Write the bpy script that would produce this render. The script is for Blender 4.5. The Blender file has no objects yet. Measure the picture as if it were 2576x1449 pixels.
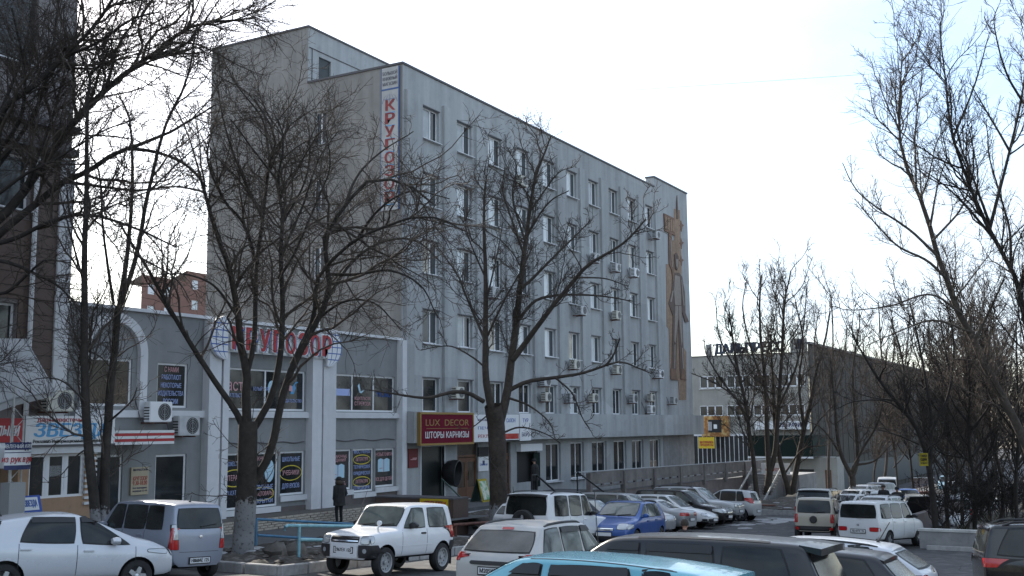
import bpy, bmesh, math, random
import numpy as np
from mathutils import Vector, Matrix
from mathutils.bvhtree import BVHTree

random.seed(7)
SC = bpy.context.scene
COL = SC.collection
PI = math.pi
EYE = 2.3                      # camera height, metres
TH, PITCH, ROLL, FPX = .5137, .127, -.0091, 2728.87
# world axes: X runs along the street front, Y into the buildings, Z up

# ------------------------------------------------------------------ camera
R0 = np.array([math.sin(TH), -math.cos(TH), 0.]); F0 = np.array([math.cos(TH), math.sin(TH), 0.]); Z0 = np.array([0., 0., 1.])
FW = F0*math.cos(PITCH)+Z0*math.sin(PITCH); UP0 = -F0*math.sin(PITCH)+Z0*math.cos(PITCH)
RT = math.cos(ROLL)*R0+math.sin(ROLL)*UP0; UP = math.cos(ROLL)*UP0-math.sin(ROLL)*R0
cam = bpy.data.cameras.new("camera"); camo = bpy.data.objects.new("camera", cam); COL.objects.link(camo)
cam.sensor_width = 36; cam.lens = 36*FPX/2576; cam.clip_start = .2; cam.clip_end = 3000
camo.matrix_world = Matrix(((RT[0], UP[0], -FW[0], 0), (RT[1], UP[1], -FW[1], 0), (RT[2], UP[2], -FW[2], EYE), (0, 0, 0, 1)))
SC.camera = camo

# ------------------------------------------------------------------ light
SUN_AZ, SUN_EL = math.radians(62), math.radians(33)      # azimuth from +X towards +Y
world = bpy.data.worlds.new("World"); SC.world = world; world.use_nodes = True
wn = world.node_tree.nodes; wl = world.node_tree.links
bg = wn["Background"]; sky = wn.new("ShaderNodeTexSky"); sky.sky_type = 'NISHITA'; sky.sun_disc = False
sky.sun_elevation = SUN_EL; sky.sun_rotation = PI/2-SUN_AZ
sky.air_density = 1.0; sky.dust_density = 1.2; sky.ozone_density = 1.2
# thin bright cloud veil over the clear sky
wt_ = wn.new("ShaderNodeTexCoord"); wm_ = wn.new("ShaderNodeMapping"); wm_.inputs["Scale"].default_value = (1.2, 1.2, 3.2); wl.new(wt_.outputs["Generated"], wm_.inputs[0])
wz_ = wn.new("ShaderNodeTexNoise"); wz_.inputs["Scale"].default_value = 1.9; wz_.inputs["Detail"].default_value = 7; wz_.inputs["Roughness"].default_value = .55; wl.new(wm_.outputs[0], wz_.inputs[0])
wr_ = wn.new("ShaderNodeMapRange"); wr_.inputs[1].default_value = .40; wr_.inputs[2].default_value = .60; wr_.inputs[3].default_value = .05; wr_.inputs[4].default_value = .85; wl.new(wz_.outputs[0], wr_.inputs[0])
wx_ = wn.new("ShaderNodeMix"); wx_.data_type = 'RGBA'; wl.new(wr_.outputs[0], wx_.inputs[0]); wl.new(sky.outputs[0], wx_.inputs[6]); wx_.inputs[7].default_value = (4.0, 4.6, 5.3, 1)
wl.new(wx_.outputs[2], bg.inputs[0]); bg.inputs[1].default_value = .12
sun = bpy.data.lights.new("sun", 'SUN'); sun.energy = 3.2; sun.angle = math.radians(.6); sun.color = (1, .93, .82)
suno = bpy.data.objects.new("sun", sun); COL.objects.link(suno)
sd = Vector((math.cos(SUN_AZ)*math.cos(SUN_EL), math.sin(SUN_AZ)*math.cos(SUN_EL), math.sin(SUN_EL)))
suno.rotation_euler = sd.to_track_quat('Z', 'Y').to_euler()
SC.view_settings.view_transform = 'Standard'; SC.view_settings.look = 'None'
SC.view_settings.exposure = 1.28; SC.view_settings.gamma = 1; SC.view_settings.use_curve_mapping = False
SC.cycles.use_denoising = True
SC.cycles.max_bounces = 6

# ------------------------------------------------------------------ sight lines -> real positions
def ray(x, y):
    return FW+RT*(x-1288)/FPX-UP*(y-724.5)/FPX
def at(x, y, d):
    r = ray(x, y)*d; return (float(r[0]), float(r[1]), float(r[2]+EYE))
def FV(x, y, v=27.9867):
    r = ray(x, y); r = r*(v/r[1]); return (float(r[0]), float(v), float(r[2]+EYE))
def FU(x, y, u):
    r = ray(x, y); r = r*(u/r[0]); return (float(u), float(r[1]), float(r[2]+EYE))
def G(u, v=10):
    z = -.053*max(-30, min(u, 40))
    if u > 40: z -= (min(u, 60)-40)*.030
    if u > 60:
        t = min(1, max(0, (v-16)/6)); t = t*t*(3-2*t)
        z -= (min(u, 125)-60)*(.012+.053*t)
    return z

# ------------------------------------------------------------------ materials
def mat(name, col, rough=.8, metal=0, noise=0, nscale=6, streak=0, bump=0, coat=0, spec=.5, col2=None, thr=None, spots=0, crack=0, dust=0, patch=0):
    m = bpy.data.materials.new(name); m.use_nodes = True
    n = m.node_tree.nodes; l = m.node_tree.links; b = n["Principled BSDF"]
    b.inputs["Base Color"].default_value = (*col, 1); b.inputs["Roughness"].default_value = rough
    b.inputs["Metallic"].default_value = metal; b.inputs["Coat Weight"].default_value = coat
    b.inputs["Coat Roughness"].default_value = .04; b.inputs["Specular IOR Level"].default_value = spec
    if noise or streak or bump or col2 or spots or dust:
        tc = n.new("ShaderNodeTexCoord"); out = None
        def nz(scale, detail=4, mp=None, rgh=.6):
            t = n.new("ShaderNodeTexNoise"); t.inputs["Scale"].default_value = scale; t.inputs["Detail"].default_value = detail
            t.inputs["Roughness"].default_value = rgh
            if mp:
                q = n.new("ShaderNodeMapping"); q.inputs["Scale"].default_value = mp; l.new(tc.outputs["Object"], q.inputs[0]); l.new(q.outputs[0], t.inputs[0])
            else: l.new(tc.outputs["Object"], t.inputs[0])
            return t.outputs[0]
        def mul(c_in, fac, lo, hi, f0=.3, f1=.7):
            r = n.new("ShaderNodeMapRange"); r.inputs[1].default_value = f0; r.inputs[2].default_value = f1
            r.inputs[3].default_value = lo; r.inputs[4].default_value = hi; l.new(fac, r.inputs[0])
            x = n.new("ShaderNodeMix"); x.data_type = 'RGBA'; x.blend_type = 'MULTIPLY'; x.inputs[0].default_value = 1
            if hasattr(c_in, 'is_linked'): l.new(c_in, x.inputs[6])
            else: x.inputs[6].default_value = (*c_in, 1)
            l.new(r.outputs[0], x.inputs[7]); return x.outputs[2]
        c = col
        if col2:
            x = n.new("ShaderNodeMix"); x.data_type = 'RGBA'
            r = n.new("ShaderNodeMapRange"); a, bb = thr or (.45, .6); r.inputs[1].default_value = a; r.inputs[2].default_value = bb
            l.new(nz(nscale, 6, None, .65), r.inputs[0]); l.new(r.outputs[0], x.inputs[0]); x.inputs[6].default_value = (*col, 1); x.inputs[7].default_value = (*col2, 1); c = x.outputs[2]
        if noise:
            c = mul(c, nz(nscale), 1-noise, 1+noise); c = mul(c, nz(nscale*.13, 3), 1-noise*.7, 1+noise*.7)
        if streak: c = mul(c, nz(1, 5, (1.6, 1.6, .09)), 1-streak, 1+streak*.4)
        if spots: c = mul(c, nz(nscale*3, 2), 1-spots, 1.0, .28, .42)
        if patch:                      # repainted rectangles
            vo = n.new("ShaderNodeTexVoronoi"); vo.distance = 'CHEBYCHEV'; q = n.new("ShaderNodeMapping"); q.inputs["Scale"].default_value = (.16, .16, .34); l.new(tc.outputs["Object"], q.inputs[0]); vo.inputs["Scale"].default_value = 1; vo.inputs["Randomness"].default_value = .7; l.new(q.outputs[0], vo.inputs[0])
            sx = n.new("ShaderNodeSeparateXYZ"); l.new(vo.outputs[1], sx.inputs[0]); c = mul(c, sx.outputs[0], 1-patch, 1+patch*.6, 0, 1)
        if crack:
            vo = n.new("ShaderNodeTexVoronoi"); vo.feature = 'DISTANCE_TO_EDGE'; vo.inputs["Scale"].default_value = .45
            ds = n.new("ShaderNodeMix"); ds.data_type = 'VECTOR'; ds.inputs[0].default_value = .12; t_ = n.new("ShaderNodeTexNoise"); t_.inputs["Scale"].default_value = 1.5; t_.inputs["Detail"].default_value = 5; l.new(tc.outputs["Object"], t_.inputs[0])
            l.new(tc.outputs["Object"], ds.inputs[4]); l.new(t_.outputs[1], ds.inputs[5]); l.new(ds.outputs[1], vo.inputs[0]); c = mul(c, vo.outputs[0], 1-crack, 1, .003, .012)
        if dust:                       # road dirt on the lower panels and dust lying in patches
            sp = n.new("ShaderNodeSeparateXYZ"); l.new(tc.outputs["Object"], sp.inputs[0]); r = n.new("ShaderNodeMapRange"); r.inputs[1].default_value = .95; r.inputs[2].default_value = .25; r.inputs[3].default_value = .0; r.inputs[4].default_value = .12+.4*dust; l.new(sp.outputs[2], r.inputs[0])
            mm = n.new("ShaderNodeMath"); mm.operation = 'MULTIPLY'; l.new(r.outputs[0], mm.inputs[0]); l.new(nz(3, 5), mm.inputs[1]); ge = n.new('ShaderNodeNewGeometry'); gs_ = n.new('ShaderNodeSeparateXYZ'); l.new(ge.outputs['Normal'], gs_.inputs[0]); gz = n.new('ShaderNodeMapRange'); gz.inputs[1].default_value = .3; gz.inputs[2].default_value = 1; gz.inputs[3].default_value = .02; gz.inputs[4].default_value = .65*dust; l.new(gs_.outputs[2], gz.inputs[0])
            ma = n.new("ShaderNodeMath"); ma.operation = 'MULTIPLY_ADD'; l.new(nz(1.7, 6), ma.inputs[0]); l.new(gz.outputs[0], ma.inputs[1]); l.new(mm.outputs[0], ma.inputs[2])
            x = n.new("ShaderNodeMix"); x.data_type = 'RGBA'; l.new(ma.outputs[0], x.inputs[0]); x.inputs[7].default_value = (.14, .13, .118, 1)
            if hasattr(c, 'is_linked'): l.new(c, x.inputs[6])
            else: x.inputs[6].default_value = (*c, 1)
            c = x.outputs[2]; rr = n.new("ShaderNodeMapRange"); rr.inputs[3].default_value = rough; rr.inputs[4].default_value = .75; l.new(ma.outputs[0], rr.inputs[0]); l.new(rr.outputs[0], b.inputs["Roughness"])
        l.new(c, b.inputs["Base Color"]) if c is not col else None
        if bump:
            bp = n.new("ShaderNodeBump"); bp.inputs[0].default_value = bump; bp.inputs[1].default_value = .02
            l.new(nz(nscale*5, 5), bp.inputs[2]); l.new(bp.outputs[0], b.inputs["Normal"])
    return m
M = {}
M['plaster'] = mat('grey_plaster', (.395, .408, .412), .9, noise=.10, nscale=.8, streak=.22, bump=.15, col2=(.35, .364, .37), thr=(.50, .60), patch=.12, spots=.10)
M['plaster2'] = mat('shop_plaster', (.248, .256, .260), .9, noise=.08, nscale=2, streak=.10, bump=.1)
M['beige'] = mat('beige_plaster', (.272, .262, .246), .9, noise=.12, nscale=.9, streak=.28, patch=.10, spots=.08, bump=.1)
M['white'] = mat('white_paint', (.62, .63, .65), .6, noise=.05, nscale=3, streak=.08)
M['pvc'] = mat('white_plastic', (.74, .75, .77), .45)
M['dirtywhite'] = mat('dirty_white', (.5, .5, .48), .8, noise=.2, nscale=4, streak=.25)
M['flash'] = mat('roof_flashing', (.09, .085, .09), .6)
M['brown'] = mat('brown_cladding', (.098, .064, .052), .55, noise=.12, nscale=2)
M['plinth'] = mat('dark_plinth', (.13, .11, .105), .8, noise=.15, nscale=3)
M['brick'] = mat('red_brick_wall', (.23, .125, .10), .9, noise=.12, nscale=8)
M['coursebrick'] = mat('grey_brick', (.40, .355, .30), .9, noise=.25, nscale=9, bump=.3)
M['mortar'] = mat('mortar', (.10, .09, .08), .95)
M['concrete'] = mat('concrete', (.27, .265, .265), .9, noise=.16, nscale=2.5, streak=.2, bump=.2, spots=.12)
M['rampconc'] = mat('stained_concrete', (.175, .160, .152), .9, noise=.2, nscale=2.5, streak=.3, bump=.2, spots=.2)
M['pinkconc'] = mat('pink_concrete', (.15, .125, .118), .9, noise=.2, nscale=2.5, streak=.25, bump=.2)
M['dalp'] = mat('buff_panel', (.33, .32, .29), .9, noise=.1, nscale=.8, streak=.12)
M['dalpdark'] = mat('dark_ribbed_wall', (.062, .057, .049), .9, noise=.12, nscale=.5, streak=.25)
M['asphalt'] = mat('asphalt', (.052, .050, .052), .85, noise=.28, nscale=2.0, bump=.35, spots=.25, col2=(.075, .073, .072), thr=(.5, .56), crack=.6)
M['pave'] = mat('pavement', (.085, .085, .085), .9, noise=.2, nscale=3, bump=.2)
M['tile'] = mat('step_tile', (.30, .31, .33), .6, noise=.12, nscale=5)
M['kerb'] = mat('kerb_concrete', (.33, .325, .32), .9, noise=.2, nscale=6, bump=.2)
M['soil'] = mat('soil', (.045, .038, .03), .95, noise=.3, nscale=5, bump=.6, col2=(.12, .11, .1), thr=(.5, .66))
M['rock'] = mat('rock', (.12, .11, .10), .95, noise=.3, nscale=5, bump=.5)
M['snow'] = mat('dirty_snow', (.30, .30, .305), .9, noise=.25, nscale=8, bump=.4)
M['grassdry'] = mat('dry_grass', (.085, .075, .04), .95, noise=.3, nscale=9)
M['black'] = mat('black', (.012, .012, .013), .6)
M['rubber'] = mat('rubber', (.02, .02, .021), .8, noise=.2, nscale=10)
M['plast'] = mat('black_plastic', (.022, .022, .024), .45)
M['steel'] = mat('alloy', (.55, .56, .58), .32, metal=.9)
M['steelrim'] = mat('steel_rim', (.36, .37, .38), .5, metal=.4)
M['chrome'] = mat('chrome', (.75, .76, .78), .12, metal=1)
M['glass'] = mat('window_glass', (.022, .026, .028), .06, noise=.3, nscale=1.2, spec=.6)
M['glassdoor'] = mat('door_glass', (.02, .024, .024), .3)
M['carglass'] = mat('car_glass', (.022, .026, .026), .05, spec=.4, noise=.6, nscale=1.3)  # mottled base colour imitates broken reflections
M['carglasspale'] = mat('car_glass_clear', (.10, .115, .11), .05, spec=.5, noise=.4, nscale=1.6)
M['tint'] = mat('tinted_rear_glass', (.012, .014, .014), .12, spec=.2)
M['dustglass'] = mat('dusty_glass', (.10, .095, .085), .22, spec=.5, noise=.35, nscale=2.5)
M['blind'] = mat('pale_blind_glass', (.62, .66, .67), .12, spec=.6, noise=.07, nscale=1.5)  # bright sky reflection painted in as a pale pane colour
M['blind2'] = mat('grey_blind_glass', (.33, .36, .37), .1, spec=.6, noise=.25, nscale=1.2)  # greyer version of the same painted sky reflection
M['warmblind'] = mat('cream_curtain_glass', (.42, .37, .29), .12, spec=.6, noise=.25, nscale=2.5, streak=.3)
M['net'] = mat('dark_net_pane', (.045, .055, .058), .6, noise=.15, nscale=3)  # plain dark matt colour for panes and a door
M['curtain'] = mat('brown_curtain_glass', (.05, .037, .029), .1, spec=.5, noise=.35, nscale=2)
M['red'] = mat('red_print', (.40, .025, .03), .5)
M['redlamp'] = mat('red_lamp', (.42, .012, .012), .12, coat=.8)
M['amber'] = mat('amber_lamp', (.5, .2, .02), .15, coat=.6)
M['lamp'] = mat('clear_lamp', (.42, .44, .46), .08, metal=.25, coat=1)
M['maroon'] = mat('maroon_board', (.14, .006, .022), .7, spec=.15)
M['gold'] = mat('gold_trim', (.30, .19, .055), .4, metal=.3)
M['bluep'] = mat('blue_print', (.03, .10, .36), .5)
M['cyanp'] = mat('cyan_print', (.09, .34, .62), .5)
M['navy'] = mat('navy_print', (.02, .03, .11), .5)
M['yel'] = mat('yellow_board', (.62, .43, .015), .5)
M['dullwhite'] = mat('faded_banner', (.44, .435, .425), .6, noise=.08, nscale=2, streak=.15); M['dullred'] = mat('faded_red_print', (.28, .045, .045), .6, noise=.3, nscale=6); M['dullblue'] = mat('faded_blue_print', (.06, .12, .28), .6)
M['yelold'] = mat('old_yellow_paper', (.30, .235, .015), .8, noise=.3, nscale=8)
M['yelring'] = mat('yellow_line', (.62, .5, .05), .5)
M['orange'] = mat('orange_poster', (.33, .13, .03), .6, noise=.5, nscale=2, col2=(.36, .24, .09))
M['whitep'] = mat('white_board', (.70, .71, .72), .5, noise=.03, nscale=4)
M['bluerail'] = mat('blue_rail_paint', (.055, .16, .27), .5, noise=.2, nscale=6)
M['cyanrail'] = mat('pale_blue_rail_paint', (.16, .35, .42), .5, noise=.2, nscale=6)
M['rust'] = mat('rusty_pipe', (.13, .055, .04), .8, noise=.35, nscale=7)
M['wood'] = mat('brown_door', (.12, .05, .022), .5, noise=.2, nscale=4)
M['greendark'] = mat('dark_green_fascia', (.006, .014, .012), .7, noise=.2, nscale=.5, spec=.15)
M['greenpaint'] = mat('dark_green_paint', (.02, .05, .04), .5)
M['tan'] = mat('tan_render', (.36, .235, .15), .85, noise=.12, nscale=4, spots=.1)
M['awning'] = mat('grey_awning_cloth', (.42, .425, .43), .8, noise=.08, nscale=2)
M['cloth'] = mat('dark_coat', (.022, .022, .023), .9, noise=.3, nscale=9)
M['cloth2'] = mat('dark_trousers', (.010, .012, .014), .9)
M['fur'] = mat('fur_collar', (.055, .04, .032), .95, noise=.5, nscale=30, bump=.8)
M['skin'] = mat('skin', (.40, .23, .17), .6)
M['hair'] = mat('dark_hair', (.03, .02, .013), .7, noise=.3, nscale=40)
M['ochre'] = mat('mosaic_ochre', (.28, .19, .13), .8, noise=.22, nscale=5)
M['ochre2'] = mat('mosaic_brown', (.19, .115, .08), .8, noise=.22, nscale=5)
M['mosdark'] = mat('mosaic_outline', (.12, .085, .072), .8, noise=.2, nscale=5)
M['mosgrey'] = mat('mosaic_pale', (.27, .235, .205), .8, noise=.12, nscale=5)

def barkmat(name, col, white=None):
    m = mat(name, col, .95, noise=.32, nscale=7, bump=.8)
    if white:
        n = m.node_tree.nodes; l = m.node_tree.links; b = n["Principled BSDF"]
        src = b.inputs["Base Color"].links[0].from_socket
        tc = n.new("ShaderNodeTexCoord"); sp = n.new("ShaderNodeSeparateXYZ"); l.new(tc.outputs["Object"], sp.inputs[0])
        t = n.new("ShaderNodeTexNoise"); t.inputs["Scale"].default_value = 9; t.inputs["Detail"].default_value = 6; l.new(tc.outputs["Object"], t.inputs[0])
        ad = n.new("ShaderNodeMath"); ad.operation = 'MULTIPLY_ADD'; ad.inputs[1].default_value = .9; l.new(t.outputs[0], ad.inputs[0]); l.new(sp.outputs[2], ad.inputs[2])
        r = n.new("ShaderNodeMapRange"); r.inputs[1].default_value = white+.45-.03; r.inputs[2].default_value = white+.45+.04; r.inputs[3].default_value = 1; r.inputs[4].default_value = 0; l.new(ad.outputs[0], r.inputs[0])
        w = n.new("ShaderNodeMix"); w.data_type = 'RGBA'; w.blend_type = 'MIX'
        t2 = n.new("ShaderNodeTexNoise"); t2.inputs["Scale"].default_value = 12; t2.inputs["Detail"].default_value = 6; l.new(tc.outputs["Object"], t2.inputs[0])
        r2 = n.new("ShaderNodeMapRange"); r2.inputs[1].default_value = .24; r2.inputs[2].default_value = .46; l.new(t2.outputs[0], r2.inputs[0])
        w2 = n.new("ShaderNodeMath"); w2.operation = 'MULTIPLY'; l.new(r.outputs[0], w2.inputs[0]); l.new(r2.outputs[0], w2.inputs[1])
        l.new(w2.outputs[0], w.inputs[0]); l.new(src, w.inputs[6]); w.inputs[7].default_value = (.225, .225, .23, 1)
        l.new(w.outputs[2], b.inputs["Base Color"])
    return m
M['bark'] = barkmat('dark_bark', (.030, .025, .022))
M['barkw'] = barkmat('dark_bark_limewashed', (.034, .029, .025), .85)
M['barkw2'] = barkmat('bark_limewashed_high', (.034, .029, .025), 1.5)
M['bark2'] = barkmat('brown_bark', (.066, .052, .043))  # brown bark; as crown tone it also imitates a pale glare veil
M['bark2w'] = barkmat('brown_bark_limewashed', (.055, .044, .036), 1.0)
M['barkpale'] = barkmat('pale_bark', (.085, .07, .058))

def paint(name, col, metal=0, rough=.3, dirt=.0):
    m = mat(name, col, rough, metal=metal, coat=.5-.35*dirt, noise=.03+dirt*.1, nscale=1.5, dust=.12+dirt)
    return m

# ------------------------------------------------------------------ mesh helpers
class MB:
    def __init__(s): s.v = []; s.f = []; s.m = []
    def quad(s, a, b, c, d, m=0):
        i = len(s.v); s.v += [a, b, c, d]; s.f.append((i, i+1, i+2, i+3)); s.m.append(m)
    def poly(s, pts, m=0):
        i = len(s.v); s.v += list(pts); s.f.append(tuple(range(i, i+len(pts)))); s.m.append(m)
    def box(s, x0, x1, y0, y1, z0, z1, m=0):
        i = len(s.v)
        s.v += [(x0, y0, z0), (x1, y0, z0), (x1, y1, z0), (x0, y1, z0), (x0, y0, z1), (x1, y0, z1), (x1, y1, z1), (x0, y1, z1)]
        for f in ((0, 3, 2, 1), (4, 5, 6, 7), (0, 1, 5, 4), (1, 2, 6, 5), (2, 3, 7, 6), (3, 0, 4, 7)): s.f.append(tuple(i+k for k in f)); s.m.append(m)
    def tube(s, pts, rad, n=8, m=0, cap=True):
        P = [Vector(p) for p in pts]; base = len(s.v)
        if not hasattr(rad, '__len__'): rad = [rad]*len(P)
        for i, p in enumerate(P):
            t = (P[min(i+1, len(P)-1)]-P[max(i-1, 0)]).normalized()
            a = t.cross(Vector((0, 0, 1)) if abs(t.z) < .9 else Vector((1, 0, 0))).normalized(); b = t.cross(a)
            for k in range(n):
                w = 2*PI*k/n; s.v.append(tuple(p+(a*math.cos(w)+b*math.sin(w))*rad[i]))
        for i in range(len(P)-1):
            for k in range(n):
                k2 = (k+1) % n; s.f.append((base+i*n+k, base+i*n+k2, base+(i+1)*n+k2, base+(i+1)*n+k)); s.m.append(m)
        if cap:
            s.f.append(tuple(base+k for k in range(n))); s.m.append(m); e = base+(len(P)-1)*n
            s.f.append(tuple(e+k for k in reversed(range(n)))); s.m.append(m)
    def prism(s, pts, off, m=0):
        """extrude polygon pts (3D) by vector off"""
        n = len(pts); i = len(s.v); s.v += [tuple(p) for p in pts]+[tuple(p[k]+off[k] for k in range(3)) for p in pts]
        s.f.append(tuple(i+k for k in range(n))); s.m.append(m); s.f.append(tuple(i+n+k for k in reversed(range(n)))); s.m.append(m)
        for k in range(n): s.f.append((i+k, i+(k+1) % n, i+n+(k+1) % n, i+n+k)); s.m.append(m)
    def lathe(s, prof, n=24, M4=None, m=0):
        """profile [(r,h)] about local Z, placed by M4"""
        M4 = M4 or Matrix(); i = len(s.v)
        for r, h in prof:
            for k in range(n):
                a = 2*PI*k/n; s.v.append(tuple(M4 @ Vector((r*math.cos(a), r*math.sin(a), h))))
        for j in range(len(prof)-1):
            for k in range(n):
                k2 = (k+1) % n; s.f.append((i+j*n+k, i+j*n+k2, i+(j+1)*n+k2, i+(j+1)*n+k)); s.m.append(m)
    def build(s, name, mats, parent=None, smooth=False, loc=None, fix=True):
        """vertices are world coordinates; the mesh is stored relative to parent origin (or loc)"""
        o0 = Vector(parent['org']) if parent is not None and 'org' in parent else Vector(loc or (0, 0, 0))
        me = bpy.data.meshes.new(name)
        me.from_pydata([(a[0]-o0.x, a[1]-o0.y, a[2]-o0.z) for a in s.v], [], s.f)
        if not isinstance(mats, (list, tuple)): mats = [mats]
        for x in mats: me.materials.append(x)
        me.polygons.foreach_set('material_index', s.m)
        if fix:
            bm = bmesh.new(); bm.from_mesh(me); bmesh.ops.recalc_face_normals(bm, faces=bm.faces); bm.to_mesh(me); bm.free()
        if smooth: me.shade_smooth(); me.set_sharp_from_angle(angle=math.radians(smooth if smooth > 1 else 40))
        o = bpy.data.objects.new(name, me); COL.objects.link(o)
        if parent is not None:
            o.parent = parent
            if 'org' in parent: o['org'] = list(parent['org'])
        else: o.location = o0
        return o

def clean():
    for o in bpy.data.objects:
        if 'org' in o: del o['org']

def tag(o, label=None, cat=None, group=None, kind=None):
    if label: o['label'] = label
    if cat: o['category'] = cat
    if group: o['group'] = group
    if kind: o['kind'] = kind
    return o
def thing(name, loc, label, cat, group=None):
    o = bpy.data.objects.new(name, None); o.empty_display_size = .2; COL.objects.link(o); o.location = loc; o['org'] = list(loc)
    return tag(o, label, cat, group)
def struct(o): o['kind'] = 'structure'; return o
def child(name, me, parent, loc=(0, 0, 0), rot=None):
    o = bpy.data.objects.new(name, me); COL.objects.link(o); o.parent = parent; o.location = loc
    if rot: o.rotation_euler = rot
    return o

def boxpart(name, m, parent, b, **k):
    q = MB(); q.box(*b); return q.build(name, m, parent, **k)

def wall(mb, fn, s0, s1, z0, z1, ops, depth, m=0, mr=None):
    """wall with openings; fn(s, z, d) -> point, d>0 goes into the wall"""
    S = sorted({s0, s1, *[o[0] for o in ops], *[o[1] for o in ops]}); Zs = sorted({z0, z1, *[o[2] for o in ops], *[o[3] for o in ops]})
    for i in range(len(S)-1):
        for j in range(len(Zs)-1):
            cs, cz = (S[i]+S[i+1])/2, (Zs[j]+Zs[j+1])/2
            if any(o[0] < cs < o[1] and o[2] < cz < o[3] for o in ops): continue
            mb.quad(fn(S[i], Zs[j], 0), fn(S[i+1], Zs[j], 0), fn(S[i+1], Zs[j+1], 0), fn(S[i], Zs[j+1], 0), m)
    mr = m if mr is None else mr
    for a, b, c, d in [o[:4] for o in ops]:
        mb.quad(fn(a, c, 0), fn(b, c, 0), fn(b, c, depth), fn(a, c, depth), mr); mb.quad(fn(a, d, 0), fn(b, d, 0), fn(b, d, depth), fn(a, d, depth), mr)
        mb.quad(fn(a, c, 0), fn(a, d, 0), fn(a, d, depth), fn(a, c, depth), mr); mb.quad(fn(b, c, 0), fn(b, d, 0), fn(b, d, depth), fn(b, c, depth), mr)

_tc = {}
def text_mesh(body, size, bold=0, shear=0, depth=.004):
    key = (body, size, bold, shear, depth)
    if key in _tc: return _tc[key]
    c = bpy.data.curves.new('lettering', 'FONT'); c.body = body; c.size = size; c.align_x = 'CENTER'; c.align_y = 'CENTER'
    c.shear = shear; c.extrude = depth; c.resolution_u = 3
    o = bpy.data.objects.new('tmp', c); COL.objects.link(o); bpy.context.view_layer.update()
    me = bpy.data.meshes.new_from_object(o.evaluated_get(bpy.context.evaluated_depsgraph_get()))
    bpy.data.objects.remove(o); me.name = 'lettering'
    if bold:            # heavier strokes: two more copies a stroke aside, each a hair prouder
        bm = bmesh.new()
        for k, (dx, dy) in enumerate(((0, 0), (-1, .35), (1, -.35))):
            t = bpy.data.meshes.new('t'); t.from_pydata([(v.co.x+dx*bold, v.co.y+dy*bold, v.co.z+k*.0012) for v in me.vertices], [], [tuple(f.vertices) for f in me.polygons]); bm.from_mesh(t); bpy.data.meshes.remove(t)
        bm.to_mesh(me); bm.free()
    _tc[key] = me
    return me
def text(body, p, h, m, parent, width=None, rot=(PI/2, 0, 0), bold=0, shear=0, name='lettering', depth=.004):
    """h: capital height in metres; width: fit to this width"""
    me = text_mesh(body, h/.72, bold*h, shear, depth).copy(); me.materials.clear(); me.materials.append(m)
    xs = [v.co.x for v in me.vertices]; w = max(xs)-min(xs)
    if width:
        k = width/w
        for v in me.vertices: v.co.x *= k
    o0 = Vector(parent['org']) if 'org' in parent else Vector((0, 0, 0))
    return child(name, me, parent, Vector(p)-o0, rot)
WR = (PI/2, 0, -PI/2)          # lettering on faces that look towards -X

def ellipse_ring(mb, c, a, b, w, m=0, n=28, v=None):
    """flat ring in the XZ plane"""
    for k in range(n):
        t0, t1 = 2*PI*k/n, 2*PI*(k+1)/n
        P = lambda t, q: (c[0]+(a+q)*math.cos(t), c[1], c[2]+(b+q)*math.sin(t))
        mb.quad(P(t0, 0), P(t1, 0), P(t1, w), P(t0, w), m)
# ================================================================== GROUND
D = 27.9867
def sheet(name, us, vs, zf, m):
    q = MB(); n = len(vs)
    for u in us:
        for v in vs: q.v.append((u, v, zf(u, v)))
    for i in range(len(us)-1):
        for j in range(n-1): q.f.append((i*n+j, (i+1)*n+j, (i+1)*n+j+1, i*n+j+1)); q.m.append(0)
    return struct(q.build(name, m, smooth=60))
sheet('ground', [-60, -30]+list(range(-20, 130, 5))+[160, 220, 320, 420],
      [-240, -120, -60, -40, -20, -10, 0, 5, 10, 14, 16, 18, 20, 22, 25, 28, 35, 50, 80, 140, 300], lambda u, v: G(u, v), M['asphalt'])
def SW(u): return max(-1.20-.012*(u-27), G(u)+.12)
us = list(range(4, 40, 2))+[39.4]
sheet('sidewalk', us, [23.2, 26.72], lambda u, v: SW(u), M['pave'])
rb = random.Random(3)
_bn = {}
BU0, BU1 = 19.4, 33.0
def vfront(u): return 17.0+(u-BU0)*.085 if u >= BU0-.01 else 21.4
def bz(u, v):
    t = (v-vfront(u))/(23.2-vfront(u)); return (G(u)+.17)*(1-t**3)+(SW(u)-.02)*t**3
def bedsheet(u0, u1):
    n = int((u1-u0)/.4); nv = 14; V = []
    q = MB()
    for i in range(n+1):
        u = u0+(u1-u0)*i/n
        for j in range(nv+1):
            v = vfront(u+1e-4)+.17+(23.2-vfront(u+1e-4)-.17)*j/nv; e = 0 if j in (0, nv) or i in (0, n) else 1
            q.v.append((u, v, bz(u+1e-4, v)+e*rb.uniform(-.06, .10)))
    for i in range(n):
        for j in range(nv): a_ = i*(nv+1)+j; q.f.append((a_, a_+nv+1, a_+nv+2, a_+1)); q.m.append(0)
    return struct(q.build('planting_bed', M['soil'], smooth=60))
bedsheet(4, BU0-.02); bedsheet(BU0+.17, BU1)
def bed2(u, v):
    k = (u, v)
    if k not in _bn: _bn[k] = rb.uniform(-.05, .1)
    return G(u, 10 if u < 55 else v)+.12+(v-22.2)*.28+_bn[k]
sheet('planting_bed', [38+1.0*i for i in range(0, 42)], [22.4, 23, 23.6, 24.6], bed2, M['soil'])
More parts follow.
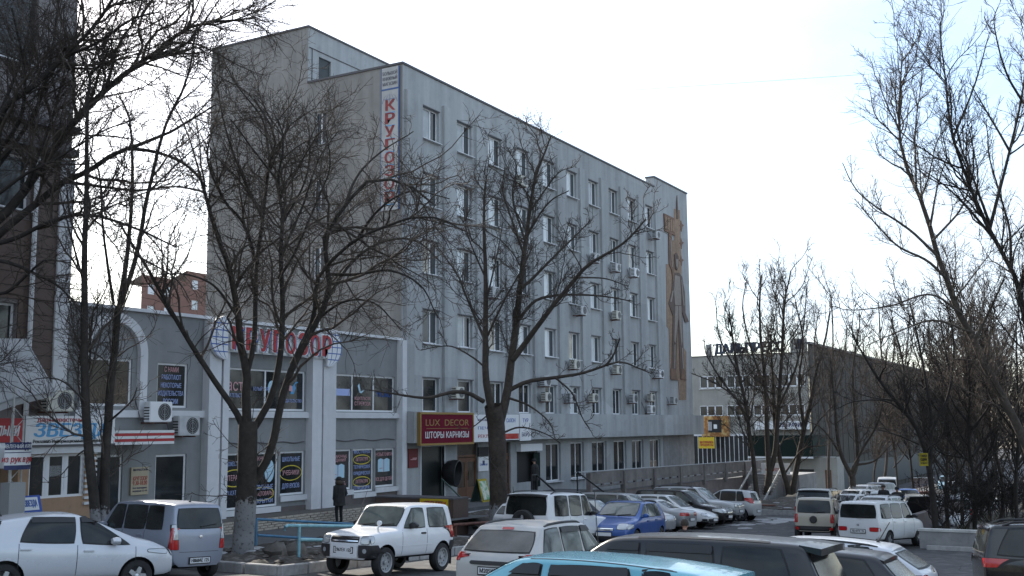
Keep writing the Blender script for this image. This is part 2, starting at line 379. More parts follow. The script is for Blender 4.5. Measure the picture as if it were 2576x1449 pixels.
# bed with the three limewashed trees in front of the far stair
def bed3(u, v):
    k = (u, v)
    if k not in _bn: _bn[k] = rb.uniform(-.05, .14)
    return max(G(u, v), G(60, v))+.18+_bn[k]
sheet('planting_bed', [61+1.0*i for i in range(0, 22)], [14.5, 15.5, 16.5, 17.5, 18.5, 19.5, 20.5], bed3, M['soil'])
# kerb stones round the planting bed
kb = thing('kerb', (BU0, 17, 0), 'grey concrete kerb stones round the planting bed', 'kerb')
q = MB(); q.box(0, .985, 0, .16, -.35, .24); o = q.build('kerb_stone', M['kerb'], None); km = o.data; bpy.data.objects.remove(o)
bm = bmesh.new(); bm.from_mesh(km); bmesh.ops.bevel(bm, geom=bm.edges, offset=.02, segments=1, affect='EDGES'); bm.to_mesh(km); bm.free()
def kerbline(A, B):
    L = math.hypot(B[0]-A[0], B[1]-A[1]); n = int(L); a_ = math.atan2(B[1]-A[1], B[0]-A[0])
    for i in range(n):
        u = A[0]+(B[0]-A[0])*i/n; v = A[1]+(B[1]-A[1])*i/n; child('kerb_stone', km, kb, (u-BU0, v-17, G(u)), (0, .053*math.cos(a_), a_))
kerbline((BU0, vfront(BU0)), (BU1+.1, vfront(BU1))); kerbline((BU0+.16, 17.18), (BU0+.16, 21.4)); kerbline((6, 21.4), (BU0, 21.4)); kerbline((BU1+.26, vfront(BU1)), (BU1+.26, 23))
struct(boxpart('bed_edge', M['kerb'], None, (60.85, 61.05, 14.35, 20.6, -5, -2.46))); struct(boxpart('bed_edge', M['kerb'], None, (61.05, 82, 14.35, 14.55, -5, -2.46)))
# dirty snow and rubbish left in the beds
def lump(mb, c, r, rng, flat=.5, n=7):
    i = len(mb.v); k = 0
    rows = [(0.02, 1), (.6, .8), (1, .25), (.8, -.3)]
    for rr, h in rows:
        for a in range(n):
            w = 2*PI*a/n; q = r*rr*rng.uniform(.75, 1.25); mb.v.append((c[0]+q*math.cos(w), c[1]+q*math.sin(w), c[2]+h*r*flat*rng.uniform(.8, 1.2)))
    for j in range(3):
        for a in range(n): mb.f.append((i+j*n+a, i+(j+1)*n+a, i+(j+1)*n+(a+1) % n, i+j*n+(a+1) % n)); mb.m.append(0)
q = MB(); r_ = random.Random(5)
for _ in range(90):
    u = r_.uniform(19.8, 30); v = r_.uniform(vfront(u)+.4, 23.0); lump(q, (u, v, bz(u, v)+.02), r_.uniform(.05, .24), r_, .45)
tag(q.build('rubble', M['soil'], smooth=50), kind='stuff', label='dark clods and rubbish lying in the planting bed', cat='rubble')
q = MB()
for _ in range(60):
    u = r_.choice([r_.uniform(20, 29), r_.uniform(62, 74)]); v = r_.uniform(20, 23.1) if u < 40 else r_.uniform(15, 20)
    z = bz(u, v)+.03 if u < 40 else max(G(u, v), G(60, v))+.2
    lump(q, (u, v, z+.03), r_.uniform(.08, .3), r_, .2)
for _ in range(26):
    u = r_.uniform(47, 58); v = r_.uniform(15.2, 17.2); lump(q, (u, v, G(u, v)+.005), r_.uniform(.15, .6), r_, .05)
tag(q.build('snow', M['snow'], smooth=50), kind='stuff', label='old dirty snow scattered over the beds and the parking edge', cat='snow')
for k, (x, y, r, v) in enumerate([(697, 1384, .36, 19.6), (745, 1386, .36, 19.3)]):
    q = MB(); p = FV(x, y, v); lump(q, (p[0], v, bz(p[0], v)+.1), r, r_, .75, 9)
    tag(q.build('boulder', M['rock'], smooth=60, loc=(p[0], v, p[2])), ['dark rounded boulder in the bed, nearer the big limewashed trunk', 'dark rounded boulder in the bed, beside the blue rail post'][k], 'boulder')

# ================================================================== TALL OFFICE BUILDING
def front(v0): return lambda s, z, d: (s, v0+d, z)
def west(u0): return lambda s, z, d: (u0+d, s, z)
U0, UE, ZR, ZS, ZB = 39.55, 76.6, 18.9, 19.66, -4.5
ob = thing('office_building', (U0, D, -1.2), 'grey six storey office block with a relief figure at its far end', 'building')
rows = [17.34, 14.15, 10.95, 7.70, 4.55]; WW, WH = 1.5, 1.56
ops = [(41.07+3*i, 41.07+3*i+WW, t-WH, t) for i in range(10) for t in rows]
gops = [(53.2, 55.0, -.72, 1.36), (56.25, 58.0, -.7, 1.36), (59.1, 61.2, -.7, 1.36), (62.25, 64.2, -.65, 1.36), (65.1, 67, -.65, 1.36), (68.1, 70, -.7, 1.36),
        (41.1, 43.0, -1.1, 1.42), (44.15, 46.05, -1.13, 1.5), (48.2, 49.3, -1.13, 1.5), (49.95, 52.2, -.62, 1.0)]
q = MB(); wall(q, front(D), U0, UE, 3.0, ZR, ops, .24)
wall(q, front(D), U0, UE, ZB, 1.62, gops, .22)
q.quad((U0, D+.02, 1.62), (UE, D+.02, 1.62), (UE, D+.02, 3.0), (U0, D+.02, 3.0))
q.box(70.05, UE, D, D+.6, ZR, ZS-.06)
q.quad((UE, D, ZB), (UE, D+12, ZB), (UE, D+12, ZR), (UE, D, ZR))
q.quad((U0, D+12, ZB), (UE, D+12, ZB), (UE, D+12, ZR), (U0, D+12, ZR)); q.quad((U0, D+.3, ZR-.3), (UE, D+.3, ZR-.3), (UE, D+12, ZR-.3), (U0, D+12, ZR-.3))
q.build('wall', M['plaster'], ob)
wops = [(32.43, 33.15, t-1.62, t) for t in (17.4, 14.1, 10.85, 7.7)]
q = MB(); wall(q, west(U0), D, D+5.61, ZB, ZR, wops, .2); wall(q, west(U0), D+5.61, D+12, ZB, 21.75, [], .2)
q.quad((U0, D+12, ZB), (U0+10, D+12, ZB), (U0+10, D+12, 21.75), (U0, D+12, 21.75))
q.build('side_wall', M['beige'], ob)
tops = [(40.36, 41.3, 19.0, 20.5)]
q = MB(); wall(q, front(D+5.61), U0, U0+15.5, ZR-.4, 21.75, tops, .12); q.quad((U0, D+12, 21.7), (U0+15.5, D+12, 21.7), (U0+15.5, D+5.61, 21.7), (U0, D+5.61, 21.7))
q.quad((U0+15.5, D+5.61, ZR), (U0+15.5, D+12, ZR), (U0+15.5, D+12, 21.75), (U0+15.5, D+5.61, 21.75))
q.build('rooftop_block', M['plaster'], ob)
boxpart('rooftop_door', M['net'], ob, (40.36, 41.3, D+5.7, D+5.74, 19.0, 20.5))
q = MB(); q.tube([(U0+.05, D+5.58, 20.75), (U0+15.5, D+5.58, 20.75)], .02, 5); q.tube([(U0+.28, D+5.58, 20.75), (U0+.28, D+5.58, 19)], .02, 5); q.build('conduit', M['flash'], ob)
# roof flashings
q = MB(); q.box(U0-.06, 70.05, D-.06, D+.3, ZR, ZR+.1); q.box(U0-.06, U0+.3, D+.3, D+5.6, ZR, ZR+.1); q.box(70.0, UE+.05, D-.06, D+.66, ZS-.06, ZS+.05)
q.build('roof_flashing', M['flash'], ob)
q = MB(); q.box(U0-.06, U0+15.55, D+5.55, D+5.9, 21.75, 21.84); q.box(U0-.06, U0+.3, D+5.9, D+12, 21.75, 21.84); q.build('roof_flashing', M['flash'], ob)
# piers between the window columns
pm = None
for i in range(-1, 10):
    a = 39.75 if i == -1 else 42.86+3*i; w = 1.25 if i == -1 else 1.12
    q = MB(); q.box(a, a+w, D-.14, D+.01, 3.0, 17.76)
    q.build('pier', M['plaster'], ob)
# windows: frame with two panes and a sill
def win_mesh(w, h, split, fr=.07, dz=.06):
    q = MB()
    for b in ((0, w, 0, dz, 0, fr), (0, w, 0, dz, h-fr, h), (0, fr, 0, dz, fr, h-fr), (w-fr, w, 0, dz, fr, h-fr), (split-fr*.6, split+fr*.6, 0, dz, fr, h-fr)): q.box(*b)
    return q
_wc = {}
def window(parent, p, w, h, split, m1, m2, name='window', rot=0, sill=True, key=None, fm=None):
    """p: lower left corner of the frame in world space"""
    o0 = Vector(parent['org']); key = (round(w, 2), round(h, 2), round(split, 2), m1.name, m2.name, sill)
    if key not in _wc:
        q = win_mesh(w, h, split); f = q.build('window', fm or M['pvc'], None); a = MB(); a.box(.07, split-.04, .025, .035, .07, h-.07); a = a.build('pane', m1, None)
        b = MB(); b.box(split+.04, w-.07, .025, .035, .07, h-.07); b = b.build('pane', m2, None)
        s = MB(); s.box(-.06, w+.06, -.32, .0, -.05, -.01); s = s.build('sill', M['white'], None)
        _wc[key] = [x.data for x in (f, a, b, s)]
        for x in (f, a, b, s): bpy.data.objects.remove(x)
    me = _wc[key]; f = child(name, me[0], parent, Vector(p)-o0, (0, 0, rot)); child('pane', me[1], f); child('pane', me[2], f)
    if sill: child('sill', me[3], f)
    return f
rw = random.Random(11)
for i in range(10):
    for r, t in enumerate(rows):
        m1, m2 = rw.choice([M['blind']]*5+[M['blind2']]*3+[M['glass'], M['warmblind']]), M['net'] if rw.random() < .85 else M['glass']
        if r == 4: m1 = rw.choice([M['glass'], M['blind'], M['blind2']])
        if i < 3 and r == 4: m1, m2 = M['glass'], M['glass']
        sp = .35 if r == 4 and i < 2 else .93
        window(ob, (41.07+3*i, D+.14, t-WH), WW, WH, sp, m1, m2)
        lb = MB(); lb.box(41.02+3*i, 42.62+3*i, D-.05, D+.005, t+.0, t+.05); lb.build('lintel_strip', M['flash'], ob)
for a, b, c, d in gops[:6]: window(ob, (a, D+.14, c), b-a, d-c, (b-a)*.5, M['glass'], M['glass'])
for a, b, c, d in wops:
    window(ob, (U0+.14, b, c), .72, d-c, .36, M['glass'], M['curtain'], rot=-PI/2, sill=False)
# canopy over the ground floor
q = MB(); q.box(39.56, FV(1770, 1047, D-.7)[0], D-.7, D+.0, 1.62, 2.98); q.build('canopy', M['plaster'], ob)
# ground floor doors, dark openings
boxpart('glass_door', M['glassdoor'], ob, (41.1, 43.0, D+.14, D+.18, -1.1, 1.42))
q = MB(); q.box(41.02, 41.1, D-.03, D+.1, -1.1, 1.5); q.box(43.0, 43.08, D-.03, D+.1, -1.1, 1.5); q.box(41.1, 43.0, D-.03, D+.1, 1.42, 1.5); q.build('door_frame', M['white'], ob)
def wooden_door(u0, u1, z0, z1):
    q = MB(); w = u1-u0; m_ = (u0+u1)/2; y = D+.1
    for a, b in ((u0, m_-.01), (m_+.01, u1)):
        q.box(a, b, y, y+.06, z0, z0+.55); q.box(a, a+.12, y, y+.06, z0+.55, z0+1.75); q.box(b-.12, b, y, y+.06, z0+.55, z0+1.75); q.box(a, b, y, y+.06, z0+1.75, z0+1.95)
    q.box(u0, u1, y, y+.06, z0+1.98, z0+2.08)
    d = q.build('door', M['wood'], ob)
    g = MB(); g.box(u0+.1, m_-.1, y+.02, y+.04, z0+.5, z0+1.8); g.box(m_+.1, u1-.1, y+.02, y+.04, z0+.5, z0+1.8); g.box(u0, u1, y+.02, y+.04, z0+2.08, z1); g = g.build('door_pane', M['curtain'], ob)
    h = MB(); h.tube([(m_+.12, y-.06, z0+.9), (m_+.12, y-.06, z0+1.25)], .02, 6); h.build('handle', M['black'], ob)
wooden_door(44.15, 46.05, -1.13, 1.5); wooden_door(48.2, 49.3, -1.13, 1.5)
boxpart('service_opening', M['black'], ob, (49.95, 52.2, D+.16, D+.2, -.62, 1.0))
q = MB(); q.box(49.9, 52.3, D-.28, D, 1.0, 1.38); q.build('opening_header', M['whitep'], ob)
boxpart('side_panel', M['greendark'], ob, (51.6, 52.3, D-.12, D-.04, -.9, .9))
boxpart('plinth', M['concrete'], ob, (70.5, 76.55, D-.02, D, -1.2, 1.62))

# relief figure at the far end
def MZ(zx, zy): return FV((1780+zx*.43478)*.9148, (500+zy*.43478)*.9148, D)
ms = thing('wall_relief', MZ(190, 1400), 'tall brown relief of a man lifting a book at the far end of the office', 'relief')
def relief(name, pts, m, t0, t1):
    P = [MZ(*p) for p in pts]; q = MB(); q.prism([(p[0], D-t1, p[2]) for p in P], (0, t1-t0, 0)); return q.build(name, m, ms)
relief('backdrop', [(117, 520), (150, 525), (150, 370), (168, 370), (168, 170), (205, 180), (215, 560), (205, 700), (195, 1000), (245, 1075), (245, 1380), (200, 1380), (195, 1255), (143, 1250), (135, 930), (122, 915)], M['ochre'], 0, .03)
relief('book', [(100, 200), (165, 232), (168, 340), (105, 312)], M['ochre2'], 0, .10)
for a, b in ((104, 116), (121, 133), (138, 148), (152, 162)): relief('book_page', [(a, 214+(a-100)*.5), (b, 220+(b-100)*.45), (b+1, 300+(b-100)*.35), (a+1, 296+(a-100)*.35)], M['ochre'], .10, .12)
relief('raised_arm', [(130, 320), (148, 325), (150, 420), (165, 560), (160, 640), (148, 560), (133, 520)], M['ochre2'], .03, .09)
relief('arm_highlight', [(137, 370), (143, 370), (152, 540), (147, 540)], M['mosgrey'], .09, .12)
relief('coat', [(155, 575), (195, 575), (215, 600), (232, 700), (236, 830), (258, 885), (235, 890), (215, 820), (222, 1000), (228, 1180), (238, 1250), (205, 1250), (190, 860), (175, 1230), (142, 1250), (150, 1180), (158, 850), (130, 770), (150, 690)], M['mosdark'], .03, .07)
relief('head', [(165, 460), (178, 448), (190, 470), (192, 530), (182, 560), (172, 550)], M['mosdark'], .03, .09)
relief('face', [(172, 490), (187, 490), (187, 530), (181, 550), (174, 535)], M['mosgrey'], .09, .12)
relief('shirt', [(168, 590), (197, 600), (203, 680), (205, 780), (168, 780), (160, 690)], M['mosgrey'], .07, .11)
relief('trouser_leg', [(168, 785), (186, 785), (188, 860), (170, 1020), (163, 1010)], M['mosgrey'], .07, .11)
relief('trouser_leg', [(190, 785), (207, 785), (214, 1010), (208, 1040), (192, 860)], M['mosgrey'], .07, .11)
relief('shin', [(164, 1030), (170, 1030), (168, 1180), (162, 1180)], M['mosgrey'], .07, .11)
relief('shin', [(211, 1050), (217, 1050), (223, 1180), (217, 1185)], M['mosgrey'], .07, .11)
relief('coat_edge', [(152, 690), (158, 690), (146, 760), (138, 760)], M['mosgrey'], .07, .11)
relief('coat_edge', [(206, 620), (211, 620), (226, 780), (221, 790)], M['mosgrey'], .07, .11)
relief('spire', [(184, 85), (190, 180), (192, 235), (182, 235), (179, 180)], M['mosdark'], .03, .07)
for y in (275, 385, 495):
    relief('star', [(210, y-30), (217, y-8), (228, y), (218, y+10), (213, y+40), (207, y+8), (197, y+2), (206, y-6)], M['ochre2'], 0, .05)
relief('boot', [(143, 1180), (168, 1185), (185, 1255), (143, 1250)], M['ochre2'], .07, .11)
relief('boot', [(214, 1180), (230, 1190), (240, 1255), (206, 1245)], M['ochre2'], .07, .11)

# ================================================================== TWO STOREY BOOKSHOP
bs = thing('bookshop_building', (31, D, -1), 'two storey grey shop wing with white pilasters and an arch beside the office block', 'building')
sops = [(28.66, 33.08, 2.97, 4.5), (34.64, 39.04, 2.97, 4.5), (28.63, 31.6, -.55, 1.44), (31.72, 33.1, -.2, 1.44), (34.64, 36.02, -.18, 1.44), (36.12, 37.55, -.33, 1.44), (37.68, 39.06, -.2, 1.42),
        (25.61, 26.95, 3.03, 4.52), (22.85, 24.55, 3.06, 4.56), (25.65, 27.0, -.2, 1.48), (22.9, 24.3, -.9, 1.53)]
q = MB(); wall(q, front(D), 21.6, U0, -1.6, 6.15, sops, .16)
q.quad((21.6, D, 6.1), (U0, D, 6.1), (U0, D+14, 6.1), (21.6, D+14, 6.1)); q.quad((21.6, D, -1.6), (21.6, D+14, -1.6), (21.6, D+14, 6.15), (21.6, D, 6.15))
q.build('wall', M['plaster2'], bs)
q = MB(); q.box(21.6, U0, D-.12, D+.2, 6.13, 6.24); q.build('roof_edge', M['white'], bs)
for a, b in ((27.65, 28.22), (28.32, 28.62), (33.15, 33.72), (33.82, 34.6), (39.2, 39.52)):
    q = MB(); q.box(a, b, D-.32, D+.01, -1.05, 6.13); q.build('pilaster', M['white'], bs)
q = MB(); q.box(28.22, 28.32, D-.08, D, -1, 5.0); q.box(33.72, 33.82, D-.08, D, .2, 5.0); q.build('downpipe', M['flash'], bs)
for a, b in ((28.62, 33.15), (34.6, 39.2), (22.3, 27.65)):
    boxpart('ledge', M['white'], bs, (a, b, D-.14, D+.0, 2.70, 2.93))
    boxpart('plinth', M['plinth'], bs, (a, b, D-.05, D+.0, -1.2, -.62 if a < 30 else -.45))
# stepped white sills under the lower shop windows
for a, b, z in ((28.62, 31.66, -.77), (31.66, 33.15, -.42), (34.6, 36.07, -.40), (36.07, 37.6, -.56), (37.6, 39.2, -.42), (25.5, 27.2, -.4)):
    boxpart('sill', M['white'], bs, (a, b, D-.12, D-.051, z, z+.2))
def shopwin(a, b, c, d, n, m=None, name='window'):
    q = MB(); w = .07
    xs = [a+(b-a)*k/n for k in range(n+1)]
    q.box(a, b, D+.06, D+.12, c, c+w); q.box(a, b, D+.06, D+.12, d-w, d)
    for k, x in enumerate(xs):
        x0 = x if k == 0 else x-w if k == n else x-w/2; q.box(x0, x0+w, D+.06, D+.12, c+w, d-w)
    f = q.build(name, M['pvc'], bs)
    for k in range(n): boxpart('pane', m or M['glass'], f, (xs[k]+.04, xs[k+1]-.04, D+.085, D+.095, c+w, d-w))
    return f
W1 = shopwin(28.66, 33.08, 2.97, 4.5, 2); W2 = shopwin(34.64, 39.04, 2.97, 4.5, 3)
W3 = shopwin(28.63, 31.6, -.55, 1.44, 2); W4 = shopwin(31.72, 33.1, -.2, 1.44, 1); W5 = shopwin(34.64, 36.02, -.18, 1.44, 1); W6 = shopwin(36.12, 37.55, -.33, 1.44, 1)
W7 = shopwin(37.68, 39.06, -.2, 1.42, 1); W8 = shopwin(25.61, 26.95, 3.03, 4.52, 1); W9 = shopwin(22.85, 24.55, 3.06, 4.56, 2, M['curtain'])
W10 = shopwin(25.65, 27.0, -.2, 1.48, 1); W11 = shopwin(22.9, 24.3, -.9, 1.53, 2, name='door')
# arch round the left window
q = MB(); N = 20; ca, r0, r1 = 23.75, 1.0, 1.32
pts = [(ca-r1, 2.95), (ca-r0, 2.95)]
path = [(ca-1, 2.93)]+[(ca+math.cos(PI-PI*k/N), 4.72+1.0*math.sin(PI*k/N)) for k in range(N+1)]+[(ca+1, 2.93)]
for k in range(len(path)-1):
    def nn(j):
        a = path[max(j-1, 0)]; b = path[min(j+1, len(path)-1)]; t = Vector((b[0]-a[0], b[1]-a[1])).normalized(); return (-t.y*.30, t.x*.30)
    n0, n1 = nn(k), nn(k+1); a, b = path[k], path[k+1]
    P = [(a[0], D-.16, a[1]), (b[0], D-.16, b[1]), (b[0]+n1[0], D-.16, b[1]+n1[1]), (a[0]+n0[0], D-.16, a[1]+n0[1])]
    q.quad(*P); q.quad(P[0], P[1], (b[0], D, b[1]), (a[0], D, a[1])); q.quad(P[3], P[2], (P[2][0], D, P[2][2]), (P[3][0], D, P[3][2]))
q.build('arch_moulding', M['white'], bs)
q = MB(); q.tube([(28.62+.2*k, D-.03, 1.78+.03*math.sin(k*.9)) for k in range(23)], .022, 5); q.tube([(34.6+.2*k, D-.03, 1.80+.03*math.sin(k*.7+1)) for k in range(23)], .022, 5); q.build('cable', M['flash'], bs)
# printed words on the shop panes: flat lettering stuck to the glass
RB = [('bluep', 'red')]
def words(W, lines, cx, y=D+.07):
    for s, z, h, w, m in lines: text(s, (cx, y, z), h, M[m], W, width=w)
ROT = (PI/2, 0, 0)
M['wblue'] = mat('pale_blue_letters', (.36, .44, .74), .5); M['wred'] = mat('pale_red_letters', (.62, .34, .36), .5); M['page'] = mat('pale_blue_page', (.42, .62, .74), .5)
words(W8, [('С НАМИ', 4.3, .17, .62, 'wred'), ('РАБОТАЮТ', 4.04, .16, .85, 'wblue'), ('НЕКОТОРЫЕ', 3.77, .16, .9, 'wblue'), ('ИЗДАТЕЛЬСТВА', 3.5, .16, 1.1, 'wblue'), ('РОССИИ', 3.23, .17, .64, 'wblue')], 26.28)
words(W1, [('аст', 3.85, .42, .8, 'wred'), ('ИЗДАТЕЛЬСТВО', 3.5, .14, 1.1, 'wblue')], 29.3)
words(W1, [('БЕЛЫЙ ГОРОД', 3.76, .13, 1.0, 'wblue')], 30.75)
words(W1, [('ИЗДАТЕЛЬСТВО', 3.35, .12, 1.1, 'wblue')], 32.4)
q = MB()
for k in range(24): q.poly([(31.25, D+.075, 3.8), (31.25+.22*math.cos(k*PI/12), D+.075, 3.8+.3*math.sin(k*PI/12)), (31.25+.22*math.cos((k+1)*PI/12), D+.075, 3.8+.3*math.sin((k+1)*PI/12))])
q.build('printed_disc', M['page'], W1)
q = MB(); q.prism([(32.3, D+.07, 3.62), (32.5, D+.07, 3.62), (32.6, D+.07, 3.85), (32.55, D+.07, 4.0), (32.75, D+.07, 4.08), (32.6, D+.07, 4.1), (32.45, D+.07, 3.95), (32.35, D+.07, 3.85)], (0, .004, 0)); q.build('printed_bird', M['cyanp'], W1)
q = MB(); q.prism([(32.2, D+.068, 3.75), (32.42, D+.068, 3.7), (32.4, D+.068, 3.92), (32.25, D+.068, 3.95)], (0, .004, 0)); q.build('printed_wing', M['wred'], W1)
boxpart('printed_strip', M['page'], W2, (34.68, 35.05, D+.07, D+.075, 3.6, 3.98)); boxpart('printed_strip', M['wblue'], W2, (35.08, 35.98, D+.07, D+.075, 3.62, 3.9))
words(W2, [('ИЗДАТЕЛЬСТВО', 3.52, .13, 1.1, 'wred'), ('СТРЕКОЗА', 3.3, .16, 1.1, 'wred')], 36.85)
q = MB(); q.prism([(36.5, D+.07, 4.05), (36.6, D+.07, 4.15), (36.72, D+.07, 3.82), (37.1, D+.07, 3.95), (36.75, D+.07, 3.74), (36.62, D+.07, 3.78)], (0, .004, 0)); q.build('printed_dragonfly', M['page'], W2)
words(W2, [('ЭКСМО', 3.72, .26, 1.1, 'bluep')], 38.3)
words(W3, [('ХУДОЖЕСТВЕННАЯ', 1.05, .15, 1.25, 'wblue'), ('ЛИТЕРАТУРА', .55, .19, 1.2, 'wred'), ('АВТОКАТАЛОГИ', .02, .17, 1.2, 'wblue')], 29.4)
words(W3, [('КНИГИ', 1.2, .15, .6, 'wred'), ('ШКОЛЬНЫЕ', .15, .17, 1.1, 'wblue'), ('КАНЦТОВАРЫ', -.08, .15, 1.1, 'wred'), ('ОТКРЫТКИ', -.35, .15, 1.1, 'wblue')], 30.85)
words(W4, [('ШКОЛЬНЫЕ', 1.13, .17, 1.0, 'wblue'), ('УЧЕБНИКИ', .62, .18, .95, 'wred'), ('ДЛЯ ВУЗОВ', .13, .18, .98, 'wblue')], 32.4)
words(W5, [('ПОДАРОЧНЫЕ', 1.15, .12, 1.05, 'wred'), ('ИЗДАНИЯ', 1.0, .12, .9, 'wred'), ('НАУКА', .05, .17, .9, 'wred')], 35.3)
words(W6, [('ИНОСТРАННАЯ', 1.3, .14, 1.1, 'wblue'), ('ЛИТЕРАТУРА', .99, .15, .85, 'wred'), ('ТЕХНИЧЕСКАЯ', .68, .14, 1.1, 'wblue'), ('ЮРИДИЧЕСКАЯ', .42, .14, 1.1, 'wblue'), ('ЛИТЕРАТУРА', .08, .15, .85, 'wred'), ('ПО МЕДИЦИНЕ', -.17, .14, 1.1, 'wblue')], 36.83)
words(W7, [('НОВЫЕ КНИГИ', 1.16, .15, 1.15, 'wred'), ('ВСЕ ДЛЯ ДЕТЕЙ', .12, .14, 1.15, 'wred')], 38.37)
for W, c, a, b in ((W3, (29.4, D+.074, .55), .64, .28), (W3, (30.85, D+.074, -.08), .6, .22), (W4, (32.4, D+.074, .62), .6, .26), (W6, (36.83, D+.074, .99), .56, .17), (W6, (36.83, D+.074, .08), .56, .18)):
    q = MB(); ellipse_ring(q, c, a, b, .035); q.build('printed_ring', M['yelring'], W)
for W, cx, zb in ((W5, 35.25, .28), (W7, 38.37, .42)):
    q = MB(); 
    for s in (-1, 1): q.prism([(cx, D+.072, zb), (cx+s*.42, D+.072, zb+.02), (cx+s*.42, D+.072, zb+.52), (cx+s*.22, D+.072, zb+.58), (cx, D+.072, zb+.52)], (0, .004, 0))
    q.build('printed_book', M['page'], W)
    q = MB(); q.box(cx-.015, cx+.015, D+.068, D+.071, zb, zb+.53); q.box(cx-.3, cx-.1, D+.068, D+.071, zb+.15, zb+.17); q.build('printed_spine', M['red'], W)
q = MB()
for k in range(24): q.poly([(31.2, D+.076, .75), (31.2+.26*math.cos(k*PI/12), D+.076, .75+.42*math.sin(k*PI/12)), (31.2+.26*math.cos((k+1)*PI/12), D+.076, .75+.42*math.sin((k+1)*PI/12))])
q.build('printed_disc', M['page'], W3)
# paved ledge with a face of flat grey bricks
lg = thing('brick_ledge', (24, 26.62, -1.1), 'low ledge faced with long flat grey bricks along the bookshop front', 'ledge')
q = MB(); q.box(20, 39.35, 26.68, D-.05, -1.5, -.80); q.build('core', M['mortar'], lg)
rr = random.Random(4); bmesh_ = []
for k in range(3):
    q = MB(); q.box(0, .36-.01*k, 0, .08, 0, .068); o = q.build('brick', M['coursebrick'], None); bmesh_.append(o.data); bpy.data.objects.remove(o)
for c in range(6):
    u = 24+(.19 if c % 2 else 0)
    while u < 39.1:
        child('brick', rr.choice(bmesh_), lg, (u-24, rr.uniform(-.015, .01), 1.1-.885-.085*c)); u += .385
M['darkred'] = mat('dark_red_plate', (.15, .012, .018), .5)
# ================================================================== SIGNS ON THE SHOP AND THE OFFICE
def sgn(name, p, label, cat='sign'): return thing(name, p, label, cat)
gs = sgn('shop_sign', (31, D-.4, 5), 'large red letter bookshop sign between two halves of a globe', 'shop sign')
for c, s in ((28.34, -1), (33.84, 1)):
    q = MB(); n = 24; P = [(c, D-.48, 5.5-.78)]+[(c+s*.88*math.sin(PI*k/n), D-.48, 5.5-.78*math.cos(PI*k/n)) for k in range(1, n)]+[(c, D-.48, 5.5+.78)]
    q.prism(P, (0, .12, 0)); g = q.build('globe_half', M['whitep'], gs)
    q = MB()
    for z in (-.5, -.25, 0, .25, .5):
        w = .88*math.sqrt(1-(z/.78)**2); q.box(min(c, c+s*w), max(c, c+s*w), D-.487, D-.482, 5.5+z-.018, 5.5+z+.018)
    for e in (.28, .6, .86):
        for k in range(n):
            a0, a1 = PI*k/n, PI*(k+1)/n
            f = lambda a, e_: (c+s*e_*math.sin(a), D-.484, 5.5-.76*math.cos(a))
            q.quad(f(a0, e-.025), f(a1, e-.025), f(a1, e+.015), f(a0, e+.015))
    q.build('globe_grid', M['bluep'], g)
boxpart('backboard', M['whitep'], gs, (28.4, 33.8, D-.40, D-.34, 5.02, 5.06))
for k, ch in enumerate('КРУГОЗОР'):
    x = 28.75+k*.71
    q = MB(); q.box(x-.29, x+.29, D-.44, D-.36, 5.06, 5.84); lb = q.build('letter_box', M['whitep'], gs)
    text(ch, (x+.11, D-.47, 5.42), .80, M['bluep'], lb, width=.60, bold=.05); text(ch, (x, D-.50, 5.45), .88, M['whitep'], lb, width=.68, bold=.08); text(ch, (x, D-.53, 5.45), .80, M['red'], lb, width=.56, bold=.045)
vs_ = sgn('vertical_sign', (U0-.1, 28.6, 16), 'tall white banner with red vertical letters on the corner of the office block', 'banner')
boxpart('board', M['dullwhite'], vs_, (U0-.09, U0-.02, 28.16, 29.10, 12.1, 17.74)); boxpart('board', M['dullwhite'], vs_, (U0-.09, U0-.02, 28.16, 29.10, 17.82, 18.82))
q = MB()
for v in (28.12, 29.1): q.box(U0-.1, U0-.02, v, v+.025, 12.1, 18.82)
q.box(U0-.1, U0-.02, 28.16, 29.1, 17.74, 17.82); q.build('frame', M['dullblue'], vs_)
M['greyletter'] = mat('grey_letters', (.10, .10, .12), .5)
for s, z in (('БОЛЬШОЙ', 18.53), ('КНИЖНЫЙ', 18.28), ('МАГАЗИН', 18.03)): text(s, (U0-.095, 28.63, z), .16, M['greyletter'], vs_, width=.82, rot=WR, bold=.02)
q = MB()
for k in range(14):
    a0, a1 = PI*k/14, PI*(k+1)/14
    for r in (.4, .2):
        f = lambda a, rr_: (U0-.095, 28.63+rr_*math.cos(a), 17.13+.42*math.sin(a)); q.quad(f(a0, r), f(a1, r), f(a1, r+.025), f(a0, r+.025))
q.box(U0-.096, U0-.093, 28.62, 28.64, 17.13, 17.55); q.box(U0-.096, U0-.093, 28.3, 28.96, 17.3, 17.32); q.build('globe_emblem', M['dullblue'], vs_)
for k, ch in enumerate('КРУГОЗОР'):
    z = 16.98-k*.615
    boxpart('letter_shadow', M['cyanp'], vs_, (U0-.094, U0-.091, 28.34, 28.86, z-.34, z-.29)); text(ch, (U0-.097, 28.63, z), .50, M['dullred'], vs_, width=.56, rot=WR, bold=.05)
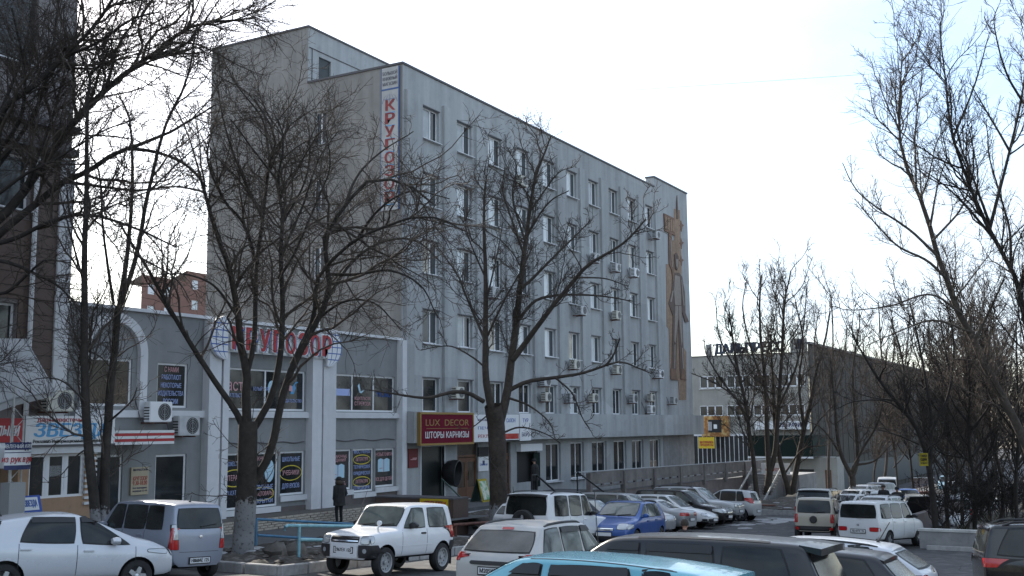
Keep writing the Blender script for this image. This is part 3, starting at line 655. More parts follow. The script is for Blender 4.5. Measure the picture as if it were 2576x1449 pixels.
# LUX DECOR board on the canopy
ld = sgn('shop_sign', FV(1120, 1110, D-0.750), 'maroon curtain shop board with gold frame and gold and white letters', 'shop sign')
A_, B_ = FV(1057, 1042, D-0.800), FV(1187, 1112, D-0.800)
x0, x1, z1, z0 = A_[0], B_[0], A_[2], B_[2]
boxpart('board', M['maroon'], ld, (x0, x1, D-0.840, D-0.715, z0, z1))
q = MB(); f = .09; y = D-0.870
q.box(x0-f, x1+f, y, D-0.700, z1, z1+f); q.box(x0-f, x1+f, y, D-0.700, z0-f, z0); q.box(x0-f, x0, y, D-0.700, z0, z1); q.box(x1, x1+f, y, D-0.700, z0, z1); q.build('frame', M['gold'], ld)
xm = (x0+x1)/2; hz = z1-z0
text('LUX  DECOR', (xm, D-0.845, z0+hz*.70), hz*.23, M['gold'], ld, width=(x1-x0)*.84); text('ШТОРЫ КАРНИЗЫ', (xm, D-0.845, z0+hz*.27), hz*.22, M['whitep'], ld, width=(x1-x0)*.84, bold=.01)
boxpart('rule', M['gold'], ld, (xm-(x1-x0)*.4, xm+(x1-x0)*.4, D-0.846, D-0.841, z0+hz*.5, z0+hz*.515))
def board(name, label, a, b, v, m, t=.06, cat='sign'):
    A, B = FV(*a, v), FV(*b, v); o = thing(name, ((A[0]+B[0])/2, v, B[2]), label, cat)
    boxpart('board', m, o, (A[0], B[0], v, v+t, B[2], A[2])); return o, A[0], B[0], B[2], A[2]
o, a, b, c, d = board('sign_board', 'white advertising panel with rows of small print right of the maroon shop board', (1191, 1043), (1262, 1110), D-0.770, M['whitep'])
for s, z, m, h in (('ИЗДАТЕЛЬСКАЯ ГРУППА', .8, 'navy', .1), ('ПЕЧАТЬ', .5, 'bluep', .14), ('РЕКЛАМА', .2, 'red', .16)): text(s, ((a+b)/2, D-0.775, c+(d-c)*z), h, M[m], o, width=(b-a)*.7)
o, a, b, c, d = board('sign_board', 'white panel with an orange strip hung on the canopy just right of the forked trunk', (1264, 1043), (1306, 1106), D-0.770, M['whitep'])
boxpart('strip', M['redlamp'], o, (a+.1, b-.05, D-0.780, D-0.771, c+.05, c+.32)); text('САЛОН', ((a+b)/2, D-0.775, d-.3), .2, M['bluep'], o, width=.9)
o, a, b, c, d = board('sign_board', 'narrow white panel with blue print, last one along the canopy', (1308, 1041), (1336, 1108), D-0.770, M['whitep'])
text('ТУР', ((a+b)/2, D-0.775, d-.35), .2, M['bluep'], o, width=.6); text('БЮРО', ((a+b)/2, D-0.775, c+.3), .2, M['navy'], o, width=.8)
o, a, b, c, d = board('name_plate', 'dark red name plate on the wall left of the glass door', (1028, 1129), (1052, 1176), D-.05, M['darkred'])
boxpart('print', M['wred'], o, (a+.15, b-.15, D-.056, D-.051, d-.5, d-.46)); boxpart('print', M['wred'], o, (a+.3, b-.1, D-.056, D-.051, c+.4, c+.44))
o, a, b, c, d = board('notice_board', 'white notice with a blue emblem beside the brown double door', (1204, 1150), (1229, 1184), D-.06, M['whitep'])
text('Universal', ((a+b)/2, D-.065, (c+d)/2-.02), .13, M['bluep'], o, width=(b-a)*.75); boxpart('emblem', M['navy'], o, ((a+b)/2-.1, (a+b)/2+.1, D-.066, D-.061, d-.4, d-.18))
o, a, b, c, d = board('light_panel', 'dark panel with yellow figures above the white notice by the doors', (1204, 1125), (1229, 1147), D-.06, M['black'])
# telephone hood
ph = thing('phone_hood', FV(1146, 1215, D-.6), 'black round telephone hood on the wall between the glass door and the brown door', 'phone booth')
c0 = Vector(FV(1144, 1190, D-.5)); q = MB(); dr = Vector((.22, -.95, -.12)).to_track_quat('Z', 'Y').to_matrix().to_4x4()
q.lathe([(.05, -.58), (.3, -.54), (.46, -.38), (.54, -.10), (.56, .16), (.52, .17), (.50, -.12), (.42, -.34), (.27, -.49), (.05, -.52)], 22, Matrix.Translation(c0) @ Matrix.Scale(1.12, 4, (0, 0, 1)) @ dr)
q.build('shell', M['plast'], ph, smooth=50); boxpart('telephone', M['steelrim'], ph, (c0.x+.02, c0.x+.22, D-.3, D-.02, c0.z-.45, c0.z-.02))
boxpart('handset', M['whitep'], ph, (c0.x+.08, c0.x+.13, D-.36, D-.31, c0.z-.4, c0.z-.12))
# entrance terrace: dark clad side wall, steps
TZ = -1.15
tr = thing('entrance_terrace', (47, 25, -2), 'raised entrance terrace with pale steps in front of the office doors', 'terrace')
boxpart('slab', M['pave'], tr, (U0+.02, 54.5, 24.9, D-.02, -3, TZ))
bx = FV(1140, 1255, 23.8); bl = FV(940, 1250, 28)
sw = thing('clad_side_wall', (bx[0], 24, -2), 'dark brown clad parapet wall running out from the shop corner', 'parapet')
boxpart('cladding', M['brown'], sw, (bx[0], bx[0]+1.15, 23.8, D-.33, -2.4, bx[2]-.04)); boxpart('coping', M['flash'], sw, (bx[0]-.03, bx[0]+1.18, 23.77, D-.33, bx[2]-.04, bx[2]+.02))
sp0, sp1 = FU(1057, 1254, bx[0]-.03), FU(1128, 1278, bx[0]-.03)
o = thing('textbook_sign', sp1, 'small yellow sign with red letters on the dark brown parapet', 'sign')
boxpart('board', M['yel'], o, (bx[0]-.06, bx[0]-.035, sp1[1], sp0[1], sp1[2]-.05, sp0[2]))
text('УЧЕБНИКИ', (bx[0]-.065, (sp0[1]+sp1[1])/2, (sp0[2]+sp1[2])/2-.06), .22, M['red'], o, width=(sp0[1]-sp1[1])*.85, rot=WR, bold=.03); text('вход через магазин', (bx[0]-.065, (sp0[1]+sp1[1])/2, sp0[2]-.1), .08, M['navy'], o, width=(sp0[1]-sp1[1])*.6, rot=WR)
for k in range(6): boxpart('step', M['tile'], tr, (bx[0]+1.2, 48.5, 24.9-.32*(k+1), 24.9-.32*k-.004, -3, TZ-.14*(k+1)))
for k in range(6): boxpart('step_nosing', M['whitep'], tr, (bx[0]+1.2, 48.5, 24.9-.32*(k+1)-.012, 24.9-.32*(k+1)+.02, TZ-.14*(k+1)-.035, TZ-.14*(k+1)+.004))
def rail(name, label, pts_list, r, m, grp=None, cat='railing'):
    o = thing(name, pts_list[0][0], label, cat, grp)
    for nm, pts in pts_list_named(pts_list): q = MB(); q.tube(pts, r, 8); q.build(nm, m, o, smooth=True)
    return o
def pts_list_named(L): return [(('post' if abs(p[0][2]-p[-1][2]) > .3 and abs(p[0][0]-p[-1][0])+abs(p[0][1]-p[-1][1]) < .2 else 'rail'), p) for p in L]
# handrails of the terrace
p0 = FV(1112, 1205, 25.2); p1 = FV(1160, 1253, 24.0)
rail('handrail', 'thin dark green handrail sloping down by the glass door', [[p0, p1], [p0, (p0[0], p0[1], TZ)]], .03, M['greenpaint'])
a = FV(1350, 1195, 24.9); b = FV(1412, 1250, 22.6)
rail('handrail', 'dark sloping handrail right of the black service opening', [[a, b], [a, (a[0], a[1], TZ)], [(a[0]-.5, a[1], a[2]), (a[0]-.5, a[1], TZ)], [a, (a[0]-.5, a[1], a[2])]], .045, M['black'])
a = FV(1452, 1187, 24.9); b = FV(1518, 1237, 22.4)
rail('handrail', 'second dark handrail sloping down in front of the barred windows', [[a, b], [a, (a[0], a[1], TZ-.6)]], .04, M['black'])
a = FV(1233, 1205, 24.7); b = FV(1238, 1255, 24.7)
rail('handrail', 'pair of dark green posts just left of the forked trunk', [[a, (a[0], a[1], TZ)], [(a[0]+.3, a[1], a[2]), (a[0]+.3, a[1], TZ)], [a, (a[0]+.3, a[1], a[2])]], .035, M['greenpaint'])
# folding poster stand by the door
a, b = FV(1214, 1206, 26.2), FV(1236, 1250, 26.2)
o = thing('poster_stand', (a[0], 26.2, TZ), 'folding street poster with yellow edge standing by the brown door', 'poster stand')
q = MB(); q.prism([(a[0], 26.2, TZ), (b[0]+.1, 26.2, TZ), (b[0]+.05, 26.5, a[2]), (a[0]+.05, 26.5, a[2])], (0, .03, 0)); q.build('frame', M['yelold'], o)
q = MB(); q.prism([(a[0]+.1, 26.19, TZ+.1), (b[0]-.02, 26.19, TZ+.1), (b[0]-.05, 26.46, a[2]-.1), (a[0]+.13, 26.46, a[2]-.1)], (0, .02, 0)); q.build('poster', mat('poster_print', (.5, .5, .42), .5, col2=(.08, .28, .12), nscale=4), o)
q = MB(); q.prism([(a[0], 26.85, TZ), (b[0]+.1, 26.85, TZ), (b[0]+.05, 26.54, a[2]), (a[0]+.05, 26.54, a[2])], (0, .03, 0)); q.build('rear_leg', M['greenpaint'], o)

# ---- air conditioners
racs = random.Random(17); M['acw'] = [M['pvc'], mat('yellowed_plastic', (.56, .55, .49), .5, noise=.12, nscale=4), mat('grey_plastic', (.46, .47, .48), .5, noise=.15, nscale=4)]
def make_ac(p, label, grp, w=.74, h=.52, dpt=.30):
    if w < .8: w *= racs.uniform(.92, 1.1); h *= racs.uniform(.92, 1.1)
    o = thing('air_conditioner', p, label, 'air conditioner', grp)
    q = MB(); q.box(p[0]-w/2, p[0]+w/2, p[1]-dpt, p[1], p[2], p[2]+h); bm = q.build('casing', racs.choice(M['acw']), o)
    b2 = bmesh.new(); b2.from_mesh(bm.data); bmesh.ops.bevel(b2, geom=b2.edges, offset=.025, segments=2, affect='EDGES'); b2.to_mesh(bm.data); b2.free()
    q = MB(); c = (p[0]+w*.14, p[1]-dpt-.004, p[2]+h/2); r = h*.42
    for k in range(18): q.poly([c, (c[0]+r*math.cos(k*PI/9), c[1], c[2]+r*math.sin(k*PI/9)), (c[0]+r*math.cos((k+1)*PI/9), c[1], c[2]+r*math.sin((k+1)*PI/9))])
    g = q.build('fan_grille', M['plast'], o)
    q = MB()
    for rr_ in (.35, .6, .85): ellipse_ring(q, (c[0], c[1]-.004, c[2]), r*rr_, r*rr_, .012, n=14)
    q.box(c[0]-.01, c[0]+.01, c[1]-.006, c[1]-.004, c[2]-r, c[2]+r); q.build('grille_wire', M['steelrim'], g)
    q = MB()
    for k in range(5): q.box(p[0]-w/2-.006, p[0]-w/2-.001, p[1]-dpt+.03, p[1]-.03, p[2]+.08+k*.09, p[2]+.12+k*.09)
    q.build('side_vent', M['plast'], o)
    q = MB(); q.tube([(p[0]-w/2+.04, p[1]-.1, p[2]+.1), (p[0]-w/2-.06, p[1]+.05, p[2]+.05), (p[0]-w/2-.09, p[1]+.3, p[2]+.3+h*racs.random()), (p[0]-w/2-.09, p[1]+.33, p[2]+h+.25)], .018, 5); q.build('hose', M['flash'], o)
    for s in (-.3, .3): boxpart('bracket', M['rust'], o, (p[0]+s*w-.02, p[0]+s*w+.02, p[1]-dpt+.02, p[1]+.33, p[2]-.05, p[2]-.004))
    return o
acs = [(1307, 469, 'under the fourth top floor window from the corner'), (1646, 601, 'under the last top floor window by the relief'), (1312, 611, 'under the fourth window of the second row down'),
       (1492, 661, 'under the seventh window of the second row down'), (1545, 684, 'under the eighth window of the second row down'), (1592, 697, 'under the ninth window of the second row down'),
       (1237, 750, 'behind the forked tree, under the third window of the middle row'), (1458, 793, 'under the sixth window of the middle row'), (1546, 804, 'under the eighth window of the middle row'),
       (1441, 929, 'under the sixth window of the fourth row down'), (1548, 941, 'under the eighth window of the fourth row down'), (1655, 951, 'right of the relief foot, under the last window of the fourth row'),
       (1145, 1003, 'between the two lowest office windows nearest the shop'), (1366, 972, 'upper one of the stacked pair beside the fifth lowest window'), (1368, 1010, 'lower one of the stacked pair beside the fifth lowest window'),
       (1431, 1013, 'beside the sixth lowest window'), (1487, 1012, 'beside the seventh lowest window'), (1588, 1014, 'beside the ninth lowest window'),
       (1633, 1010, 'upper one of the pair beside the tenth lowest window'), (1633, 1040, 'lower one of the pair beside the tenth lowest window'), (1690, 1017, 'alone on the wall below the relief figure')]
for x, y, t in acs:
    p = FV(x, y, D-.34); make_ac(p, 'white air conditioner '+t, 'air conditioners on the office front')
p = FV(389, 1062, D-.3); make_ac(p, 'white air conditioner on the shop ledge under the lettered window', 'air conditioners on the shop front', .95, .66)
p = FV(460, 1096, D-.34); make_ac(p, 'white air conditioner with a red mark below the ledge, beside the pilaster', 'air conditioners on the shop front', .95, .66)
p = FV(135, 1035, 26.9); make_ac(p, 'grey air conditioner half hidden behind the awning at the brown building', 'air conditioners on the shop front', .9, .6)

# ================================================================== BROWN CLAD BUILDING AT THE LEFT EDGE
VA = 27.3
ba = thing('brown_building', (21.6, VA, -1), 'tall building clad in brown and pale panels at the left edge', 'building')
aw = [(17.0, 20.0, 12.9, 15.4), (17.0, 20.0, 8.6, 10.2), (17, 19.75, 4.6, 5.9), (17.0, 20.0, 16.2, 18.4)]
q = MB(); wall(q, front(VA), 4, 21.35, -1.5, 26, aw, .3); q.quad((21.35, VA, -1.5), (21.35, VA+14, -1.5), (21.35, VA+14, 26), (21.35, VA, 26)); q.quad((4, VA, 26), (21.35, VA, 26), (21.35, VA+14, 26), (4, VA+14, 26)); q.quad((4, VA, -1.5), (4, VA+14, -1.5), (4, VA+14, 26), (4, VA, 26))
q.build('wall', mat('pale_pink_panel', (.20, .182, .18), .7, noise=.06, nscale=2), ba)
z = 2.9; k = 0
while z < 10.5:
    for a, b in ((10, 16.95), (16.98, 21.33)):
        segs = [(a, b)]
        for o in aw:
            if o[2] < z+.36 and o[3] > z and a < o[1] and b > o[0]: segs = [(max(a, o[1]+.02), b)]
        for s in segs:
            if s[1]-s[0] > .3: boxpart('cladding_panel', M['brown'], ba, (s[0], s[1], VA-.05, VA-.002, z, z+.36))
    z += .39
for zc in (10.45, 11.15): boxpart('cornice', M['flash'], ba, (4, 21.4, VA-.3, VA-.0, zc, zc+.22))
q = MB(); q.box(20.95, 21.42, VA-.12, VA+.02, -1.2, 10.4); q.build('corner_pilaster', M['white'], ba)
q = MB(); q.tube([(20.1, VA-.15, -.5), (20.1, VA-.15, 10.3)], .07, 8); q.build('downpipe', M['white'], ba, smooth=True)
for a, b, c, d in aw: window(ba, (a, VA+.15, c), b-a, d-c, (b-a)*.5, M['glass'], M['glass'], fm=M['plast'] if c > 12 else None)
# tent awning
tn = thing('tent_awning', (16.5, 25, 3), 'pale grey cloth awning jutting out at the left edge', 'awning')
T0, T1, T2, T3 = FV(-60, 850, 26.8), FV(62, 852, 26.8), FV(138, 985, 24.6), FV(-60, 1035, 24.4); T4 = FV(40, 1000, 24.5)
q = MB(); q.poly([T0, T1, T2, T4, T3]); q.poly([(p[0], p[1]+.02, p[2]-.06) for p in (T3, T4, T2, T1, T0)]); q.quad(T3, T4, (T4[0], T4[1], T4[2]-.2), (T3[0], T3[1], T3[2]-.2)); q.quad(T4, T2, (T2[0], T2[1], T2[2]-.12), (T4[0], T4[1], T4[2]-.2)); q.build('canvas', M['awning'], tn)
q = MB(); q.tube([T1, T2], .03, 6); q.tube([T3, T4, T2], .03, 6); q.build('frame', M['steelrim'], tn)
# lattice mast with signs
mx = FV(38, 1240, 24.4); mz = 3.4
lm = thing('lattice_mast', (mx[0], 24.4, -.7), 'white lattice mast with a grey box at its foot, holding the round sign', 'mast')
q = MB()
for a, b in ((0, 0), (.3, 0), (.15, .26)): q.tube([(mx[0]-.15+a, 24.4+b, -.8), (mx[0]-.15+a, 24.4+b, mz)], .022, 6)
q.build('leg', M['dirtywhite'], lm)
q = MB(); z = -.7; k = 0
while z < mz-.3:
    s = k % 2; q.tube([(mx[0]-.15+.3*s, 24.4, z), (mx[0]-.15+.3*(1-s), 24.4, z+.3)], .011, 4); q.tube([(mx[0]-.15, 24.4, z), (mx[0], 24.66, z+.3)], .011, 4); z += .3; k += 1
q.build('lacing', M['dirtywhite'], lm)
g0, g1 = FV(18, 1215, 24.1), FV(56, 1272, 24.1)
boxpart('switch_box', M['steelrim'], lm, (g0[0], g1[0], 24.0, 24.35, g1[2]-.5, g0[2]))
rs = thing('round_sign', FV(40, 1178, 24.2), 'curved white and navy sign on the lattice mast at the left edge', 'sign')
cx = FV(40, 1148, 24.2); r = .52; zt, zb = FV(40, 1115, 24.2)[2], FV(40, 1180, 24.2)[2]
def arcpart(name, m, za, zb_, rr_):
    q = MB(); n = 16
    for k in range(n):
        a0, a1 = PI*(-.5+2*k/n*.75)-PI*.25, PI*(-.5+2*(k+1)/n*.75)-PI*.25
        q.quad((cx[0]+rr_*math.cos(a0), 24.5+rr_*math.sin(a0), za), (cx[0]+rr_*math.cos(a1), 24.5+rr_*math.sin(a1), za), (cx[0]+rr_*math.cos(a1), 24.5+rr_*math.sin(a1), zb_), (cx[0]+rr_*math.cos(a0), 24.5+rr_*math.sin(a0), zb_))
    return q.build(name, m, rs, smooth=True)
arcpart('drum', M['whitep'], zb, zt, r); arcpart('band', M['navy'], zt-.16, zt+.01, r+.006); arcpart('band', M['navy'], zb-.01, zb+.1, r+.006); arcpart('rule', M['navy'], zb+.4, zb+.42, r+.006)
def arctext(s, z, h, m, w, bold=0, shear=0):
    o = text(s, (cx[0], 24.5, z), h, m, rs, width=w, bold=bold, shear=shear)
    for v in o.data.vertices:
        a = v.co.x/r; rr_ = r+.012+v.co.z; v.co = Vector((rr_*math.sin(a), v.co.y, rr_*math.cos(a)))
arctext('ОБЪЯВЛЕНИЙ И РЕКЛАМЫ', zt-.08, .09, M['whitep'], 1.3, .01); arctext('ЗВЕЗДА', zb+.56, .17, M['navy'], .62, .06, .2); arctext('из рук в руки', zb+.24, .15, M['red'], .95, .03, .2)
o, a, b, c, d = board('shop_sign', 'red sign with white script cut off by the left picture edge', (-60, 1052), (55, 1112), 25.2, M['red'])
text('Шашлыки', (b-.75, 25.19, (c+d)/2), .34, M['whitep'], o, width=1.3, bold=.03, shear=.3)
# newspaper kiosk
kk = thing('newspaper_kiosk', (21, 26.5, -1), 'tan newspaper kiosk with white framed windows under the blue lettered sign', 'kiosk')
k0, k1 = FV(42, 1255, 26.5)[0], FV(238, 1250, 26.5)[0]; ks = FV(100, 1255, 26.5)[2]; kt = FV(100, 1118, 26.5)[2]; w0, w1 = FV(70, 1255, 26.5)[0], FV(212, 1250, 26.5)[0]
q = MB(); wall(q, front(26.5), k0, k1, -1.3, kt, [(w0, w1, ks, kt-.28)], .12); q.quad((k0, 26.5, -1.3), (k0, 27.25, -1.3), (k0, 27.25, kt), (k0, 26.5, kt)); q.quad((k1, 26.5, -1.3), (k1, D-.01, -1.3), (k1, D-.01, kt), (k1, 26.5, kt)); q.quad((k0, 26.5, kt), (k1, 26.5, kt), (k1, 27.2, kt+.3), (k0, 27.2, kt+.3)); q.build('wall', M['tan'], kk)
n = 3; wd = (w1-w0)/n
for k in range(n):
    window(kk, (w0+wd*k, 26.56, ks), wd, kt-.28-ks, wd*.86, M['glass'], M['glass'], sill=False)
boxpart('lintel', M['white'], kk, (k0-.05, k1+.05, 26.3, 26.5, kt-.26, kt-.02))
q = MB(); p = FV(127, 1172, 26.55); q.box(p[0], p[0]+.38, 26.585, 26.59, p[2]-.3, p[2]); q.build('paper_notice', M['whitep'], kk)
q = MB()
for k in range(12): z = ks-.25+k*.16; q.box(k1-.42, k1-.02, 26.42, 26.5, z, z+.075)
q.build('louvre_slats', M['white'], kk)
sg = thing('shop_sign', (21, 26.3, 2.7), 'white sign with big sky blue letters over the newspaper kiosk', 'shop sign')
s0, s1 = FV(66, 1046, 26.25), FV(288, 1115, 26.25); boxpart('board', M['whitep'], sg, (s0[0], s1[0], 26.25, 26.4, s1[2], s0[2]))
hz = s0[2]-s1[2]; sm = (s0[0]+s1[0])/2; W_ = s1[0]-s0[0]
text('ЗВЕЗДА', (sm, 26.245, s1[2]+hz*.47), hz*.46, M['cyanp'], sg, width=W_*.84, bold=.045, shear=.15)
text('дальневосточная', (s0[0]+W_*.40, 26.245, s1[2]+hz*.86), hz*.15, M['red'], sg, width=W_*.56, bold=.02); text('Рекламно-Информационный Еженедельник', (sm, 26.245, s1[2]+hz*.11), hz*.12, M['black'], sg, width=W_*.84, bold=.02)
boxpart('trim', M['flash'], sg, (s0[0], s1[0], 26.22, 26.25, s1[2]-.06, s1[2]))
ab = thing('sandwich_board', FV(88, 1282, 24.6), 'blue folding board with white panel and blue letters on the pavement by the kiosk', 'sign')
a0, a1 = FV(58, 1282, 24.6), FV(112, 1246, 24.6); zb_ = a0[2]-.35
M['blueboard'] = mat('blue_board', (.02, .075, .36), .45)
q = MB(); q.prism([(a0[0], 24.6, zb_), (a1[0]+.02, 24.6, zb_), (a1[0]+.05, 24.85, a1[2]), (a0[0]+.08, 24.85, a1[2])], (0, .03, 0)); q.build('front_panel', M['blueboard'], ab)
q = MB(); q.prism([(a0[0], 25.15, zb_), (a1[0]+.02, 25.15, zb_), (a1[0]+.05, 24.89, a1[2]), (a0[0]+.08, 24.89, a1[2])], (0, .03, 0)); q.build('rear_panel', M['navy'], ab)
bm_ = (a0[0]+a1[0])/2+.03; ang = math.atan2(.25, a1[2]-zb_)
zc = zb_+(a1[2]-zb_)*.70; yc = 24.6+.25*(zc-zb_)/(a1[2]-zb_)
q = MB(); dz = .16; q.prism([(a0[0]+.1, yc-dz*math.tan(ang)-.012, zc-dz), (a1[0]-.05, yc-dz*math.tan(ang)-.012, zc-dz), (a1[0]-.05, yc+dz*math.tan(ang)-.012, zc+dz), (a0[0]+.1, yc+dz*math.tan(ang)-.012, zc+dz)], (0, .01, 0)); q.build('white_panel', M['whitep'], ab)
text('ЗВЕЗДА', (bm_, yc-.016, zc), .17, M['bluep'], ab, width=a1[0]-a0[0]-.25, rot=(PI/2-ang, 0, 0), bold=.05, shear=.15)
# striped awning over the shop door
st = thing('striped_awning', (23.8, 26.6, 2), 'red and white striped fascia over the left shop door', 'awning')
e0, e1 = FV(270, 1083, 26.5), FV(438, 1116, 26.5); hh = (e0[2]-e1[2])/5
for k in range(5): boxpart('stripe', M['red'] if k % 2 else M['whitep'], st, (e0[0], e1[0], 26.5, D-.15, e1[2]+hh*k, e1[2]+hh*(k+1)-.004))
ys = thing('opening_hours_board', FV(352, 1230, D-.06), 'cream board with red opening hours between the shop door and window', 'sign')
h0, h1 = FV(331, 1176, D-.08), FV(373, 1243, D-.08); boxpart('board', mat('cream_board', (.42, .36, .25), .6), ys, (h0[0], h1[0], D-.08, D-.02, h1[2], h0[2]))
hm = (h0[0]+h1[0])/2; hh = h0[2]-h1[2]; ww = (h1[0]-h0[0])*.8
for s, f, m, h in (('МЫ РАБОТАЕМ', .9, 'navy', .07), ('КРУГОЗОР', .58, 'red', .13), ('9.30-18.00', .42, 'red', .14), ('без выходных', .25, 'navy', .06), ('перерыв 13-14', .14, 'navy', .06)): text(s, (hm, D-.085, h1[2]+hh*f), h, M[m], ys, width=ww)

# ================================================================== RAMP, STAIR, DALPRESS BUILDING, FAR HOUSES
rp = thing('access_ramp', (66, 25, -2), 'raised concrete walkway with a slotted parapet along the office front', 'ramp')
def rz(u): return -.10-(u-50)*.0107
boxpart('deck', M['pave'], rp, (54.5, 84, 25.1, D-.02, -1.75, -1.55))
q = MB(); q.quad((50.5, 24.95, rz(50)-1.1), (84, 24.95, rz(84)-1.1), (84, 24.2, -6.5), (50.5, 24.2, -4)); q.build('retaining_wall', M['pinkconc'], rp)
for k in range(7):
    a, b = 52.2+4.4*k, 52.2+4.4*(k+1)-.05; t = rz((a+b)/2)
    h = 1.02 if k else .8
    q = MB(); n = 3; sl = [(a+.5+i*(b-a-.6)/n, a+.5+(i+.82)*(b-a-.6)/n, t-.72, t-.62) for i in range(n)]
    wall(q, front(24.85), a, b, t-h, t, sl, .12); q.quad((a, 24.85, t), (b, 24.85, t), (b, 25.0, t), (a, 25.0, t)); q.quad((a, 24.97, t-h), (b, 24.97, t-h), (b, 24.97, t-.75), (a, 24.97, t-.75)); q.quad((a, 24.97, t-.6), (b, 24.97, t-.6), (b, 24.97, t), (a, 24.97, t))
    q.build('concrete_panel', M['rampconc'], rp); boxpart('post', M['rampconc'], rp, (a-.14, a+.1, 24.76, 25.02, t-1.25, t-.02))
q = MB(); q.tube([(50.5, 24.9, rz(50)+.03), (84, 24.9, rz(84)+.03)], .035, 6); q.build('top_rail', M['steelrim'], rp)
sr = thing('outdoor_stair', (76, 22, -4), 'concrete stair with white side rails at the end of the walkway', 'stairs')
for k in range(16): boxpart('step', M['concrete'], sr, (73.2+.36*k, 73.2+.36*(k+1)+.02, 22.2, 24.1, -6, -3.95+.165*(k+1)))
for v in (22.1, 24.2):
    q = MB(); q.quad((73, v, -3.2), (79, v, -.45), (79, v, -.62), (73, v, -3.37)); q.quad((73, v+.05, -3.2), (79, v+.05, -.45), (79, v+.05, -.62), (73, v+.05, -3.37)); q.quad((73, v, -3.2), (79, v, -.45), (79, v+.05, -.45), (73, v+.05, -3.2)); q.build('side_rail', M['dirtywhite'], sr)
boxpart('landing', M['concrete'], sr, (79, 84, 21, 25.1, -6, -1.35))
UD = 122
def DU(x, y): return FU(x, y, UD)
dp = thing('print_works', (UD, 31, -8), 'long buff three storey works building with letters along its roof', 'building')
vR = DU(2032, 887)[1]; vL = 52; zr = 10.2
def dp_ops(y0, y1):
    L = []
    for a, b in ((1761, 1818), (1829, 1888), (1896, 1957), (1966, 2024)):
        A, B = DU(b, y0), DU(a, y1); L.append((A[1], B[1]))
    return L
z1t, z1b = DU(1790, 946)[2], DU(1790, 977)[2]; z2t, z2b = DU(1790, 1020)[2], DU(1790, 1047)[2]
dops = [(a, b, z1b, z1t) for a, b in dp_ops(946, 977)]+[(a, b, z2b, z2t) for a, b in dp_ops(1020, 1047)]
q = MB(); wall(q, west(UD), vR, vL, -9, zr, dops, .15); q.build('wall', M['dalp'], dp)
q = MB(); q.box(UD-.1, UD+.3, vR, vL, zr, zr+.12); q.build('roof_edge', M['flash'], dp)
for a, b, c, d in dops:
    n = 3; w = (b-a)/n
    f = MB()
    for k in range(n+1): f.box(UD+.03, UD+.1, a+w*k-(.0 if k == 0 else .07), a+w*k+(.07 if k < n else 0), c, d)
    f.box(UD+.03, UD+.1, a+.08, b-.08, c, c+.1); f.box(UD+.03, UD+.1, a+.08, b-.08, d-.1, d)
    fo = f.build('window', M['pvc'], dp)
    for k in range(n): boxpart('pane', M['curtain'] if (k+int(a)) % 3 else M['glass'], fo, (UD+.11, UD+.13, a+w*k, a+w*(k+1), c, d))
    boxpart('ledge', M['dirtywhite'], dp, (UD-.12, UD-.003, a-.1, b+.1, c-.12, c-.02))
hall = thing('works_hall', (UD, vR, -8), 'very long dark windowless hall running away behind the right hand trees', 'building')
zh = DU(2032, 865)[2]
q = MB(); q.quad((UD, vR-.02, -9), (300, vR-.02, -9), (300, vR-.02, zh), (UD, vR-.02, zh)); q.quad((UD+18, vR-.02, zr), (UD+18, vR+16, zr), (UD+18, vR+16, zh), (UD+18, vR-.02, zh)); q.quad((UD+18, vR, zh), (300, vR, zh), (300, vR+30, zh), (UD+18, vR+16, zh)); q.build('wall', M['dalpdark'], hall)
q = MB()
for k in range(60): u = UD+.6+k*2.9; q.box(u, u+.35, vR-.07, vR-.021, -8, zh-.2)
q.build('ribs', M['dalpdark'], hall); boxpart('lower_glazing', M['net'], hall, (UD+4, 230, vR-.14, vR-.09, -6.2, -2.6)); boxpart('roof_edge', M['flash'], hall, (UD-.1, 300, vR-.3, vR+.2, zh, zh+.25))
rl = thing('roof_letters', (UD, 36, zr), 'dark blue capital letters standing in a row along the works roof', 'sign')
LA, LB = DU(1797, 880)[1], DU(1972, 880)[1]; ns = 9; M['roofletter'] = mat('dark_blue_letters', (.02, .03, .06), .5)
for k, ch in enumerate('ДАЛЬПРЕСС'):
    v = LA+(LB-LA)*(k+.5)/ns; text(ch, (UD+.2, v, zr+.80), 1.1, M['roofletter'], rl, width=1.0, rot=WR, bold=.11, name='letter', depth=.06)
q = MB(); q.tube([(UD+.3, LA, zr+.3), (UD+.3, LB, zr+.3)], .04, 4)
for k in range(10): v = LA+(LB-LA)*k/9; q.tube([(UD+.3, v, zr), (UD+.3, v, zr+1.2)], .03, 4)
q.build('letter_frame', M['flash'], rl)
sb0, sb1 = DU(1985, 852), DU(2028, 888)
sb = thing('roof_sign_box', (UD, sb1[1], zr), 'grey panel with a dark emblem on the works roof right of the letters', 'sign'); boxpart('panel', M['dalp'], sb, (UD+.3, UD+.6, sb1[1], sb0[1], zr+.1, sb0[2]))
q = MB(); vm = (sb0[1]+sb1[1])/2; q.prism([(UD+.25, vm-.5, zr+.5), (UD+.25, vm+.4, zr+.5), (UD+.25, vm+.1, zr+1.6), (UD+.25, vm-.3, zr+1.6)], (.04, 0, 0)); q.build('emblem', M['roofletter'], sb)
ch = DU(1767, 880); q = MB(); q.box(UD+2, UD+2.6, ch[1]-.25, ch[1]+.25, zr, zr+1.6); q.build('chimney', M['concrete'], dp)
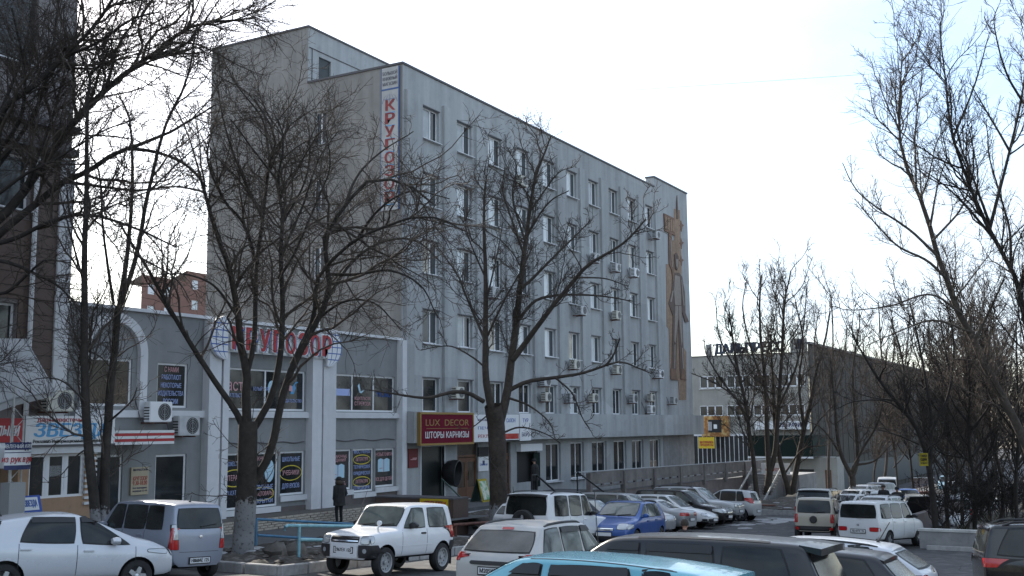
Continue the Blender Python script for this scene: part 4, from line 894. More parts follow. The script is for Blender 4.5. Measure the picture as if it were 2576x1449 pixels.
# glazed entrance and dark fascia
ge = thing('glazed_entrance', (UD-1, 42, -2.4), 'row of dark glass panels with white posts at the works entrance', 'entrance')
va, vb = DU(1885, 1130)[1], DU(1749, 1130)[1]; n = 12
for k in range(n):
    a = va+(vb-va)*k/n; boxpart('pane', M['glass'], ge, (UD-.4, UD-.36, a+.06, a+(vb-va)/n-.02, -2.4, 1.0)); boxpart('mullion', M['white'], ge, (UD-.46, UD-.34, a-.02, a+.05, -2.4, 1.0))
boxpart('head', M['white'], ge, (UD-.5, UD-.003, va, vb, 1.0, 1.25)); boxpart('base', M['concrete'], ge, (UD-.6, UD-.003, va, vb, -6, -2.4))
gc = thing('dark_fascia', (UD-6, 34, -1), 'dark green entrance fascia box of the works behind the paired trunks', 'canopy')
f0, f1 = FU(1880, 1096, UD-6), FU(2046, 1148, UD-6); boxpart('fascia', M['greendark'], gc, (UD-6, UD-.6, f1[1], f0[1], f1[2], f0[2])); boxpart('lower_trim', M['white'], gc, (UD-6.1, UD-6.003, f1[1], f0[1], f1[2]-.22, f1[2]-.05))
boxpart('emblem', M['whitep'], gc, (UD-6.03, UD-6.005, (f0[1]+f1[1])/2, (f0[1]+f1[1])/2+.6, f1[2]+1, f1[2]+1.4))
p0, p1 = DU(1770, 1047), DU(1840, 1098)
po = thing('coffee_poster', (UD-.6, p1[1], p1[2]), 'big orange poster with a dark square above the glazed entrance', 'poster'); boxpart('sheet', M['orange'], po, (UD-.7, UD-.62, p1[1], p0[1], p1[2], p0[2]))
boxpart('dark_square', M['black'], po, (UD-.72, UD-.705, p1[1]+(p0[1]-p1[1])*.28, p1[1]+(p0[1]-p1[1])*.76, p1[2]+(p0[2]-p1[2])*.2, p1[2]+(p0[2]-p1[2])*.82)); vm = (p0[1]+p1[1])/2
boxpart('white_cup', M['whitep'], po, (UD-.735, UD-.725, vm-.2, vm+.2, p1[2]+.9, p1[2]+1.4))
for k in range(4): boxpart('pale_stripe', M['whitep'], po, (UD-.735, UD-.725, vm+.45+.12*k, vm+.5+.12*k, p1[2]+.7, p1[2]+1.7))
p0, p1 = FU(1757, 1100, UD-2), FU(1798, 1128, UD-2)
yo = thing('yellow_banner', (UD-2, p1[1], p1[2]), 'small yellow banner with red letters on the glazed entrance', 'banner'); boxpart('sheet', M['yel'], yo, (UD-2, UD-1.95, p1[1], p0[1], p1[2], p0[2]))
for s, z in (('МЫ ОТКРЫЛИСЬ', .55), ('ПРОДУКТЫ', .3)): text(s, (UD-2.02, (p0[1]+p1[1])/2, p1[2]+(p0[2]-p1[2])*z), .25, M['red'], yo, width=(p0[1]-p1[1])*.85, rot=WR, bold=.05)
wb0, wb1 = FU(1898, 1060, UD-1), FU(2032, 1080, UD-1)
wo = thing('works_sign', (UD-1, wb1[1], wb1[2]), 'long pale sign with dark letters over the dark green fascia', 'sign'); boxpart('board', M['whitep'], wo, (UD-1, UD-.1, wb1[1], wb0[1], wb1[2], wb0[2])); text('ТИПОГРАФИЯ', (UD-1.03, wb1[1]+(wb0[1]-wb1[1])*.35, (wb0[2]+wb1[2])/2), .5, M['navy'], wo, width=(wb0[1]-wb1[1])*.55, rot=WR, bold=.04)
# lower works wall with door
lw = thing('works_annex', (UD-3, 30, -8), 'low pale annex with a red door under the dark fascia', 'building')
a0, a1 = FU(1975, 1150, UD-3), FU(2110, 1250, UD-3)
q = MB(); wall(q, west(UD-3), a1[1], a0[1]+3, -9, a0[2], [], .1); q.quad((UD-3, a1[1], -9), (UD-.1, a1[1], -9), (UD-.1, a1[1], a0[2]), (UD-3, a1[1], a0[2])); q.quad((UD-3, a1[1], a0[2]), (UD, a1[1], a0[2]), (UD, a0[1]+3, a0[2]), (UD-3, a0[1]+3, a0[2])); q.build('wall', M['dalp'], lw)
d0, d1 = FU(2076, 1182, UD-3), FU(2094, 1252, UD-3); boxpart('door', M['wood'], lw, (UD-3.06, UD-3.002, d1[1], d0[1], d1[2], d0[2])); d0, d1 = FU(2000, 1180, UD-3), FU(2050, 1235, UD-3); boxpart('dark_glazing', M['glass'], lw, (UD-3.06, UD-3.002, d1[1], d0[1], d1[2], d0[2]))
# price board by the stair
q0, q1 = FU(1915, 1165, 80), FU(1990, 1262, 80)
pb = thing('price_board', (80, q1[1], q1[2]), 'large white notice board with black and red print behind the limewashed trunks', 'notice board'); boxpart('board', M['whitep'], pb, (80, 80.1, q1[1], q0[1], q1[2], q0[2]))
vm = (q0[1]+q1[1])/2
for s, f, m, h in (('СКУПКА', .82, 'red', .22), ('С 9 до 13', .62, 'navy', .3), ('ОБМЕН', .45, 'red', .25), ('ремонт', .3, 'navy', .22), ('телефонов', .15, 'navy', .22)): text(s, (79.98, vm, q1[2]+(q0[2]-q1[2])*f), h, M[m], pb, width=1.5, rot=WR, bold=.02)
q = MB(); q.tube([(80.15, q1[1]+.2, -4.2), (80.15, q1[1]+.2, q0[2])], .05, 6); q.tube([(80.15, q0[1]-.2, -4.2), (80.15, q0[1]-.2, q0[2])], .05, 6); q.build('post', M['steelrim'], pb)
# red brick flats far behind
R1 = Vector(at(357, 690, 150)); R2 = Vector(at(470, 672, 158)); R3 = Vector(at(560, 640, 165))
fl = thing('brick_flats', (R1.x, R1.y, -2), 'red brick block of flats far behind the shop roof', 'building')
def seg(A, B, zt, name):
    dx = (B-A); L = math.hypot(dx.x, dx.y); ux, uy = dx.x/L, dx.y/L
    fn = lambda s, z, d: (A.x+ux*s-uy*d*(-1), A.y+uy*s+ux*d, z)
    ops_ = [(1.2+3.2*i, 2.5+3.2*i, zt-2.6-3*j, zt-1.2-3*j) for i in range(int((L-2)/3.2)) for j in range(5)]
    q = MB(); wall(q, fn, 0, L, -5, zt, ops_, .15); q.build(name, M['brick'], fl)
    for i, (a, b, c, d) in enumerate(ops_):
        q = MB(); q.quad(fn(a, c, .1), fn(b, c, .1), fn(b, d, .1), fn(a, d, .1)); q.build('window', M['blind'] if i % 3 else M['pvc'], fl)
    e = fn(0, 0, 8); q = MB(); q.quad((A.x, A.y, zt), (B.x, B.y, zt), (B.x+6, B.y+10, zt), (A.x+6, A.y+10, zt)); q.build('roof', M['flash'], fl)
seg(R1, R2, R1.z, 'wall'); seg(R2, R3, R1.z+1.6, 'wall')
# ================================================================== TREES
RNG = np.random.default_rng(12)
def nrm(a): return a/np.maximum(np.linalg.norm(a, axis=-1, keepdims=True), 1e-9)
def tubes_mesh(name, groups, m, parent):
    """groups: list of (P[N,k,3], R[N,k], sides)"""
    V, Fq = [], []; base = 0; org = np.array(parent['org'])
    for P, R, ns in groups:
        N, k, _ = P.shape
        if N == 0: continue
        T = nrm(np.gradient(P, axis=1)); ref = np.where(np.abs(T[:, :1, 2:3]) < .8, np.array([0, 0, 1.]), np.array([1., 0, 0])); ref = np.broadcast_to(ref, T.shape)
        A = nrm(np.cross(T, ref)); B = np.cross(T, A); w = np.arange(ns)*2*PI/ns
        ring = P[:, :, None]+(A[:, :, None]*np.cos(w)[None, None, :, None]+B[:, :, None]*np.sin(w)[None, None, :, None])*R[:, :, None, None]
        V.append((ring-org).reshape(-1, 3))
        i = (np.arange(N)[:, None, None]*k+np.arange(k-1)[None, :, None])*ns; a = np.arange(ns)[None, None, :]; b = (a+1) % ns
        q = np.stack([i+a, i+b, i+ns+b, i+ns+a], -1).reshape(-1, 4)+base; Fq.append(q); base += N*k*ns
    V = np.concatenate(V); Fq = np.concatenate(Fq).astype(np.int32)
    me = bpy.data.meshes.new(name); me.vertices.add(len(V)); me.vertices.foreach_set('co', V.astype(np.float32).ravel())
    me.loops.add(Fq.size); me.loops.foreach_set('vertex_index', Fq.ravel()); me.polygons.add(len(Fq))
    me.polygons.foreach_set('loop_start', np.arange(0, Fq.size, 4, dtype=np.int32)); me.polygons.foreach_set('loop_total', np.full(len(Fq), 4, np.int32))
    me.materials.append(m); me.update(calc_edges=True); me.shade_smooth()
    o = bpy.data.objects.new(name, me); COL.objects.link(o); o.parent = parent; return o
def resample(pts, k):
    P = np.array(pts, float)
    if len(P) > 2:   # Catmull-Rom
        Q = [P[0]]; E = np.vstack([2*P[0]-P[1], P, 2*P[-1]-P[-2]])
        for i in range(1, len(E)-2):
            for t in np.linspace(0, 1, 7)[1:]:
                p0, p1, p2, p3 = E[i-1], E[i], E[i+1], E[i+2]
                Q.append(.5*((2*p1)+(-p0+p2)*t+(2*p0-5*p1+4*p2-p3)*t*t+(-p0+3*p1-3*p2+p3)*t**3))
        P = np.array(Q)
    s = np.r_[0, np.cumsum(np.linalg.norm(np.diff(P, axis=0), axis=1))]; t = np.linspace(0, s[-1], k)
    return np.stack([np.interp(t, s, P[:, j]) for j in range(P.shape[1])], 1)
def sprout(P, R, density, t0, ratio, ang, trop, kc, rk, rmin, curl=.22, lmax=9, lmin=.15, flat=0):
    """children along every parent polyline"""
    N, k, _ = P.shape
    L = np.linalg.norm(np.diff(P, axis=1), axis=2).sum(1); cnt = RNG.poisson(np.maximum(L*(1-t0)*density, .6)).astype(int)
    idx = np.repeat(np.arange(N), cnt); M_ = len(idx)
    if M_ == 0: return np.zeros((0, kc, 3)), np.zeros((0, kc))
    t = t0+(1-t0)*RNG.random(M_)**.85; f = t*(k-1); i0 = np.minimum(f.astype(int), k-2); w = (f-i0)[:, None]
    pos = P[idx, i0]*(1-w)+P[idx, i0+1]*w; T = nrm(P[idx, i0+1]-P[idx, i0]); r = R[idx, i0]*(1-w[:, 0])+R[idx, i0+1]*w[:, 0]
    rv = nrm(RNG.normal(size=(M_, 3))); rv[:, 2] *= (1-flat); S = nrm(np.cross(T, rv)); a = np.radians(RNG.normal(ang, 14, M_))[:, None]
    d = nrm(T*np.cos(a)+S*np.sin(a)+np.array([0, 0, trop*.6])); ln = np.clip(L[idx]*ratio*(1-.55*t)*RNG.uniform(.45, 1.25, M_), lmin, lmax)
    C = np.zeros((M_, kc, 3)); C[:, 0] = pos; step = (ln/(kc-1))[:, None]
    for j in range(1, kc):
        d = nrm(d+RNG.normal(size=(M_, 3))*curl+np.array([0, 0, trop*.35])); C[:, j] = C[:, j-1]+d*step
    r0 = np.maximum(np.minimum(r*.72, rk*ln**1.1), rmin); Rr = r0[:, None]*(1-np.linspace(0, 1, kc))[None]+rmin*.75*np.linspace(0, 1, kc)[None]
    return C, Rr
def tree(base, d, limbs, label, group='bare trees round the car park', m='bark', k1=1.6, k2=3.2, k3=5, trop=.35, ratio=.5, wig=.05, name='bare_tree', rmin=.0078, lev=3, ang=42, curl=.2, lm=4.0, m2=None, extra=0):
    """base: image point of the foot with its sight depth; limbs: [(points, r0px, r1px, depth0, depth1)]"""
    b0 = at(base[0], base[1], d); root = thing(name, b0, label, 'tree', group)
    K = 18; P = []; R = []
    for L in limbs:
        pts, r0, r1 = L[:3]; sc_ = 1 if r0 >= 22 else .66; r0 *= sc_; r1 *= sc_; d0, d1 = (L[3], L[4]) if len(L) > 3 else (0, 0)
        q = resample(pts, K); dd = d+np.linspace(d0, d1, K)+np.cumsum(RNG.normal(0, .03, K))
        p3 = np.array([at(x, y, e) for (x, y), e in zip(q, dd)]); ln = np.linalg.norm(np.diff(p3, axis=0), axis=1).sum()
        jit = np.cumsum(RNG.normal(0, wig*ln/K*.5, (K, 3)), 0); jit -= np.linspace(0, 1, K)[:, None]*jit[-1]*.7; jit[0] = 0; p3 += jit*(np.linspace(0, 1, K)**.5)[:, None]
        P.append(p3); R.append(np.linspace(r0, r1, K)*dd/FPX)
    P = np.array(P); R = np.array(R)
    tubes_mesh('trunk', [(P, R, 9)], M[m], root)
    thin = R[:, 0] > 0
    C1, R1 = sprout(P, R, k1, .18, ratio, ang, trop, 9, .011, rmin*1.5, curl, lm, lmin=.5)
    C2, R2 = sprout(C1, R1, k2*1.5, .08, .55, 46, trop*.7, 6, .010, rmin*1.1, curl*1.1, 2.2, lmin=.3)
    G_ = [(C1, R1, 5), (C2, R2, 3)]
    D2, Q2 = sprout(P, R, k1*2, .3, .14, 55, trop, 5, .009, rmin, curl, 1.3, lmin=.3); G_.append((D2, Q2, 3))
    if lev > 2:
        C3, R3 = sprout(C2, R2, k3*1.5, .08, .55, 48, trop*.5, 3, .009, rmin*.9, curl, .9, lmin=.15); G_.append((C3, R3, 3))
    tubes_mesh('crown', G_, M[m2 or m], root)
    return root
def trunkfoot(base, top, r): return ([base, ((base[0]+top[0])/2+1, (base[1]+top[1])/2), top], r*1.25, r)
GR = 'bare trees along the shop pavement'
# big tree rooted outside the left edge, its boughs sweep across
tree((-160, 1330), 27, [
    ([(-160, 1330), (-150, 1000), (-120, 760), (-60, 600)], 40, 30, 0, 0),
    ([(-60, 600), (-10, 420), (0, 285), (98, 205), (183, 114), (240, 57), (290, -20)], 17, 5, 0, -2),
    ([(-60, 600), (30, 520), (104, 420), (177, 322), (227, 268), (297, 202), (401, 126), (486, 66), (640, 47)], 20, 3, 0, 2),
    ([(-60, 640), (30, 560), (100, 505), (158, 457), (227, 426), (271, 394), (316, 372), (379, 350), (430, 330), (540, 265)], 17, 3, 0, 1),
    ([(316, 372), (398, 385), (467, 416), (520, 470)], 8, 3, .7, 1.5),
    ([(98, 205), (150, 150), (240, 110), (330, 50), (400, 30)], 8, 3, -.5, -2),
    ([(-40, 620), (40, 600), (120, 560), (220, 540), (330, 570), (440, 620)], 10, 3, 0, -1.5),
    ([(-30, 450), (60, 330), (110, 230), (140, 80), (150, -30)], 9, 3, 0, 1.5),
    ([(-60, 650), (20, 660), (90, 690), (160, 730), (215, 800)], 9, 2, 0, -1),
    ([(60, 480), (130, 300), (170, 160), (230, 20)], 7, 2, 0, 2.5),
    ([(-80, 700), (0, 740), (60, 700), (110, 655), (180, 660)], 9, 2, 0, -1),
    ([(0, 285), (60, 130), (90, -20)], 7, 3, 0, 1),
    ([(-90, 560), (-20, 500), (60, 440), (140, 400), (260, 330), (340, 300)], 9, 2, 0, -2),
    ([(-20, 400), (50, 300), (60, 170), (30, 20)], 9, 3, 0, -1),
    ([(158, 457), (260, 470), (350, 480), (450, 470), (560, 500)], 7, 2, 0, 2),
], 'dark bare tree rooted beyond the left picture edge, boughs sweeping over the brown building', GR, 'bark', k1=3.1, k2=4.2, k3=5.4, trop=.12, ratio=.6, name='bare_tree', m2='bark2', lm=3.8, rmin=.006)
# double trunk left of the shop arch
tree((250, 1370), 26.7, [
    ([(247, 1390), (232, 1220), (216, 1060), (213, 900), (213, 700), (216, 500), (222, 300), (226, 190)], 21, 5, 0, -.5),
    ([(262, 1390), (263, 1200), (272, 1050), (286, 900), (300, 770)], 21, 12, 0, .6),
    ([(300, 770), (325, 600), (335, 400), (325, 290), (297, 235)], 10, 3, .6, 1.2), ([(300, 775), (345, 640), (375, 480), (415, 320), (470, 200), (495, 60)], 10, 3, .6, -1),
    ([(285, 760), (262, 600), (250, 440), (228, 390)], 6, 3, .6, 2), ([(226, 190), (195, 120), (160, 40)], 4, 2, -.5, 0), ([(226, 190), (260, 150), (290, 80)], 4, 2, -.5, -1),
    ([(213, 720), (180, 600), (150, 480)], 5, 2, -.5, 1), ([(214, 1010), (160, 960), (110, 950), (70, 960)], 4, 1.5, -.4, -1), ([(216, 1130), (190, 1150), (150, 1200), (120, 1215)], 3.5, 1.2, -.3, -.6), ([(275, 1060), (330, 1010), (345, 975)], 5, 2, 0, -.5),
    ([(340, 640), (440, 700), (480, 760)], 4, 1.5, 0, -.6), ([(375, 480), (460, 400), (540, 330)], 4, 2, -.3, .8),
], 'dark bare tree with two thin leaning trunks in front of the shop arch', GR, 'barkw', k1=2.3, k2=4.0, k3=5, trop=.3, ratio=.42, lm=2.8, rmin=.006, m2='bark2')
# big tree with the limewashed foot
tree((612, 1398), 29.4, [
    ([(610, 1415), (615, 1320), (620, 1240), (622, 1130), (624, 1060)], 28, 24, 0, 0),
    ([(612, 1075), (590, 1030), (533, 949), (457, 830), (400, 730), (352, 645), (300, 560)], 13, 4, 0, -1.5),
    ([(622, 1080), (618, 989), (622, 937), (606, 860), (600, 780), (575, 660), (552, 600), (520, 500), (505, 445), (440, 395)], 19, 4, 0, 1),
    ([(622, 937), (640, 850), (645, 660), (660, 548), (678, 400), (690, 340), (640, 250)], 11, 3, 0, 1.6),
    ([(628, 1095), (664, 1036), (690, 980), (708, 880), (712, 760), (708, 640), (712, 548), (702, 460), (720, 360), (700, 300)], 15, 3, 0, 0),
    ([(640, 1210), (680, 1140), (695, 1068), (715, 973), (735, 917), (767, 853), (810, 774), (825, 700), (812, 600), (866, 521), (911, 464), (969, 455), (1030, 472), (1084, 510)], 17, 4, 0, -2),
    ([(735, 917), (790, 800), (803, 700), (892, 610), (990, 566), (1064, 545), (1120, 553), (1165, 580)], 10, 3, 0, -3), ([(810, 774), (879, 669), (954, 613), (1043, 605), (1110, 660)], 8, 2.5, 0, 2),
    ([(825, 690), (900, 690), (980, 680), (1060, 720), (1100, 800)], 7, 2, -.5, -3), ([(866, 521), (900, 440), (960, 380), (1040, 330)], 6, 2, -1, .5), ([(505, 445), (470, 330), (420, 230)], 4, 2, 1, 2),
    ([(660, 548), (600, 420), (560, 300), (545, 200)], 6, 2, .6, 2.4), ([(708, 640), (760, 520), (800, 400), (850, 330)], 6, 2, 0, 1.4), ([(702, 460), (640, 380), (580, 300)], 5, 2, 0, -2),
    ([(533, 949), (490, 890), (470, 830)], 4, 1.5, -.4, -.8), ([(600, 800), (540, 720), (470, 690), (400, 690)], 6, 2, 0, -2), ([(700, 700), (740, 640), (800, 500), (830, 420), (820, 330)], 6, 2, 0, -1),
    ([(892, 610), (960, 520), (1040, 480), (1130, 500)], 6, 2, -1, -2.5), ([(780, 820), (860, 760), (940, 760), (1010, 830)], 6, 2, -.5, -2), ([(645, 660), (610, 560), (560, 500), (520, 390), (560, 250)], 7, 2, .6, 3),
    ([(678, 400), (660, 300), (600, 220), (560, 150)], 5, 2, 1, 3), ([(712, 560), (770, 450), (780, 340), (760, 270)], 5, 2, 0, 2.2),
], 'large dark bare tree with a broad limewashed foot in front of the bookshop sign', GR, 'barkw2', k1=2.6, k2=3.5, k3=4.8, trop=.06, ratio=.55, lm=3.8, rmin=.006, m2='bark2')
# forked tree at the office entrance
tree((1250, 1338), 43.6, [
    ([(1252, 1340), (1254, 1250), (1252, 1150), (1248, 1070), (1240, 1020)], 23, 22, 0, 0),
    ([(1236, 1030), (1222, 950), (1222, 850), (1223, 700), (1220, 600), (1218, 500), (1225, 440)], 15, 3, 0, 0), ([(1258, 1060), (1275, 990), (1287, 900), (1300, 800), (1310, 700), (1325, 600), (1335, 520), (1352, 430), (1388, 340)], 18, 3, 0, 0),
    ([(1290, 905), (1352, 823), (1394, 768), (1453, 698), (1481, 667), (1564, 615), (1625, 550)], 12, 3, 0, -2), ([(1298, 815), (1340, 762), (1377, 747), (1429, 742), (1510, 745), (1590, 757)], 7, 2, 0, 1.5),
    ([(1300, 735), (1340, 700), (1387, 653), (1446, 594), (1485, 555)], 7, 2, 0, 1), ([(1275, 985), (1326, 960), (1397, 950), (1468, 938), (1525, 919), (1567, 911), (1640, 940)], 9, 2, 0, -1.5), ([(1525, 919), (1545, 890), (1560, 850)], 5, 2, -1, -1.2),
    ([(1217, 1010), (1173, 987), (1130, 988), (1070, 1002), (1000, 992), (915, 980)], 9, 2, 0, -2), ([(1222, 860), (1180, 760), (1150, 690), (1100, 620)], 6, 2, 0, 1.5), ([(1224, 850), (1265, 760), (1310, 680), (1340, 620)], 5, 2, 0, -1.5),
    ([(1318, 640), (1290, 560), (1265, 480), (1270, 420)], 5, 2, 0, -1), ([(1322, 610), (1290, 500), (1300, 420), (1280, 380)], 5, 2, 0, 1.5), ([(1325, 590), (1380, 510), (1430, 480)], 5, 2, 0, -1),
    ([(1226, 930), (1190, 900), (1130, 870), (1060, 880)], 4, 1.5, 0, 1.5), ([(1277, 1000), (1330, 1020), (1380, 1060), (1400, 1110)], 5, 1.5, 0, -1.5), ([(1397, 950), (1440, 990), (1465, 1050), (1490, 1090)], 4, 1.5, -.6, -1),
    ([(1262, 1090), (1310, 1075), (1370, 1090), (1410, 1115)], 4, 1.5, 0, -1.2), ([(1222, 700), (1180, 600), (1165, 520)], 4, 1.5, 0, -1), ([(1453, 698), (1520, 700), (1580, 720)], 4, 1.5, -1.2, 0), ([(1232, 1040), (1180, 1080), (1150, 1075)], 3, 1, 0, -1),
    ([(1335, 530), (1400, 440), (1440, 420)], 4, 1.5, 0, .5), ([(1223, 760), (1250, 640), (1265, 560)], 4, 1.5, 0, 1),
], 'bare tree with a thick trunk forking in two before the office entrance', GR, 'bark2w', k1=2.2, k2=3.6, k3=4.2, trop=.34, ratio=.42, curl=.26, lm=2.8, rmin=.0085, m2='bark2')
# limewashed group before the far stair
GS = 'limewashed trees in the far bed'
kw = dict(k1=1.5, k2=2.8, k3=2.8, trop=.45, ratio=.42, rmin=.012, lm=4)
tree((1908, 1288), 75, [([(1908, 1288), (1893, 1146), (1883, 1090), (1876, 1021), (1855, 934), (1845, 864), (1835, 780)], 11, 2.5), ([(1880, 1060), (1850, 1000), (1790, 960), (1740, 940)], 5, 1.5, 0, -1), ([(1876, 1021), (1840, 990), (1780, 900), (1770, 850)], 5, 1.5, 0, 1.5), ([(1858, 940), (1810, 850), (1800, 760)], 4, 1.5, 0, 1)],
     'single slim trunk with a limewashed foot, left of the far group by the stair', GS, 'bark2w', **kw)
tree((1928, 1290), 76, [([(1926, 1290), (1932, 1220), (1936, 1187)], 15, 13), ([(1935, 1190), (1930, 1090), (1923, 951), (1914, 847), (1910, 760), (1915, 690)], 11, 2.5), ([(1936, 1190), (1950, 1140), (1957, 1055), (1964, 951), (1970, 864), (1975, 760), (1990, 680)], 11, 2.5, 0, 1), ([(1925, 980), (1890, 880), (1870, 780), (1880, 700)], 5, 1.5, 0, 1), ([(1960, 1020), (2000, 930), (2020, 830), (2030, 720)], 5, 1.5, 0, -1)],
     'limewashed tree split low into a narrow fork, middle of the far group', GS, 'bark2w', **kw)
tree((1988, 1285), 77, [([(1987, 1285), (1985, 1240), (1972, 1192), (1960, 1140), (1950, 1050), (1945, 950), (1940, 840)], 12, 2.5), ([(1990, 1285), (1993, 1235), (2004, 1177), (2022, 1083), (2039, 1021), (2056, 934), (2077, 864), (2090, 780)], 13, 2.5), ([(2010, 1150), (2060, 1060), (2110, 1010)], 5, 1.5, 0, -1), ([(2022, 1083), (2010, 960), (2020, 860), (2000, 760)], 6, 2, 0, 1), ([(1975, 1190), (2020, 1130), (2080, 1120)], 4, 1.5, 0, -1)],
     'limewashed tree with arms spreading in a wide V, right of the far group', GS, 'bark2w', **kw)
tree((2147, 1262), 72, [([(2147, 1275), (2146, 1225), (2143, 1195)], 12, 12), ([(2143, 1200), (2115, 1142), (2104, 1080), (2098, 1000), (2090, 900)], 9, 2.5), ([(2144, 1200), (2157, 1150), (2150, 1050), (2145, 940), (2160, 830)], 9, 2.5, 0, 1), ([(2140, 1190), (2170, 1130), (2210, 1060), (2230, 960)], 6, 2, 0, -1), ([(2120, 1150), (2070, 1080), (2030, 1060)], 5, 1.5, 0, 1), ([(2150, 1170), (2200, 1160), (2240, 1120)], 5, 1.5, 0, -1)],
     'small tree with a pale limewashed trunk behind the white van roof', GS, 'bark2w', k1=2.0, k2=3.0, k3=2.4, trop=.3, ratio=.5, rmin=.012, lm=3, m2='barkpale')
kw2 = dict(k1=1.6, k2=2.6, k3=0, trop=.5, ratio=.45, rmin=.013, lev=2, lm=4)
GF = 'thin trees against the long hall'
tree((2086, 1245), 95, [([(2086, 1245), (2084, 1160), (2090, 1000), (2095, 860), (2090, 740)], 6, 2), ([(2087, 1080), (2060, 980), (2050, 880), (2060, 780)], 4, 1.5), ([(2089, 1020), (2120, 930), (2130, 820)], 4, 1.5)], 'thin straight trunk against the long hall, left of the pale trunked tree', GF, 'bark2', **kw2)
tree((2215, 1235), 92, [([(2215, 1240), (2228, 1190), (2232, 1100), (2225, 980), (2215, 860), (2210, 760)], 6, 2), ([(2230, 1120), (2270, 1020), (2280, 900), (2290, 800)], 5, 1.5), ([(2228, 1050), (2180, 960), (2170, 840)], 4, 1.5), ([(2225, 980), (2250, 880), (2240, 760)], 4, 1.5)], 'thin forked tree against the middle of the long hall', GF, 'bark2', **kw2)
# right hand cluster behind the low wall
GRR = 'bare trees behind the low white wall'
tree((2350, 1335), 43, [([(2355, 1338), (2345, 1240), (2330, 1141), (2300, 1065), (2254, 1008), (2209, 951), (2170, 890), (2141, 840)], 13, 3), ([(2338, 1190), (2345, 1080), (2330, 960), (2310, 850), (2290, 760)], 8, 2.5, 0, 1), ([(2320, 1110), (2280, 1010), (2270, 900), (2240, 800)], 6, 2, 0, 1.5), ([(2312, 1118), (2260, 1095), (2190, 1075)], 4, 1.5, 0, -1), ([(2254, 1008), (2195, 1000), (2160, 990)], 4, 1.5, 0, -.5), ([(2290, 1050), (2230, 1010), (2150, 1010), (2100, 1030)], 4, 1.5, 0, .8), ([(2345, 1080), (2390, 980), (2400, 860), (2380, 760)], 6, 2, 0, -1)],
     'leaning tree carrying the yellow notice, leftmost behind the low white wall', GRR, 'bark', k1=2.4, k2=3.6, k3=3.2, trop=.35, ratio=.5, rmin=.009, lm=3)
tree((2610, 1330), 40, [([(2625, 1350), (2600, 1180), (2576, 1103), (2535, 1019), (2482, 921), (2444, 838), (2413, 781), (2387, 712), (2361, 646), (2346, 606), (2336, 545), (2305, 470), (2270, 399), (2257, 313), (2262, 220), (2268, 131)], 21, 2),
    ([(2361, 646), (2290, 580), (2215, 530), (2155, 480), (2120, 410)], 6, 1.5, 0, 1), ([(2380, 700), (2330, 655), (2260, 620), (2200, 560), (2150, 500)], 6, 1.5, 0, -1), ([(2340, 570), (2358, 470), (2380, 400)], 5, 1.5, 0, .5), ([(2305, 470), (2303, 330), (2320, 190)], 4, 1.5, 0, .8),
    ([(2450, 860), (2500, 760), (2530, 690)], 7, 2, 0, -1), ([(2420, 790), (2340, 740), (2240, 770), (2140, 780), (2100, 770)], 5, 1.5, 0, -1.5), ([(2440, 835), (2350, 805), (2270, 830), (2180, 870)], 5, 1.5, 0, 1), ([(2480, 915), (2430, 905), (2390, 905)], 4, 1.5), ([(2346, 606), (2420, 520), (2440, 420), (2420, 330)], 5, 1.5, 0, 1)],
     'tall pale tree leaning left from the right edge, with twisted lower boughs', GRR, 'barkpale', k1=2.3, k2=3.6, k3=3.4, trop=.35, ratio=.42, rmin=.0075, lm=3, curl=.16)
tree((2590, 1240), 38, [([(2640, 1300), (2610, 1000), (2580, 800), (2563, 732), (2543, 677), (2497, 596), (2442, 475), (2406, 379), (2389, 283), (2381, 202), (2366, 40)], 15, 1.6), ([(2500, 600), (2440, 530), (2380, 470), (2310, 420)], 6, 1.5, 0, 1), ([(2490, 575), (2530, 420), (2575, 200), (2580, 50)], 7, 2, 0, .5), ([(2492, 570), (2452, 460), (2410, 350), (2400, 260)], 6, 1.5, 0, -1), ([(2400, 340), (2450, 220), (2490, 80)], 5, 1.5, 0, 1),
    ([(2543, 677), (2540, 580), (2525, 520), (2490, 400), (2480, 300)], 6, 1.5, 0, 1.5), ([(2563, 732), (2600, 600), (2620, 480)], 8, 3), ([(2540, 380), (2500, 310), (2440, 210)], 5, 1.5, .3, 1), ([(2575, 260), (2530, 180), (2500, 60), (2510, 20)], 5, 1.5, .5, -.5)],
     'tall dark tree at the right edge, its straight top nearly reaching the picture top', GRR, 'bark', k1=2.3, k2=3.6, k3=3.4, trop=.35, ratio=.42, rmin=.0075, lm=3, curl=.16)
rt = random.Random(21)
desc = ['bare', 'slim bare', 'crooked bare', 'thin dark bare']
thin = [(2385, 1330, 47), (2420, 1320, 50), (2452, 1335, 44), (2486, 1320, 52), (2518, 1325, 46), (2545, 1315, 55), (2400, 1285, 62), (2470, 1290, 64), (2560, 1330, 43), (2435, 1270, 70), (2510, 1275, 68), (2300, 1260, 80), (2200, 1245, 84), (2260, 1250, 78), (2345, 1260, 72), (2395, 1262, 76), (2450, 1262, 74), (2500, 1262, 80), (2550, 1268, 72), (2575, 1290, 60)]
marks = ['just behind the yellow notice tree', 'standing next right of the yellow notice tree', 'third along the low white wall', 'in the middle of the thicket', 'just left of the black car roof',
         'behind the trunks near the right edge', 'in the second row behind the yellow notice tree', 'in the second row of the thicket centre', 'close to the right edge behind the black car', 'far back in the left of the thicket', 'far back in the right of the thicket', 'beside the parked cars beyond the grass', 'behind the silver estate roofs', 'over the dark open bonnet', 'just right of the yellow notice, far back', 'above the white truck cab', 'far back behind the pale leaning trunk', 'far back under the pale leaning trunk', 'far back at the right edge', 'crossing the right picture edge']
